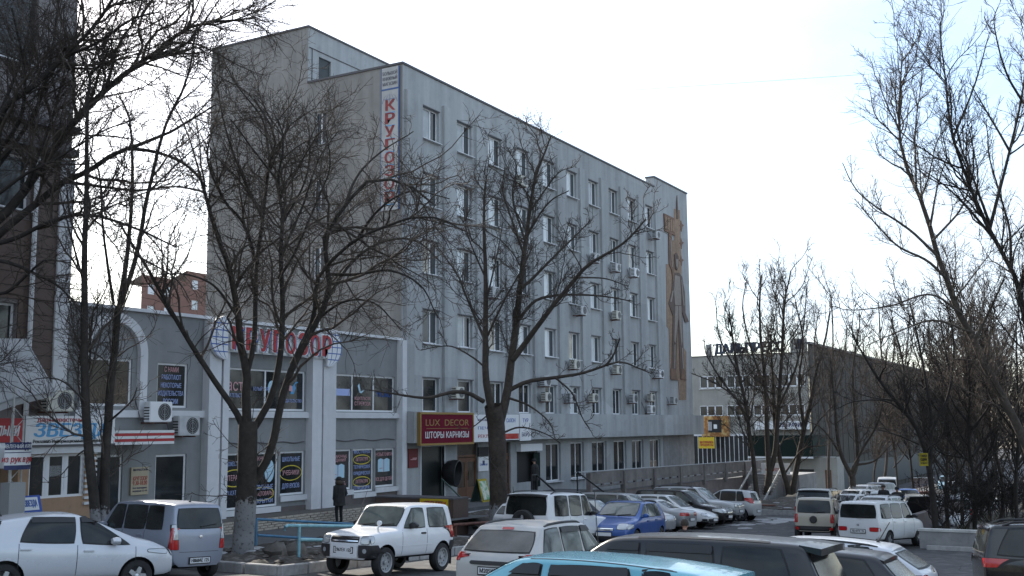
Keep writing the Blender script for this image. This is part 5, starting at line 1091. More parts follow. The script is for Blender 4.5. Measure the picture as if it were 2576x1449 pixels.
for k, (x, y, d) in enumerate(thin):
    h = min(rt.uniform(420, 560)*46/d*(1.25 if d > 58 else 1), 560); lean = rt.uniform(-90, 40); r = rt.uniform(6, 10)*46/d
    mid = (x+lean*.4+rt.uniform(-15, 15), y-h*.45); top = (x+lean, y-h)
    L = [([(x, y), (x+rt.uniform(-8, 8), y-h*.2), mid, (x+lean*.75, y-h*.75), top], r, 2, 0, rt.uniform(-1, 1))]
    for j in range(5):
        t = rt.uniform(.2, .7); px = x+lean*t*.9; py = y-h*t; s = rt.choice((-1, 1)); L.append(([(px, py), (px+s*h*.1, py-h*.14), (px+s*h*.19*rt.uniform(.6, 1.2), py-h*rt.uniform(.25, .45))], r*.55, 1.5, 0, rt.uniform(-2, 2)))
    tree((x, y), d, L, f'{desc[k % 4]} tree '+marks[k], 'thicket of thin trees at the right', ['bark2', 'bark2', 'bark'][k % 3], k1=2.6, k2=3.6, k3=2.4, lev=3, trop=.45, ratio=.5, rmin=.0095, lm=3.2)
for k, (x, y, d) in enumerate([(2760, 1400, 36), (2950, 1420, 34), (3200, 1450, 32), (3500, 1450, 36), (3050, 1380, 44)]):   # the thicket goes on past the right edge
    L = [([(x, y), (x-10, y-250), (x-60, y-520), (x-50, y-820)], 13, 2, 0, 1)]+[([(x-20+7*j, y-170-60*j), (x+s*70, y-300-60*j), (x+s*130, y-480-70*j)], 7, 2, 0, s*1.5) for j, s in enumerate((1, -1, 1, -1))]
    tree((x, y), d, L, 'bare tree of the thicket beyond the right picture edge, '+['nearest the edge', 'second from the edge', 'third from the edge', 'farthest to the side', 'standing back from the others'][k], 'thicket of thin trees at the right', 'bark', k1=1.6, k2=2.4, k3=0, lev=2, trop=.45, ratio=.5, rmin=.012, lm=3)
# yellow notice on the leaning trunk
p0, p1 = at(2316, 1140, 42.6), at(2338, 1171, 42.6)
yn = thing('yellow_notice', p1, 'crumpled yellow notice fixed to the leaning trunk', 'notice')
def facing(name, x, y, d, w, h, m, par, t=.02):
    """upright panel turned towards the street"""
    c = Vector(at(x, y, d)); r = Vector(R0); f = Vector(F0); q = MB()
    P = [c-r*w/2-Vector((0, 0, h/2)), c+r*w/2-Vector((0, 0, h/2)), c+r*w/2+Vector((0, 0, h/2)), c-r*w/2+Vector((0, 0, h/2))]
    q.prism([tuple(p) for p in P], tuple(f*t)); return q.build(name, m, par)
facing('sheet', 2324, 1156, 42.5, .34, .5, M['yelold'], yn)
for k, (s, h) in enumerate((('ГАРАЖ', .09), ('СДАМ', .09), ('тел', .07))):
    c = at(2324, 1147+k*9, 42.48); text(s, c, h, M['black'], yn, width=.24, rot=(PI/2, 0, math.atan2(R0[1], R0[0])), bold=.03)
# unseen flats and trees added behind the camera for reflections in glass and paint
ap = thing('apartment_block', (-48, 0, 1), 'long pale block of flats behind the car park', 'building')
q = MB(); fa = lambda s, z, d: (-46-d, s, z); aops = [(-40+5*i, -38.2+5*i, 3+3*j, 4.6+3*j) for i in range(14) for j in range(4)]
wall(q, fa, -42, 30, 1, 16, aops, .2); q.quad((-46, -42, 16), (-46, 30, 16), (-58, 30, 16), (-58, -42, 16)); q.build('wall', M['dalp'], ap)
for a, b, c_, e in aops: boxpart('window', M['glass'], ap, (-46.22, -46.18, a, b, c_, e))
GT = []; r0 = {'org': (0, 0, 0)}
for k in range(7):
    p = (-24+rt.uniform(-5, 4), -30+8*k+rt.uniform(-2, 2))
    P = np.array([[np.array(p+(G(p[0]),))+np.array([math.cos(a)*q_**1.5*2.5, math.sin(a)*q_**1.5*2.5, 11*q_]) for q_ in np.linspace(0, 1, 10)] for a in (0.3, 2.2, 4.4, 5.5)]); Rr = np.linspace(.16, .03, 10)[None].repeat(4, 0)
    C1, R1 = sprout(P, Rr, 1.6, .2, .4, 42, .3, 6, .011, .014, .2, 3, lmin=.5); C2, R2 = sprout(C1, R1, 2.4, .1, .5, 46, .2, 4, .01, .012, .2, 2, lmin=.3); GT += [(P, Rr, 7), (C1, R1, 4), (C2, R2, 3)]
tl = thing('treeline', (0, 0, 0), 'row of bare trees behind the photographer', 'trees'); tl['kind'] = 'stuff'; tubes_mesh('trunks_and_twigs', GT, M['bark'], tl)
# overgrown bank: dry weeds and low shrubs behind the wall
q = MB(); rr = random.Random(8)
for _ in range(5200):
    u = rr.uniform(42.8, 62); v = rr.uniform(-16, 7-(u-42)*-.0)
    if v > 6.4+(u-42)*.35: continue
    z = G(u, v)+.28; h = rr.uniform(.12, .5); a = rr.uniform(0, 6.28); w = .012
    q.poly([(u-w*math.sin(a), v+w*math.cos(a), z), (u+w*math.sin(a), v-w*math.cos(a), z), (u+h*.5*math.cos(a)*rr.uniform(-.6, .6), v+h*.4*math.sin(a), z+h)])
o = q.build('dry_grass', M['grassdry'], fix=False); tag(o, 'dry weeds and grass on the bank behind the low wall', 'grass', kind='stuff')
sheet('planter_bank', [42.2+1*i for i in range(0, 40)], [-30, -20, -12, -6, -2, 2, 4.5, 6.8], lambda u, v: G(u, v)+.30+.05*math.sin(u*2.1+v), M['soil'])
GB = 'low twiggy bushes on the bank'
bmarks = ['at the foot of the leaning tree', 'behind the low white wall, left of the black car', 'over the black car roof', 'at the right picture edge', 'in the dark of the thicket', 'beside the second wall']
for k, (x, y, d) in enumerate([(2372, 1335, 46), (2420, 1338, 44), (2490, 1330, 44), (2560, 1320, 45), (2450, 1310, 52), (2520, 1300, 54)]):
    L = [([(x+rt.uniform(-14, 14), y), (x+rt.uniform(-40, 40), y-50), (x+rt.uniform(-80, 80), y-rt.uniform(70, 140))], 2.2, 1, rt.uniform(-1, 1), rt.uniform(-1.5, 1.5)) for _ in range(9)]
    tree((x, y), d, L, 'low tangled leafless bush '+bmarks[k], GB, 'bark', k1=4, k2=5, k3=0, lev=2, trop=.2, ratio=.5, rmin=.009, lm=1.0, name='bare_bush')
for o in bpy.data.objects:
    if o.name.startswith('bare_bush'): o['category'] = 'bush'

# ================================================================== RAILS, WALLS
def railthing(label, segs, m, name='railing', r=.035, grp=None):
    o = thing(name, segs[0][0], label, 'railing', grp)
    for nm, pts in pts_list_named(segs): q = MB(); q.tube(pts, r, 8); q.build(nm, m, o, smooth=True)
    return o
v = 22.6; a, b = FV(645, 1306, v), FV(905, 1319, v); c, d_ = FV(647, 1346, v), FV(905, 1363, v)
railthing('dark blue pipe railing along the pavement behind the white two door jeep', [[a, b], [c, d_], [a, (a[0], v, a[2]-1.25)], [(b[0], v, b[2]), (b[0], v, b[2]-1.3)]], M['bluerail'], r=.04)
v = 18.6; a, b = FV(716, 1323, v), FV(905, 1324, v); c, d_ = FV(755, 1358, v), FV(905, 1359, v); p = FV(753, 1325, v)
railthing('pale blue pipe railing with a bent end nearer the white two door jeep', [[(a[0], v, a[2]-.12), (a[0]+.02, v, a[2]-.03), (a[0]+.12, v, a[2]), b], [c, d_], [p, (p[0], v, p[2]-1.15)], [(b[0], v, b[2]), (b[0], v, b[2]-1.3)]], M['cyanrail'], r=.04)
v = 20.9; a, b = FV(1140, 1321, v), FV(1270, 1311, v); c, d_ = FV(1145, 1362, v), FV(1270, 1357, v)
railthing('rusty pipe railing right of the white two door jeep', [[a, b], [c, d_], [(a[0]+.15, v, a[2]), (a[0]+.15, v, a[2]-1.3)], [(b[0]-.1, v, b[2]), (b[0]-.1, v, b[2]-1.4)]], M['rust'], r=.055)
A = Vector(at(1862, 1269, 62)); B = Vector(at(2000, 1273, 66))
railthing('long rusty pipe railing before the limewashed trees', [[tuple(A), tuple(B)], [tuple(A-Vector((0, 0, .55))), tuple(B-Vector((0, 0, .55)))]]+[[tuple(A+(B-A)*t), tuple(A+(B-A)*t-Vector((0, 0, 1.15)))] for t in (.02, .35, .68, .98)], M['rust'], r=.05)
wl_ = thing('low_wall', (42, 0, -2), 'low grey white wall along the right side of the car park', 'wall')
q = MB(); q.box(41.9, 42.2, -22, 6.9, -3, G(42)+.62); q.build('wall', M['concrete'], wl_); q = MB(); q.box(41.86, 42.24, -22, 6.94, G(42)+.62, G(42)+.70); q.build('coping', M['dirtywhite'], wl_)
kk2 = thing('kerb', (41.3, 0, -2), 'kerb running along the foot of the low grey white wall', 'kerb'); 
q = MB(); q.box(41.45, 41.65, -22, 6.6, -3, G(41.5)+.14); q.build('kerb_stone', M['kerb'], kk2)
w2 = thing('retaining_wall', (44, 8, -2), 'rough concrete retaining wall between the bank and the farther parked cars', 'wall')
P0, P1 = Vector((43.4, 7.4, 0)), Vector((66, -2, 0)); P1 = Vector(at(2440, 1284, 58)); P1.z = 0; P0 = Vector(at(2300, 1297, 47)); P0.z = 0; t_ = (P1-P0).normalized(); nn_ = Vector((-t_.y, t_.x, 0))*.3
E_ = P1+t_*30
q = MB(); q.prism([tuple(P0+Vector((0, 0, -4))), tuple(E_+Vector((0, 0, -4))), tuple(E_+Vector((0, 0, -2.0))), tuple(P0+Vector((0, 0, at(2300, 1297, 47)[2])))], tuple(nn_)); q.build('wall', M['pinkconc'], w2)
kbx = thing('concrete_block', at(2440, 1449, 19), 'grey concrete kerb block behind the rear wheel of the black car', 'block')
c = at(2445, 1447, 19.5); q = MB(); q.box(c[0]-.5, c[0]+.5, c[1]-.2, c[1]+.2, G(c[0])-.05, G(c[0])+.3); q.build('block', M['concrete'], kbx)
# overhead wire
wv = thing('overhead_wire', at(1900, 230, 60), 'thin overhead wire crossing the sky at the upper right', 'wire')
q = MB(); q.tube([at(1600, 226, 75), at(1900, 206, 66), at(2250, 182, 58), at(2600, 158, 50), at(2900, 150, 44)], .008, 4); q.build('cable', M['black'], wv)
# ================================================================== VEHICLES
PRE = dict(
 hatch=dict(L=3.9, W=1.69, H=1.52, zb=.22, hood=.74, cowl=(.98, .98), rf=1.95, re=.42, rez=-.07, belt=(.90, .98), wr=.30, fo=.82, ro=.62, taper=.80, tail=.06, wins=[(1.22, 1.95, 1.93, 1.98), (2.02, 2.82, 2.05, 2.80), (2.88, 3.3, 2.86, 3.12)]),
 mini=dict(boxy=1, L=3.4, W=1.5, H=1.62, zb=.36, hood=.98, cowl=(1.08, 1.08), rf=1.55, re=.20, rez=-.02, belt=(1.05, 1.05), wr=.34, fo=.62, ro=.52, taper=.86, tail=.02, wins=[(1.22, 2.12, 1.62, 2.08), (2.28, 3.15, 2.26, 3.02)]),
 suv=dict(boxy=1, L=4.6, W=1.78, H=1.84, zb=.38, hood=1.02, cowl=(1.35, 1.13), rf=1.95, re=.18, rez=-.03, belt=(1.08, 1.10), wr=.37, fo=.8, ro=1.05, taper=.86, tail=.02, wins=[(1.55, 2.35, 2.02, 2.36), (2.46, 3.28, 2.46, 3.26), (3.38, 4.32, 3.38, 4.22)]),
 van=dict(L=4.2, W=1.69, H=1.66, zb=.24, hood=.88, cowl=(.75, 1.05), rf=1.55, re=.22, rez=-.04, belt=(.98, 1.0), wr=.30, fo=.72, ro=.75, taper=.86, tail=.03, wins=[(1.15, 1.95, 1.68, 1.96), (2.05, 2.95, 2.05, 2.95), (3.03, 3.86, 3.03, 3.78)]),
 wagon=dict(L=4.5, W=1.7, H=1.48, zb=.22, hood=.72, cowl=(1.2, .92), rf=2.0, re=.42, rez=-.06, belt=(.88, .94), wr=.30, fo=.86, ro=.98, taper=.80, tail=.06, wins=[(1.42, 2.3, 2.02, 2.33), (2.4, 3.22, 2.42, 3.2), (3.3, 4.14, 3.28, 3.92)]),
 sedan=dict(L=4.4, W=1.69, H=1.4, zb=.2, hood=.70, cowl=(1.25, .90), rf=2.0, re=1.35, rez=-.05, belt=(.86, .92), wr=.29, fo=.84, ro=.98, taper=.78, tail=.06, deck=(.66, .96), wins=[(1.45, 2.25, 2.02, 2.27), (2.35, 3.08, 2.36, 2.98)]),
)
_pc = {}
def getpaint(c):
    if c not in _pc:
        r, g, b, me, ro, dirt = c; _pc[c] = paint('car_paint', (r, g, b), me, ro, dirt)
    return _pc[c]
WHT = (.66, .67, .68, 0, .3, .3); SILV = (.36, .37, .385, .55, .34, .3); BLK = (.010, .010, .011, .0, .2, .2); DGREY = (.045, .05, .055, .3, .35, .4); BLUE = (.012, .075, .30, .15, .28, .2); CYAN = (.16, .43, .52, .15, .22, .05)
LILAC = (.27, .30, .37, .35, .32, .2); YWHITE = (.58, .60, .635, .1, .25, .05); BEIGE = (.42, .38, .31, .1, .4, .4); DUSTW = (.52, .51, .49, .1, .4, .6)
NAVY = (.012, .018, .035, .3, .25, .3)
def lerp(a, b, t): return a+(b-a)*t
_wheelc = {}
def wheel_meshes(R, style):
    k = (round(R, 3), style)
    if k in _wheelc: return _wheelc[k]
    w = .20
    q = MB(); q.lathe([(R*.62, -w/2+.02), (R*.66, -w/2), (R*.93, -w/2), (R, -w/2+.03), (R, w/2-.03), (R*.93, w/2), (R*.66, w/2), (R*.62, w/2-.02), (R*.60, 0)], 28)
    t = q.build('tyre', M['rubber'], None, smooth=45)
    q = MB(); q.lathe([(R*.64, w/2-.015), (R*.66, w/2+.002), (R*.60, w/2-.004), (R*.56, w/2-.05), (R*.2, w/2-.06), (.001, w/2-.06)], 28, m=0)
    ns = 5 if style != 'steel' else 0
    for i in range(ns):
        a = 2*PI*i/ns
        c, s = math.cos(a), math.sin(a); P = [(R*.1, -.05), (R*.6, -.035), (R*.6, .035), (R*.1, .05)]
        q.prism([(x*c-y*s, x*s+y*c, w/2-.05) for x, y in P], (0, 0, .035), 1)
    if style == 'steel':
        for i in range(10):
            a = 2*PI*i/10; q.lathe([(R*.07, w/2-.052), (.001, w/2-.051)], 8, Matrix.Translation((R*.46*math.cos(a), R*.46*math.sin(a), 0)), 2)
    q.lathe([(R*.16, w/2-.06), (R*.15, w/2-.015), (.001, w/2-.008)], 16, m=1)
    rim = q.build('rim', [M['plast'] if style != 'steel' else M['steelrim'], M['steel'] if style != 'steel' else M['steelrim'], M['black']], None, smooth=40)
    r = (t.data, rim.data); bpy.data.objects.remove(t); bpy.data.objects.remove(rim); _wheelc[k] = r; return r
DG = bpy.context.evaluated_depsgraph_get
class Car:
    def __init__(s, style, paintc, loc, hdg, label, grp='cars in the car park', cat='car', name='parked_car', det=2, wheel='alloy', glass='carglass', **kw):
        p = dict(PRE[style]); p.update(kw); s.p = p; s.det = det
        L, W, H = p['L'], p['W'], p['H']; hx = L/2; w = W/2; s.hx = hx
        u, v = loc[:2]; z = loc[2] if len(loc) > 2 else G(u, v)
        root = bpy.data.objects.new(name, None); COL.objects.link(root); root.empty_display_size = .3
        tag(root, label, cat, grp); s.root = root
        sl = -.053 if u < 55 else -.012; h = math.radians(hdg); X = Vector((math.cos(h), math.sin(h), sl*math.cos(h))).normalized(); Nn = Vector((-sl, 0, 1)).normalized(); Y = Nn.cross(X).normalized(); X = Y.cross(Nn)
        root.matrix_world = Matrix(((X.x, Y.x, Nn.x, u), (X.y, Y.y, Nn.y, v), (X.z, Y.z, Nn.z, z), (0, 0, 0, 1)))
        zb, hood, (cx, cz), rf, re = p['zb'], p['hood'], p['cowl'], p['rf'], p['re']; wt = w*p['taper']; zr = H+p['rez']
        belt = lambda f: lerp(p['belt'][0], p['belt'][1], f/L)
        plan = lambda f: w*(1-(.08 if p.get('boxy') else .16)*max(0, 1-f/.55)**2.2-.09*max(0, 1-(L-f)/.6)**2.2)
        # stations: (f_low, f_top, z_top, half width at top edge, crown)
        nose = hood-.02; hw = lambda f: plan(f)*.86
        S = ([(0, .01, nose-.05, hw(0)*.98, .01), (.02, .04, nose-.01, hw(.06), .015), (.12, .14, nose+.015, hw(.2), .02)] if p.get('boxy') else [(0, .03, nose-.10, hw(0)*.96, .01), (.03, .07, nose-.03, hw(.06), .02), (.16, .2, nose+.02, hw(.2), .03)])+[ (cx*.55, cx*.55, lerp(hood, cz, .55)+.025, hw(cx*.5), .035), (cx-.06, cx-.06, cz-.015, hw(cx), .035), (cx+.03, cx+.03, cz+.03, lerp(hw(cx), wt, .06), .035)]
        for t in (.35, .68): S.append((lerp(cx, rf, t), lerp(cx, rf, t), lerp(cz, H-.045, t)+.012, lerp(hw(cx), wt, t), .035))
        S += [(rf-.05, rf-.05, H-.065, wt-.006, .04), (rf+.10, rf+.10, H-.03, wt, .045)]
        nr = 4; fe = L-re
        for i in range(1, nr+1):
            t = i/nr; f = lerp(rf+.1, fe-.12, t); S.append((lerp(rf+.1, L-.35 if 'deck' not in p else fe, t), f, lerp(H-.03, zr, t)+.03*math.sin(PI*t)*(1 if p['rez'] < -.02 else .3), wt*(1-.03*t), .045))
        if 'deck' in p:
            dx, dz = p['deck']; fd = L-dx; wd = plan(fd)*.86
            S += [(fe+.05, fe+.05, zr-.06, wt*.965, .04), (lerp(fe, fd, .6), lerp(fe, fd, .6), lerp(zr-.03, dz, .6), lerp(wt, wd, .5), .03), (fd, fd, dz+.015, wd, .03), (fd+.1, fd+.1, dz, wd, .03), (L-.2, L-.2, dz-.01, plan(L-.2)*.85, .03), (L-.05, L-.06, dz-.03, plan(L-.05)*.85, .02), (L, L-.02, dz-.08, plan(L)*.84, .01)]
        else:
            S += [(L-.12, fe-.02, zr-.015, wt*.965, .04), (L-.03, fe+.035, zr-.045, wt*.955, .035), (L, fe+.055, zr-.085, wt*.94, .03)]
        V = []; n = 9
        for i, (fl, ft, zt, we, cr) in enumerate(S):
            wl = plan(fl); end = i in (0, len(S)-1); zs = min(belt(fl), zt-.05); zte = zt-cr; zbb = zb+(.06 if end else 0)+(.05 if i in (1, len(S)-2) else 0)
            half = [(fl, wl*.82, zbb), (fl, wl*.965, zbb+.10), (fl, wl, (zb+zs)*.52), (fl, wl*.992, zs-.10), (lerp(fl, ft, .04), max(wl*.955, we), zs), (ft, we, max(zte, zs+.004)), (ft, we*.92, max(zte, zs+.004)+cr*.45), (ft, we*.5, zt-.15*cr), (ft, 0, zt)]
            ring = half+[(f, -y, zz) for f, y, zz in half[-2::-1]]
            V += [(hx-f, y, zz) for f, y, zz in ring]
        m_ = 17; F = []
        for i in range(len(S)-1):
            a, b = i*m_, (i+1)*m_
            for j in range(m_-1): F.append((a+j, b+j, b+j+1, a+j+1))
            F.append((a+m_-1, b+m_-1, b, a))
        fr = [-1, -.92, -.5, 0, .5, .92, 1]
        def cap(i, sgn, bulge):
            b = i*m_; rows = []
            for j in range(5):
                l, r = b+j, b+m_-1-j; y = V[l][1]; row = [l]
                for k in fr[1:-1]: V.append((V[l][0]+sgn*bulge*(1-k*k)*(1 if j < 4 else .8), -k*y, V[l][2])); row.append(len(V)-1)
                rows.append(row+[r])
            rows.append([b+5, b+6, b+7, b+8, b+9, b+10, b+11])
            for j in range(5):
                for k in range(6): F.append((rows[j][k], rows[j][k+1], rows[j+1][k+1], rows[j+1][k]))
        cap(0, 1, .09); cap(len(S)-1, -1, p['tail'])
        me = bpy.data.meshes.new('body'); me.from_pydata(V, [], F); bm = bmesh.new(); bm.from_mesh(me); bmesh.ops.recalc_face_normals(bm, faces=bm.faces); bm.to_mesh(me); bm.free()
        tmp = bpy.data.objects.new('tmp', me); COL.objects.link(tmp); sb = tmp.modifiers.new('s', 'SUBSURF'); sb.levels = sb.render_levels = 2 if det > 1 else 1
        bpy.context.view_layer.update(); ev = tmp.evaluated_get(DG()); em = ev.to_mesh(); s.bvh = BVHTree.FromPolygons([x.co.copy() for x in em.vertices], [tuple(f.vertices) for f in em.polygons]); ev.to_mesh_clear()
        R = p['wr']; ax = [hx-p['fo'], -hx+p['ro']]; s.ax = ax; cuts = []
        for x in ax:
            for sg in (1, -1):
                q = MB(); q.lathe([(.001, -.16), (R+.055, -.16), (R+.055, .25), (.001, .25)], 26, Matrix.Translation((x, sg*(w-.08), R+.01)) @ Matrix.Rotation(PI/2, 4, 'X')); c = q.build('cut', M['black'], None); cuts.append(c)
                bo = tmp.modifiers.new('b', 'BOOLEAN'); bo.operation = 'DIFFERENCE'; bo.object = c; bo.solver = 'FAST' if False else 'EXACT'
        me.materials.append(getpaint(paintc)); me.materials.append(M['black'])
        for c in cuts: c.data.materials.clear(); c.data.materials.append(getpaint(paintc)); c.data.materials.append(M['black']); c.data.polygons.foreach_set('material_index', [1]*len(c.data.polygons))
        bpy.context.view_layer.update(); bmsh = bpy.data.meshes.new_from_object(tmp.evaluated_get(DG())); bmsh.name = 'body'; bmsh.shade_smooth(); bmsh.set_sharp_from_angle(angle=math.radians(32))
        for o in cuts+[tmp]: bpy.data.objects.remove(o)
        mi = [0]*len(bmsh.polygons); bmsh.polygons.foreach_get('material_index', mi)
        for f in bmsh.polygons:
            if f.normal.z < -.75 and f.center.z < zb+.2: f.material_index = 1
        b = child('body', bmsh, root); s.body = b; s.paint = getpaint(paintc)
        s.gl = M[glass]; s.W = W; s.H = H; s.L = L; s.belt = belt; s.wt = wt; s.zr = zr; s.fe = fe
        # wheels
        tm, rm = wheel_meshes(R, wheel)
        for x in ax:
            for sg in (1, -1):
                wo = child('wheel', tm, root, (x, sg*(w-.115), R), (-sg*PI/2, 0, 0)); child('rim', rm, wo)
        # glass
        for a0, a1, b0, b1 in p['wins']:
            for sg in (1, -1):
                zc0, zc1 = belt(a0)+.035, belt(a1)+.035; zt_ = (H-.125) if p['rez'] < -.02 else H-.13
                zt0 = zt_ if b0 > rf else zt_-.02
                zt1 = zt_-(.03 if b1 > fe-.2 else 0)
                s.side([(a0, zc0), (a1, zc1), (b1, zt1), (b0, zt0)], sg, 'side_window', s.gl, border=.022)
        s.front([(-(hw(cx)-.06), cz+.05), (hw(cx)-.06, cz+.05), (wt-.09, H-.10), (-(wt-.09), H-.10)], 'windshield', M['carglasspale'] if glass == 'carglasspale' else s.gl, border=.02)
        if 'deck' in p: s.rear([(-(wt*.98-.08), p['deck'][1]+.06), (wt*.98-.08, p['deck'][1]+.06), (wt-.12, zr-.10), (-(wt-.12), zr-.10)], 'rear_window', s.gl, border=.02)
        else: s.rear([(-(w*.90-.08), belt(L)+p.get('rw0', .06)), (w*.90-.08, belt(L)+p.get('rw0', .06)), (wt*.95-.07, zr-.13), (-(wt*.95-.07), zr-.13)], 'rear_window', M[p.get('rearglass', glass if glass != 'carglasspale' else 'carglass')], border=.02)
    def patch(s, quad, cast, name, m, off=.006, n=(8, 6), rnd=.10, parent=None):
        """quad of 2D corners -> grid thrown onto the body surface"""
        V = []; F = []; nu, nv = n
        for j in range(nv+1):
            for i in range(nu+1):
                a, b = -1+2*i/nu, -1+2*j/nv; a2, b2 = a*math.sqrt(1-rnd*b*b), b*math.sqrt(1-rnd*a*a); x, y = (a2+1)/2, (b2+1)/2
                P = [lerp(lerp(quad[0][k], quad[1][k], x), lerp(quad[3][k], quad[2][k], x), y) for k in (0, 1)]
                o, d = cast(*P); h = s.bvh.ray_cast(o, d)
                if h[0] is None or (abs(d.y) > .9 and abs(h[0].y) < .56*s.W/2): h = (s.bvh.find_nearest(o+d*(abs(o.dot(d))-abs(Vector((s.hx, s.W/2, s.H)).dot(d))))[0], -d)
                nn = h[1] if h[1].dot(d) < 0 else -h[1]; V.append(tuple(h[0]+nn*off))
        for j in range(nv):
            for i in range(nu): a = j*(nu+1)+i; F.append((a, a+1, a+nu+2, a+nu+1))
        me = bpy.data.meshes.new(name); me.from_pydata(V, [], F); me.materials.append(m); me.shade_smooth()
        bm = bmesh.new(); bm.from_mesh(me); bmesh.ops.recalc_face_normals(bm, faces=bm.faces)
        d_ = cast(*quad[0])[1]
        if sum(f.normal.dot(d_) for f in bm.faces) > 0: bmesh.ops.reverse_faces(bm, faces=bm.faces)
        bm.to_mesh(me); bm.free()
        return child(name, me, parent or s.root)
    def grow(s, Q, b):
        c = [sum(q[k] for q in Q)/4 for k in (0, 1)]; out = []
        for q in Q: out.append(tuple(q[k]+b*(1 if q[k] > c[k] else -1) for k in (0, 1)))
        return out
    def _p(s, Q, cast, name, m, border=0, **k):
        o = s.patch(Q, cast, name, m, **({'off': .009} | k))
        if border and s.det > 0: s.patch(s.grow(Q, border), cast, 'seal', M['black'], **({'off': .004} | k), parent=o)
        return o
    def side(s, Q, sg, name, m, border=0, **k):
        return s._p(Q, lambda f, z: (Vector((s.hx-f, sg*3, z)), Vector((0, -sg, 0))), name, m, border, **k)
    def front(s, Q, name, m, border=0, **k): return s._p(Q, lambda y, z: (Vector((6, y, z)), Vector((-1, 0, 0))), name, m, border, **k)
    def rear(s, Q, name, m, border=0, **k): return s._p(Q, lambda y, z: (Vector((-6, y, z)), Vector((1, 0, 0))), name, m, border, **k)
    def top(s, Q, name, m, border=0, **k): return s._p(Q, lambda f, y: (Vector((s.hx-f, y, 4)), Vector((0, 0, -1))), name, m, border, **k)
    def rect(s, y0, y1, z0, z1): return [(y0, z0), (y1, z0), (y1, z1), (y0, z1)]
    def solid(s, name, mb, m, parent=None, smooth=40, bevel=0):
        o = mb.build(name, m, None, smooth=smooth)
        if bevel: bm = bmesh.new(); bm.from_mesh(o.data); bmesh.ops.bevel(bm, geom=bm.edges, offset=bevel, segments=2, affect='EDGES'); bm.to_mesh(o.data); bm.free(); o.data.shade_smooth(); o.data.set_sharp_from_angle(angle=.7)
        o.parent = parent or s.root; return o
    def seams(s, fs, sides=(1, -1)):
        for f in fs:
            for sg in sides: s.side([(f-.006, s.p['zb']+.12), (f+.006, s.p['zb']+.12), (f+.006, s.belt(f)), (f-.006, s.belt(f))], sg, 'door_seam', M['black'], n=(1, 8), rnd=0, off=.002)
    def handles(s, fs, m=None, sides=(1, -1)):
        for f in fs:
            for sg in sides:
                z = s.belt(f)-.10; h = s.bvh.ray_cast(Vector((s.hx-f, sg*3, z)), Vector((0, -sg, 0)))[0]
                q = MB(); q.box(h.x-.10, h.x+.10, h.y-.03, h.y+.03, z-.02, z+.02); s.solid('door_handle', q, m or s.paint, bevel=.012)
    def mirrors(s, f=None, m=None):
        f = f or s.p['cowl'][0]+.42
        for sg in (1, -1):
            z = s.belt(f)+.08; y = sg*(s.W/2-.03); q = MB(); i0 = 0; n = 10
            q.lathe([(.001, -.09), (.07, -.08), (.095, 0), (.085, .06), (.001, .07)], 12, Matrix.Translation((s.hx-f, y+sg*.10, z+.02)) @ Matrix.Rotation(PI/2, 4, 'Y') @ Matrix.Scale(.78, 4, (1, 0, 0)) @ Matrix.Scale(1.25, 4, (0, 1, 0)))
            q.box(s.hx-f-.03, s.hx-f+.04, min(y-sg*.05, y+sg*.05), max(y-sg*.05, y+sg*.05), z-.06, z-.01); s.solid('mirror', q, m or s.paint)
    def lamps(s, front=None, rear=None, fm='lamp', rm='redlamp'):
        for sg in (1, -1):
            if front: s.front([(sg*front[0], front[2]), (sg*front[1], front[2]), (sg*front[1], front[3]), (sg*front[0], front[3])], 'headlight', M[fm], border=.012, rnd=.2)
            if rear: s.rear([(sg*rear[0], rear[2]), (sg*rear[1], rear[2]), (sg*rear[1], rear[3]), (sg*rear[0], rear[3])], 'taillight', M[rm], border=.008, rnd=.15)
    def tail_wrap(s, f0, f1, z0, z1, m='redlamp'):
        for sg in (1, -1): s.side(s.rect(s.L-f1, s.L-f0, z0, z1), sg, 'taillight', M[m], rnd=.15)
    def head_wrap(s, f0, f1, z0, z1, m='lamp'):
        for sg in (1, -1): s.side([(f0, z0), (f1, z0+.05), (f1, z1), (f0, z1)], sg, 'headlight', M[m], border=.01, rnd=.2)
    def plate(s, txt, at_front, z, reg='125'):
        (cast, x, rot) = ((s.front, 6, PI/2), (s.rear, -6, -PI/2))[0 if at_front else 1]; d = Vector((-1 if at_front else 1, 0, 0))
        h = s.bvh.ray_cast(Vector((x, 0, z)), d)[0]; e = .03 if at_front else -.03
        q = MB(); q.box(min(h.x, h.x+e), max(h.x, h.x+e), -.26, .26, z-.056, z+.056); o = s.solid('licence_plate', q, M['whitep'], smooth=0)
        q = MB(); q.box(min(h.x, h.x+e*.9), max(h.x, h.x+e*.9), -.28, .28, z-.075, z+.075); s.solid('plate_frame', q, M['plast'], o, smooth=0)
        if txt: text(txt, (h.x+e*1.1, 0, z), .076, M['black'], o, width=.46, rot=(PI/2, 0, rot), bold=.02, depth=.003)
    def bumper(s, at_front, z0, z1, m, wrap=.25, off=.02):
        c = s.front if at_front else s.rear; y = s.W/2*.97; c([(-y*.93, z0), (y*.93, z0), (y*.93, z1), (-y*.93, z1)], 'bumper', M[m], n=(14, 4), rnd=.02, off=off)
        f0, f1 = (0.02, wrap) if at_front else (s.L-wrap, s.L-.02)
        for sg in (1, -1): s.side([(f0, z0), (f1, z0), (f1, z1), (f0, z1)], sg, 'bumper_end', M[m], n=(4, 3), rnd=.02, off=off*.6)
    def cladding(s, z0, z1, m='plast'):
        for sg in (1, -1): s.side(s.rect(s.p['fo']+s.p['wr']+.05, s.L-s.p['ro']-s.p['wr']-.05, z0, z1), sg, 'sill_cladding', M[m], n=(10, 2), rnd=0, off=.012)
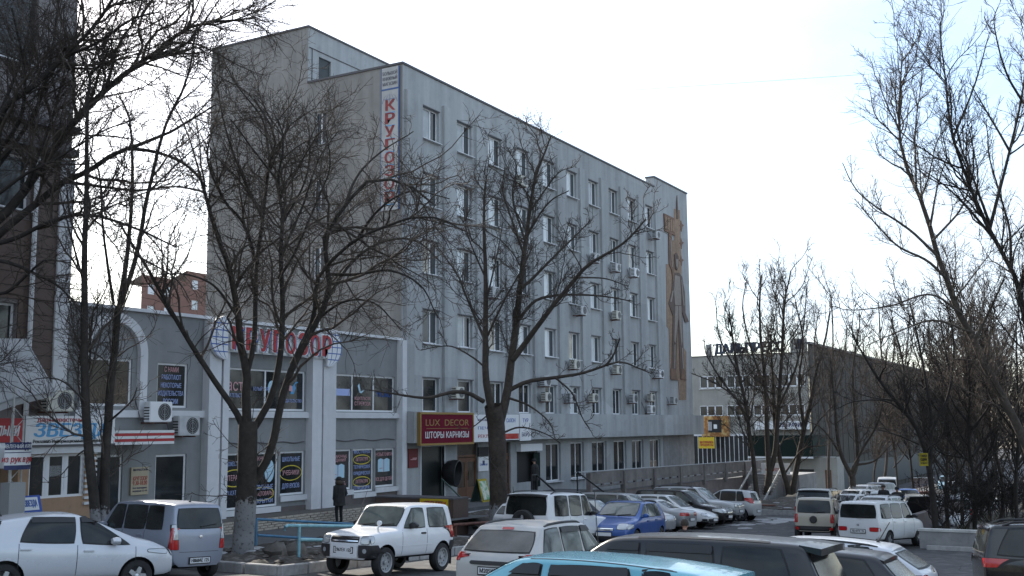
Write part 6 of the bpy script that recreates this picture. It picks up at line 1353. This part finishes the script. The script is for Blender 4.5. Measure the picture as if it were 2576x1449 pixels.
    def rails(s, m='plast', f0=None, f1=None, h=.05):
        f0 = f0 or s.p['rf']+.15; f1 = f1 or s.fe-.15
        for sg in (1, -1):
            P = []; N_ = 10
            for i in range(N_+1):
                f = lerp(f0, f1, i/N_); y = sg*(s.wt*.90); hh = s.bvh.ray_cast(Vector((s.hx-f, y, 4)), Vector((0, 0, -1)))[0]; P.append((hh.x, hh.y, hh.z+(h if 0 < i < N_ else -.01)))
            q = MB(); q.tube(P, .022, 6); s.solid('roof_rail', q, M[m])
    def spoiler(s, depth=.22, m=None, thick=.045, dz=0):
        y = s.wt*.90; z = s.zr-.075+dz; x = s.hx-s.fe+.03; q = MB()
        n = 8; V_ = []
        for i in range(n+1):
            t = -1+2*i/n; yy = t*y; b = depth*(1-.25*t*t); V_.append([(x, yy, z+.05-.03*t*t), (x-b, yy, z+.02-.035*t*t), (x-b, yy, z+.02-thick-.035*t*t), (x+.02, yy, z-.03)])
        for i in range(n):
            a, b = V_[i], V_[i+1]
            for k in range(4): q.quad(a[k], a[(k+1) % 4], b[(k+1) % 4], b[k])
        q.poly(V_[0]); q.poly(V_[-1][::-1]); bm = s.solid('spoiler', q, m or s.paint); return bm
    def visor(s, wins=None, m='plast'):
        for (a0, a1, b0, b1) in (wins or s.p['wins'][:2]):
            for sg in (1, -1): 
                z = s.H-.13; s.side([(lerp(b0, a0, .22), z-.085), (lerp(b1, a1, .1), z-.085), (b1, z+.012), (b0, z+.012)], sg, 'window_visor', M[m], n=(8, 2), rnd=.05, off=.03)
    def antenna(s, f, y=0, h=.35, lean=-.25, m='plast'):
        hh = s.bvh.ray_cast(Vector((s.hx-f, y, 4)), Vector((0, 0, -1)))[0]; q = MB(); q.tube([hh, hh+Vector((lean*h, 0, h))], [.012, .006], 5); q.lathe([(.03, 0), (.02, .035), (.001, .04)], 8, Matrix.Translation(hh)); s.solid('antenna', q, M[m])
    def wiper_rear(s, z=None):
        z = z or s.belt(s.L)+.10; P = [s.bvh.ray_cast(Vector((-6, y, zz)), Vector((1, 0, 0)))[0]+Vector((-.03, 0, 0)) for y, zz in ((0, z-.03), (-.2, z), (-.42, z+.02))]; q = MB(); q.tube(P, .012, 5); s.solid('wiper', q, M['black'])
    def wipers_front(s):
        cz = s.p['cowl'][1]
        for y0, y1 in ((.05, .5), (-.5, -.05)):
            P = [s.bvh.ray_cast(Vector((6, y, z)), Vector((-1, 0, 0)))[0]+Vector((.02, 0, .01)) for y, z in ((y0, cz+.05), (y1, cz+.09))]; q = MB(); q.tube(P, .011, 5); s.solid('wiper', q, M['black'])
    def spare(s, y=0, z=.85, R=.36, cover=False):
        h = s.bvh.ray_cast(Vector((-6, y, z)), Vector((1, 0, 0)))[0]; tm, rm = wheel_meshes(R, 'alloy'); o = child('spare_wheel', tm, s.root, (h.x-.12, y, z), (0, -PI/2, 0)); child('rim', rm, o)
    def grille(s, y, z0, z1, bars=3, m='chrome'):
        o = s.front(s.rect(-y, y, z0, z1), 'grille', M['black'], rnd=.08, off=.008)
        for k in range(bars):
            z = lerp(z0, z1, (k+.7)/(bars+.4)); s.front(s.rect(-y*.95, y*.95, z-.012, z+.012), 'grille_bar', M[m], n=(8, 1), rnd=0, off=.016, parent=o)
    def emblem(s, at_front, z, r=.06):
        c = s.front if at_front else s.rear; c(s.rect(-r, r, z-r*.7, z+r*.7), 'emblem', M['chrome'], n=(4, 4), rnd=.5, off=.012)
    def basics(s, seams=None, hand=None, hm=None, mm=None):
        p = s.p; w_ = p['wins']; s.seams(seams or [w_[0][0]-.05]+[(w_[i][1]+w_[i+1][0])/2 for i in range(len(w_)-1)]); s.handles(hand or [w_[i][1]-.12 for i in range(min(2, len(w_)))], hm); s.mirrors(m=mm)
GC = 'cars parked in the car park'
# ---------------------------------------------------------------- the nearest cars
# white five door hatchback, lower left
c = Car('hatch', YWHITE, (14.4, 18.15), -23, 'white five door hatchback cut by the lower left corner, seen from its side', GC, L=3.75, H=1.53, wr=.30, re=.50, rez=-.12, belt=(.82, .99), hood=.86, cowl=(.78, 1.03), rf=1.85, fo=.72,
        wins=[(.86, 1.79, 1.62, 1.83), (1.94, 2.92, 1.93, 2.70)])
c.basics(seams=[.78, 1.88, 2.92]); c.visor(); c.tail_wrap(.0, .36, .76, 1.02); c.lamps(rear=(.55, .76, .76, 1.02)); c.head_wrap(.14, .55, .70, .80); c.lamps(front=(.42, .72, .66, .80)); c.spoiler(.16); c.antenna(3.1, .0, .3); c.plate('', False, .75)
for sg in (1, -1): c.side([(3.40, 1.08), (3.60, 1.08), (3.46, 1.36), (3.20, 1.36)], sg, 'rear_window', c.gl, border=.02)
# lilac silver small minivan
c = Car('van', LILAC, (17.75, 19.5), 84, 'lilac silver small minivan seen from behind, tinted windows, beside the big limewashed trunk', GC, L=3.4, W=1.5, H=1.68, cowl=(.62, 1.04), rf=1.25, re=.14, fo=.6, ro=.45, wr=.27, belt=(1.0, 1.05), rw0=.05, wheel='steel',
        wins=[(.95, 1.62, 1.32, 1.64), (1.70, 2.42, 1.70, 2.42), (2.47, 3.02, 2.47, 2.96)], tail=.05)
c.basics(); c.plate('Н868АЕ 125', False, .42); c.wiper_rear(1.16); c.emblem(False, .92, .045); c.antenna(3.0, 0, .15)
for sg in (1, -1):
    c.rear([(sg*.54, .66), (sg*.70, .66), (sg*.69, .86), (sg*.56, .86)], 'taillight', M['redlamp'], border=.01, rnd=.1); c.rear([(sg*.56, .865), (sg*.69, .865), (sg*.66, 1.18), (sg*.61, 1.18)], 'taillight', M['lamp'], border=.008, rnd=.1)
c.rear(c.rect(-.52, .52, .60, .608), 'tailgate_seam', M['black'], n=(8, 1), rnd=0, off=.003)
c.tail_wrap(.0, .10, .66, 1.12)
# white two door jeep
c = Car('mini', (.74, .75, .77, 0, .3, .1), (21.8, 15.75), 180, 'white two door jeep facing the camera with black bumper corners', GC, cat='jeep', wheel='steel', glass='carglasspale', L=3.45, W=1.52, H=1.66, fo=.55, ro=.55, hood=1.0, rearglass='carglass')
c.seams([1.16, 2.18]); c.mirrors(m=M['plast']); c.handles([2.02], M['plast']); c.plate('Е967ЕК 125', True, .62); c.wipers_front(); c.grille(.40, .78, .92, 2); c.lamps(front=(.45, .66, .76, .93)); c.head_wrap(.01, .12, .76, .93)
for sg in (1, -1):
    c.front([(sg*.40, .46), (sg*.73, .46), (sg*.73, .74), (sg*.40, .74)], 'bumper_corner', M['plast'], off=.03, rnd=.05); c.side(c.rect(.0, .22, .46, .74), sg, 'bumper_end', M['plast'], off=.02, rnd=.05)
    c.side(c.rect(3.2, 3.44, .44, .74), sg, 'bumper_end', M['plast'], off=.02, rnd=.05); c.side(c.rect(1.0, 2.4, .68, .70), sg, 'crease', M['pvc'], n=(6, 1), rnd=0, off=.01); c.side(c.rect(3.36, 3.44, .82, 1.10), sg, 'taillight', M['redlamp']); c.front(c.rect(sg*.56-.05, sg*.56+.05, .56, .66), 'fog_lamp', M['lamp'], off=.04, rnd=.5)
    q = MB(); q.box(-c.hx+.18, -c.hx+.20, min(sg*.52, sg*.76), max(sg*.52, sg*.76), .16, .52); c.solid('mud_flap', q, M['rubber'])
c.front(c.rect(-.38, .38, .45, .72), 'bumper', c.paint, off=.035, rnd=.03); c.antenna(1.25, -.7, .8, -.5)
q = MB(); hh = c.bvh.ray_cast(Vector((c.hx-.42, .58, 4)), Vector((0, 0, -1)))[0]; q.tube([hh, hh+Vector((.02, 0, .09)), hh+Vector((0, .02, .15))], .025, 6); q.lathe([(.001, -.03), (.055, -.02), (.06, .03), (.001, .05)], 10, Matrix.Translation(hh+Vector((0, .03, .20))) @ Matrix.Rotation(PI/2, 4, 'Y')); c.solid('wing_mirror', q, c.paint)
c.bumper(False, .46, .70, 'plast'); c.lamps(rear=(.60, .72, .8, 1.1))
# silver estate, rear towards us
c = Car('wagon', DUSTW, (19.2, 10.1), 2, 'dusty white estate car seen from behind with a dark rear window and grey plate', GC, H=1.52, rearglass='dustglass', belt=(.88, .93), re=.62, glass='carglasspale', wins=[(1.42, 2.3, 2.02, 2.33), (2.4, 3.22, 2.42, 3.2), (3.3, 4.10, 3.28, 3.80)])
c.basics(); c.visor(); c.rails('plast', h=.02); c.plate('М205КР 25', False, .66); c.tail_wrap(0, .14, .82, .96); c.lamps(rear=(.68, .80, .82, .96)); c.rear(c.rect(-.46, .46, .76, .83), 'garnish', M['plast'], rnd=.15, off=.02); c.rear(c.rect(-.12, .12, 1.36, 1.40), 'brake_lamp', M['redlamp']); c.bumper(False, .32, .5, 'steelrim', off=.02); c.antenna(1.5, -.74, 1.0, -.2)
# large white off roader with spare wheel
c = Car('suv', WHT, (32.15, 16.45), 0, 'large white off roader with a spare wheel and a dark rear spoiler', GC, L=4.7, H=1.88, belt=(1.10, 1.12))
c.basics(mm=M['plast']); c.spare(.0, .95, .38); c.rails('plast'); c.spoiler(.2, M['plast']); c.lamps(rear=(.72, .83, .62, .80)); c.tail_wrap(0, .1, .62, .8); c.bumper(False, .42, .64, 'steelrim'); c.cladding(.42, .55, 'steelrim'); c.antenna(4.4, .6, .2)
# blue crossover hatch facing us
c = Car('hatch', BLUE, (35.2, 15.45), 184, 'bright blue hatchback facing the camera with roof rails', GC, L=4.1, W=1.73, H=1.60, zb=.26, hood=.86, cowl=(1.05, 1.05), belt=(.98, 1.06), wr=.33, wins=[(1.3, 2.05, 1.98, 2.08), (2.15, 2.95, 2.16, 2.90), (3.0, 3.45, 2.98, 3.28)], glass='carglasspale')
c.basics(); c.rails('plast'); c.lamps(front=(.42, .74, .68, .86)); c.head_wrap(.08, .5, .68, .84); c.grille(.32, .62, .72, 2); c.wipers_front(); c.bumper(True, .28, .48, 'plast', off=.012); c.cladding(.28, .40); c.plate('', True, .52); c.tail_wrap(0, .22, .9, 1.15)
# foreground: pale blue hatchback
c = Car('hatch', CYAN, (10.2, 5.22), 93, 'pale turquoise hatchback nearest the camera, only its roof and window tops in view', GC, L=4.35, H=1.58, re=.52, rez=-.10, wins=[(1.35, 2.2, 2.05, 2.24), (2.32, 3.28, 2.34, 3.14), (3.36, 3.82, 3.28, 3.54)], belt=(.9, .97))
c.basics(); c.visor(); c.spoiler(.30, dz=.01); c.lamps(rear=(.6, .8, .75, 1.0)); c.plate('', False, .7); c.wiper_rear()
for sg in (1, -1): c.top([(2.1, sg*.62), (3.6, sg*.60), (3.6, sg*.612), (2.1, sg*.632)], 'roof_seam', M['black'], n=(8, 1), rnd=0, off=.003)
# foreground: black tall estate with spoiler
c = Car('suv', (.012, .014, .018, .2, .3, .45), (13.5, 5.5), 92, 'dusty black people carrier with a deep rear spoiler, beyond the turquoise hatchback', GC, L=4.65, W=1.78, H=1.64, zb=.28, hood=.86, cowl=(1.1, 1.02), rf=1.95, re=.30, wr=.33, belt=(.98, 1.02), wins=[(1.4, 2.35, 2.05, 2.36), (2.46, 3.32, 2.46, 3.30), (3.42, 4.28, 3.42, 4.12)], rearglass='tint')
c.basics(); c.visor(); c.spoiler(.34, thick=.08, dz=.02); c.lamps(rear=(.66, .82, .8, 1.05)); c.plate('', False, .7)
for sg in (1, -1): c.top([(2.3, sg*.66), (4.0, sg*.64), (4.0, sg*.70), (2.3, sg*.72)], 'roof_groove', M['black'], n=(8, 1), rnd=.05, off=.006)
# foreground: dark estate
c = Car('wagon', (.018, .021, .027, .2, .32, .6), (15.9, 4.9), 92, 'dark grey estate with a dusty roof between the black people carrier and the white hatchback', GC, L=4.4, H=1.43, belt=(.86, .92), wins=[(1.42, 2.3, 2.02, 2.33), (2.4, 3.22, 2.42, 3.2), (3.3, 4.05, 3.28, 3.82)], rearglass='dustglass')
c.basics(); c.spoiler(.16); c.lamps(rear=(.6, .8, .7, .95)); c.plate('', False, .6)
c = Car('hatch', (.60, .62, .66, .1, .3, .1), (18.2, 4.95), 92, 'white hatchback with a short roof aerial in the foreground row', GC, L=4.2, H=1.46, re=.56, rez=-.09, wins=[(1.3, 2.05, 1.98, 2.08), (2.15, 3.02, 2.16, 2.94), (3.1, 3.65, 3.06, 3.36)], rearglass='dustglass')
c.basics(); c.spoiler(.12); c.antenna(3.4, 0, .32, -.6); c.lamps(rear=(.55, .78, .7, .95)); c.rails('plast', h=.004); c.wiper_rear(1.0)
# black compact off roader at the right edge
c = Car('suv', (.006, .006, .006, 0, .16, .0), (21.5, .55), -76, 'glossy black compact off roader cut by the right picture edge with a red tail lamp', GC, L=4.05, W=1.70, H=1.70, hood=.98, zb=.34, cowl=(1.1, 1.12), rf=1.8, re=.18, wr=.35, ro=.72, belt=(1.02, 1.12), wins=[(1.3, 2.1, 1.85, 2.12), (2.2, 3.0, 2.2, 2.96), (3.08, 3.85, 3.1, 3.62)])
c.basics(hm=M['chrome']); c.visor(m='steelrim'); c.tail_wrap(.0, .07, .98, 1.09); c.lamps(rear=(.75, .81, .94, 1.09)); c.rails('plast'); c.cladding(.34, .52); c.bumper(False, .4, .62, 'plast'); c.spoiler(.14)
# ---------------------------------------------------------------- right middle: jeep, van, off roader
c = Car('mini', BEIGE, (43.45, 10.8), 6, 'beige small jeep seen from behind with black roof bars and round spare mount', GC, cat='jeep', L=3.45, W=1.55, H=1.70, wheel='steel')
c.seams([1.16, 2.18]); c.mirrors(m=M['plast']); c.rails('plast'); c.bumper(False, .40, .62, 'plast'); c.lamps(rear=(.60, .72, .74, 1.06))
for sg in (1, -1): c.rear(c.rect(sg*.62-.06, sg*.62+.06, .48, .58), 'bumper_lamp', M['redlamp'], off=.03)
h = c.bvh.ray_cast(Vector((-6, 0, .88)), Vector((1, 0, 0)))[0]; q = MB(); q.lathe([(.001, .05), (.11, .05), (.14, 0), (.14, -.03)], 18, Matrix.Translation((h.x-.04, .02, .86)) @ Matrix.Rotation(-PI/2, 4, 'Y')); c.solid('spare_mount', q, M['plast']); c.wiper_rear(1.14)
c = Car('van', WHT, (42.05, 8.2), -13, 'white boxy minivan seen from behind with a wide dark rear window', GC, L=4.0, W=1.69, H=1.68, re=.08, rw0=.03, hood=.92, cowl=(.85, 1.06), rf=1.45, wins=[(1.2, 2.0, 1.58, 2.02), (2.1, 2.95, 2.1, 2.95), (3.02, 3.8, 3.02, 3.74)], belt=(1.02, 1.03))
c.basics(mm=M['plast']); c.lamps(rear=(.42, .78, .60, .74)); c.plate('Х818УХ 25', False, .60); c.wiper_rear(1.08); c.emblem(False, .82, .05)
c = Car('suv', (.5, .5, .47, .2, .35, .3), (52.2, 12.9), 5, 'white off roader with a dark roof spoiler standing beyond the beige jeep', GC, L=4.6, H=1.78)
c.basics(mm=M['plast']); c.rails('plast'); c.spoiler(.22, M['plast']); c.spare(.1, .9, .36); c.lamps(rear=(.72, .84, .6, .95)); c.bumper(False, .42, .62, 'steelrim')
# ---------------------------------------------------------------- row along the ramp
GR_ = 'cars in the row below the office ramp'
def row(style, col, u, nose, hd, label, **k):
    L = k.get('L', PRE[style]['L']); v = nose+L/2; g = k.pop('glass', 'carglasspale')
    c = Car(style, col, (u, v), hd, label, GR_, det=1, glass=g, **k); return c
c = row('wagon', NAVY, 39.8, 16.9, -90, 'dark estate with a bright windscreen, first behind the large white off roader', H=1.55); c.basics(); c.lamps(front=(.45, .74, .58, .72)); c.rails('plast')
c = row('van', SILV, 42.3, 16.6, -90, 'dusty silver minivan with a sunroof, second in the row behind the blue hatchback', H=1.72, cowl=(.95, 1.02), rf=1.75); c.basics(); c.lamps(front=(.45, .74, .62, .78)); c.top(c.rect(2.2, 2.9, -.35, .35), 'sunroof', M['carglass'], border=.02)
c = row('sedan', SILV, 45.0, 16.7, 90, 'silver saloon parked tail outwards with long red tail lamps', glass='carglass', H=1.42); c.basics(); c.lamps(rear=(.30, .78, .70, .84)); c.tail_wrap(0, .2, .70, .84); c.plate('', False, .55); c.bumper(False, .28, .5, 'steelrim', off=.012)
c = row('wagon', WHT, 47.6, 16.6, -90, 'white estate with black bumper, nose out between the silver saloon and the black people carrier', H=1.5); c.basics(); c.lamps(front=(.45, .75, .55, .70)); c.head_wrap(.05, .3, .56, .7); c.bumper(True, .24, .46, 'plast'); c.plate('', True, .42)
c = row('van', BLK, 50.0, 16.7, -90, 'black people carrier with clear headlamps in the row below the ramp', H=1.66, L=4.6, hood=.86, cowl=(1.1, 1.0), rf=1.95, wins=[(1.4, 2.3, 2.05, 2.32), (2.42, 3.3, 2.42, 3.3), (3.4, 4.25, 3.4, 4.1)], re=.3); c.basics(); c.lamps(front=(.40, .78, .62, .80)); c.head_wrap(.05, .5, .64, .8); c.plate('', True, .45); c.grille(.3, .6, .7, 2)
c = row('suv', (.45, .46, .475, .3, .35, .3), 52.3, 16.9, -90, 'silver off roader with square grille in the row below the ramp', H=1.74, L=4.3, cowl=(1.25, 1.1)); c.basics(); c.lamps(front=(.52, .76, .78, .95)); c.grille(.45, .78, .93, 3); c.rails('plast'); c.bumper(True, .42, .66, 'steelrim'); c.plate('', True, .6)
c = row('hatch', (.47, .48, .49, .3, .35, .3), 54.9, 16.8, 90, 'silver short hatchback parked tail outwards at the far end of the row', glass='carglass', L=3.7, H=1.58, re=.25, wr=.32); c.basics(); c.lamps(rear=(.62, .78, .88, 1.15)); c.tail_wrap(0, .14, .88, 1.15); c.plate('', False, .5)
c = Car('hatch', (.5, .52, .54, .2, .35, .3), (35.15, 18.95), 0, 'pale car mostly hidden behind the forked tree and the large white off roader', GR_, det=1, L=3.6, H=1.5)
# ---------------------------------------------------------------- far cars on the right
GFAR = 'far cars beyond the white minivan'
def farcar(style, col, x, y, d, hd, label, roof=None, **k):
    """x, y: image point on the roof; the car stands on the ground below"""
    p = PRE[style]; H = k.get('H', p['H']); c0 = at(x, y, d); gz = min(c0[2]-H, G(c0[0], c0[1])+1.4)
    return Car(style, col, (c0[0], c0[1], c0[2]-H), hd, label, GFAR, det=0, **k)
c = farcar('wagon', SILV, 2166, 1219, 74, 165, 'silver estate under the pale trunked tree, uppermost of the three overlapping cars'); c.mirrors()
c = farcar('wagon', WHT, 2148, 1230, 70, 165, 'white estate with a lit roof edge in the middle of the three overlapping cars', H=1.5); c.mirrors()
c = farcar('hatch', WHT, 2132, 1242, 66, 165, 'white hatchback lowest of the three overlapping cars beside the jeep roof', H=1.5); c.mirrors()
c = farcar('van', (.55, .57, .6, 0, .3, .2), 2232, 1199, 86, 10, 'white minibus farthest back between the two thin trunks', H=1.95, L=4.6); c.lamps(rear=(.6, .78, .7, 1.0))
c = farcar('wagon', NAVY, 2205, 1213, 82, 170, 'dark blue estate in front of the farthest white minibus')
c = farcar('suv', WHT, 2232, 1231, 64, 5, 'white off roader seen from behind with a person beside it', H=1.8); c.lamps(rear=(.7, .84, .6, .9))
c = farcar('wagon', (.55, .56, .57, .1, .3, .3), 2205, 1246, 55, 170, 'white estate roof showing just over the white boxy minivan', H=1.5); c.rails('plast')
c = farcar('sedan', BLUE, 2282, 1229, 76, 200, 'blue saloon half hidden by the dark open bonnet', H=1.4)
c = farcar('van', BEIGE, 2305, 1242, 70, 10, 'dusty beige minivan beyond the dark open bonnet', H=1.6); c.rails('chrome')
c = farcar('sedan', WHT, 2330, 1257, 54, 235, 'white saloon facing us just beyond the second wall', H=1.42, glass='carglasspale'); c.mirrors(); c.lamps(front=(.4, .7, .55, .7))
c = farcar('van', (.35, .36, .38, .2, .35, .4), 2392, 1243, 58, 15, 'grey minivan with a red tail lamp behind the yellow notice tree', H=1.75); c.lamps(rear=(.6, .78, .8, 1.1))
c = farcar('suv', (.5, .52, .55, .1, .3, .2), 2408, 1212, 80, 190, 'white truck cab glimpsed through the thicket', H=2.1, glass='carglasspale'); c.lamps(front=(.5, .8, .8, 1.0))
c = farcar('sedan', (.15, .27, .33, .2, .35, .2), 2385, 1196, 92, 185, 'turquoise car glimpsed highest in the thicket', H=1.45)
c = farcar('wagon', SILV, 2470, 1228, 66, 180, 'silver estate glimpsed low between the thicket trunks', H=1.5)
c = farcar('sedan', WHT, 2530, 1216, 74, 185, 'white saloon glimpsed near the right edge of the thicket', H=1.45)
# dark hatch with its bonnet up
c = farcar('sedan', BLK, 2268, 1262, 52, 225, 'black saloon with its bonnet standing open', H=1.42)
hp = Vector((c.hx-1.2, 0, .9)); q = MB(); q.prism([(c.hx-1.15, -.68, .92), (c.hx-1.15, .68, .92), (c.hx-.65, .60, 1.72), (c.hx-.65, -.60, 1.72)], (-.05, 0, .03)); c.solid('bonnet', q, M['black'])
# small crate frame beyond
o = thing('cargo_frame', at(2325, 1236, 80), 'small dark trailer cage with a pale top bar among the far cars', 'trailer'); p = Vector(at(2325, 1236, 80)); q = MB()
for k in range(9): q.tube([tuple(p+Vector(R0)*(k*.18-.7)), tuple(p+Vector(R0)*(k*.18-.7)+Vector((0, 0, .95)))], .025, 4)
q.build('bar', M['rust'], o); q = MB(); q.tube([tuple(p-Vector(R0)*.75+Vector((0, 0, .98))), tuple(p+Vector(R0)*.8+Vector((0, 0, .98)))], .05, 4); q.build('top_bar', M['dirtywhite'], o); q = MB(); q.box(p.x-.6, p.x+.6, p.y-.6, p.y+.6, p.z-1.6, p.z); q.build('bed', M['rust'], o)

# ================================================================== PEOPLE
def person(foot, face, label, H=1.74, coat=('cloth', .52), lean=0, hat=True, hood=False, arms='pocket', hair='hair', clip=None):
    """standing figure; face: yaw of the facing direction"""
    root = bpy.data.objects.new('person', None); COL.objects.link(root); root.location = foot; root.rotation_euler = (0, 0, face); tag(root, label, 'person'); k = H/1.75
    J = {}; E_ = []
    def j(n, x, y, z, r, par=None): J[n] = (Vector((x+lean*z, y, z))*k, r*k); E_.append((par, n)) if par else None
    j('pel', 0, 0, .95, .15); j('sp', -.01, 0, 1.15, .15, 'pel'); j('ch', 0, 0, 1.34, .165, 'sp'); j('nk', .01, 0, 1.49, .06, 'ch'); j('nk2', .03, 0, 1.55, .06, 'nk'); j('hd', .04, 0, 1.64, .098, 'nk2'); j('hd2', .03, 0, 1.71, .085, 'hd')
    for s in (1, -1):
        n = str(s); j('hip'+n, 0, s*.10, .88, .10, 'pel'); j('kn'+n, .03, s*.11, .50, .068, 'hip'+n); j('an'+n, -.01, s*.11, .10, .048, 'kn'+n); j('to'+n, .15, s*.13, .045, .042, 'an'+n)
        j('sh'+n, 0, s*.19, 1.42, .07, 'ch'); j('el'+n, -.06, s*.27, 1.13, .052, 'sh'+n)
        if arms == 'pocket': j('wr'+n, .08, s*.20, .95, .04, 'el'+n); j('ha'+n, .13, s*.16, .90, .038, 'wr'+n)
        else: j('wr'+n, .22, s*.18, 1.12, .036, 'el'+n); j('ha'+n, .30, s*.12, 1.14, .036, 'wr'+n)
    names = list(J); me = bpy.data.meshes.new('body'); me.from_pydata([J[n][0] for n in names], [(names.index(a), names.index(b)) for a, b in E_], [])
    o = bpy.data.objects.new('body', me); COL.objects.link(o); sk = o.modifiers.new('sk', 'SKIN'); sb = o.modifiers.new('ss', 'SUBSURF'); sb.levels = sb.render_levels = 2
    for i, n in enumerate(names): me.skin_vertices[0].data[i].radius = (J[n][1],)*2
    me.skin_vertices[0].data[0].use_root = True; bpy.context.view_layer.update(); nm = bpy.data.meshes.new_from_object(o.evaluated_get(DG())); bpy.data.objects.remove(o); nm.name = 'body'
    for m in (M['cloth2'], M['skin'], M['cloth']): nm.materials.append(m)
    for f in nm.polygons:
        z = f.center.z/k; f.material_index = 1 if z > 1.5 else (2 if z > .92 else 0)
    nm.shade_smooth(); child('body', nm, root)
    # coat shell
    q = MB(); n = 18; prof = [(.70, .20, .25), (.8, .19, .25), (.95, .185, .245), (1.12, .18, .235), (1.30, .19, .25), (1.42, .16, .235), (1.50, .09, .12)] if coat[1] > .4 else [(.9, .16, .21), (1.1, .16, .215), (1.3, .175, .24), (1.43, .14, .21), (1.5, .08, .1)]
    for z, a, b in prof:
        for i in range(n): w = 2*PI*i/n; wv = 1+.04*math.sin(5*w+z*9); q.v.append(((a*math.cos(w)*wv+lean*z)*k, b*math.sin(w)*wv*k, z*k))
    for r_ in range(len(prof)-1):
        for i in range(n): q.f.append((r_*n+i, r_*n+(i+1) % n, (r_+1)*n+(i+1) % n, (r_+1)*n+i)); q.m.append(0)
    for s in (1, -1): q.tube([tuple(J['sh'+str(s)][0]), tuple(J['el'+str(s)][0]), tuple(J['wr'+str(s)][0])], [.088*k, .078*k, .06*k], 10)
    cobj = q.build('coat', M[coat[0]], None, smooth=60); cobj.parent = root
    hd = J['hd'][0]
    if hood:
        q = MB(); q.lathe([(.085, 0), (.15, .02), (.185, .07), (.16, .13), (.11, .15)], 16, Matrix.Translation(J['nk'][0]+Vector((-.03, 0, -.03)))); x = q.build('hood_fur', M['fur'], None, smooth=60); x.parent = root
    q = MB(); rr2 = .112*k
    q.lathe([(rr2*1.0, -.015), (rr2*1.06, .03), (rr2*.95, .085), (rr2*.6, .125), (.001, .135)], 16, Matrix.Translation(hd+Vector((-.012, 0, .0)))); x = q.build('cap' if hat else 'hair', M['cloth' if hat else hair], None, smooth=60); x.parent = root
    if hat: q = MB(); q.box(hd.x+.06, hd.x+.17, -.07, .07, hd.z+.01, hd.z+.025); x = q.build('cap_peak', M['cloth'], None); x.parent = root
    # nose, ears
    q = MB(); q.lathe([(.018, -.02), (.014, .02), (.001, .035)], 6, Matrix.Translation(hd+Vector((.095*k, 0, -.03))) @ Matrix.Rotation(PI/2, 4, 'Y')); x = q.build('nose', M['skin'], None); x.parent = root
    q = MB()
    for s in (1, -1): q.lathe([(.001, -.012), (.025, 0), (.001, .012)], 8, Matrix.Translation(hd+Vector((0, s*.098*k, -.02))) @ Matrix.Rotation(PI/2, 4, 'X'))
    x = q.build('ears', M['skin'], None); x.parent = root
    for s in (1, -1):
        q = MB(); p_ = J['to'+str(s)][0]; a_ = J['an'+str(s)][0]; q.prism([(a_.x-.06, a_.y-.05, 0), (p_.x+.06, p_.y-.05, 0), (p_.x+.06, p_.y+.05, 0), (a_.x-.06, a_.y+.05, 0)], (0, 0, .09)); x = q.build('shoe', M['black'], None); x.parent = root
    return root
f0 = FV(853, 1314, 26.0)
pz = SW(f0[0]); person((f0[0], f0[1], pz), math.radians(80), 'person in a dark hooded coat and dark trousers looking into the bookshop window', hood=True)
p_ = FV(1346, 1250, 26.6); person((p_[0], 26.6, TZ), math.radians(90), 'person in black standing at the dark service opening', H=1.8)
h_ = at(1721, 1313, 25); person((h_[0], h_[1], G(h_[0])), math.radians(-20), 'dark haired person of whom only the head shows over the black people carrier', hat=False, H=h_[2]+.02-G(h_[0]))
h_ = at(2222, 1221, 58); person((h_[0], h_[1], h_[2]-1.72), math.radians(180), 'dark haired person in black beside the far white off roader', hat=False, arms='front')
h_ = at(2256, 1226, 56); person((h_[0], h_[1], h_[2]-1.72), math.radians(200), 'person in a dark cap bending at the open bonnet', hat=True, arms='front')
clean()
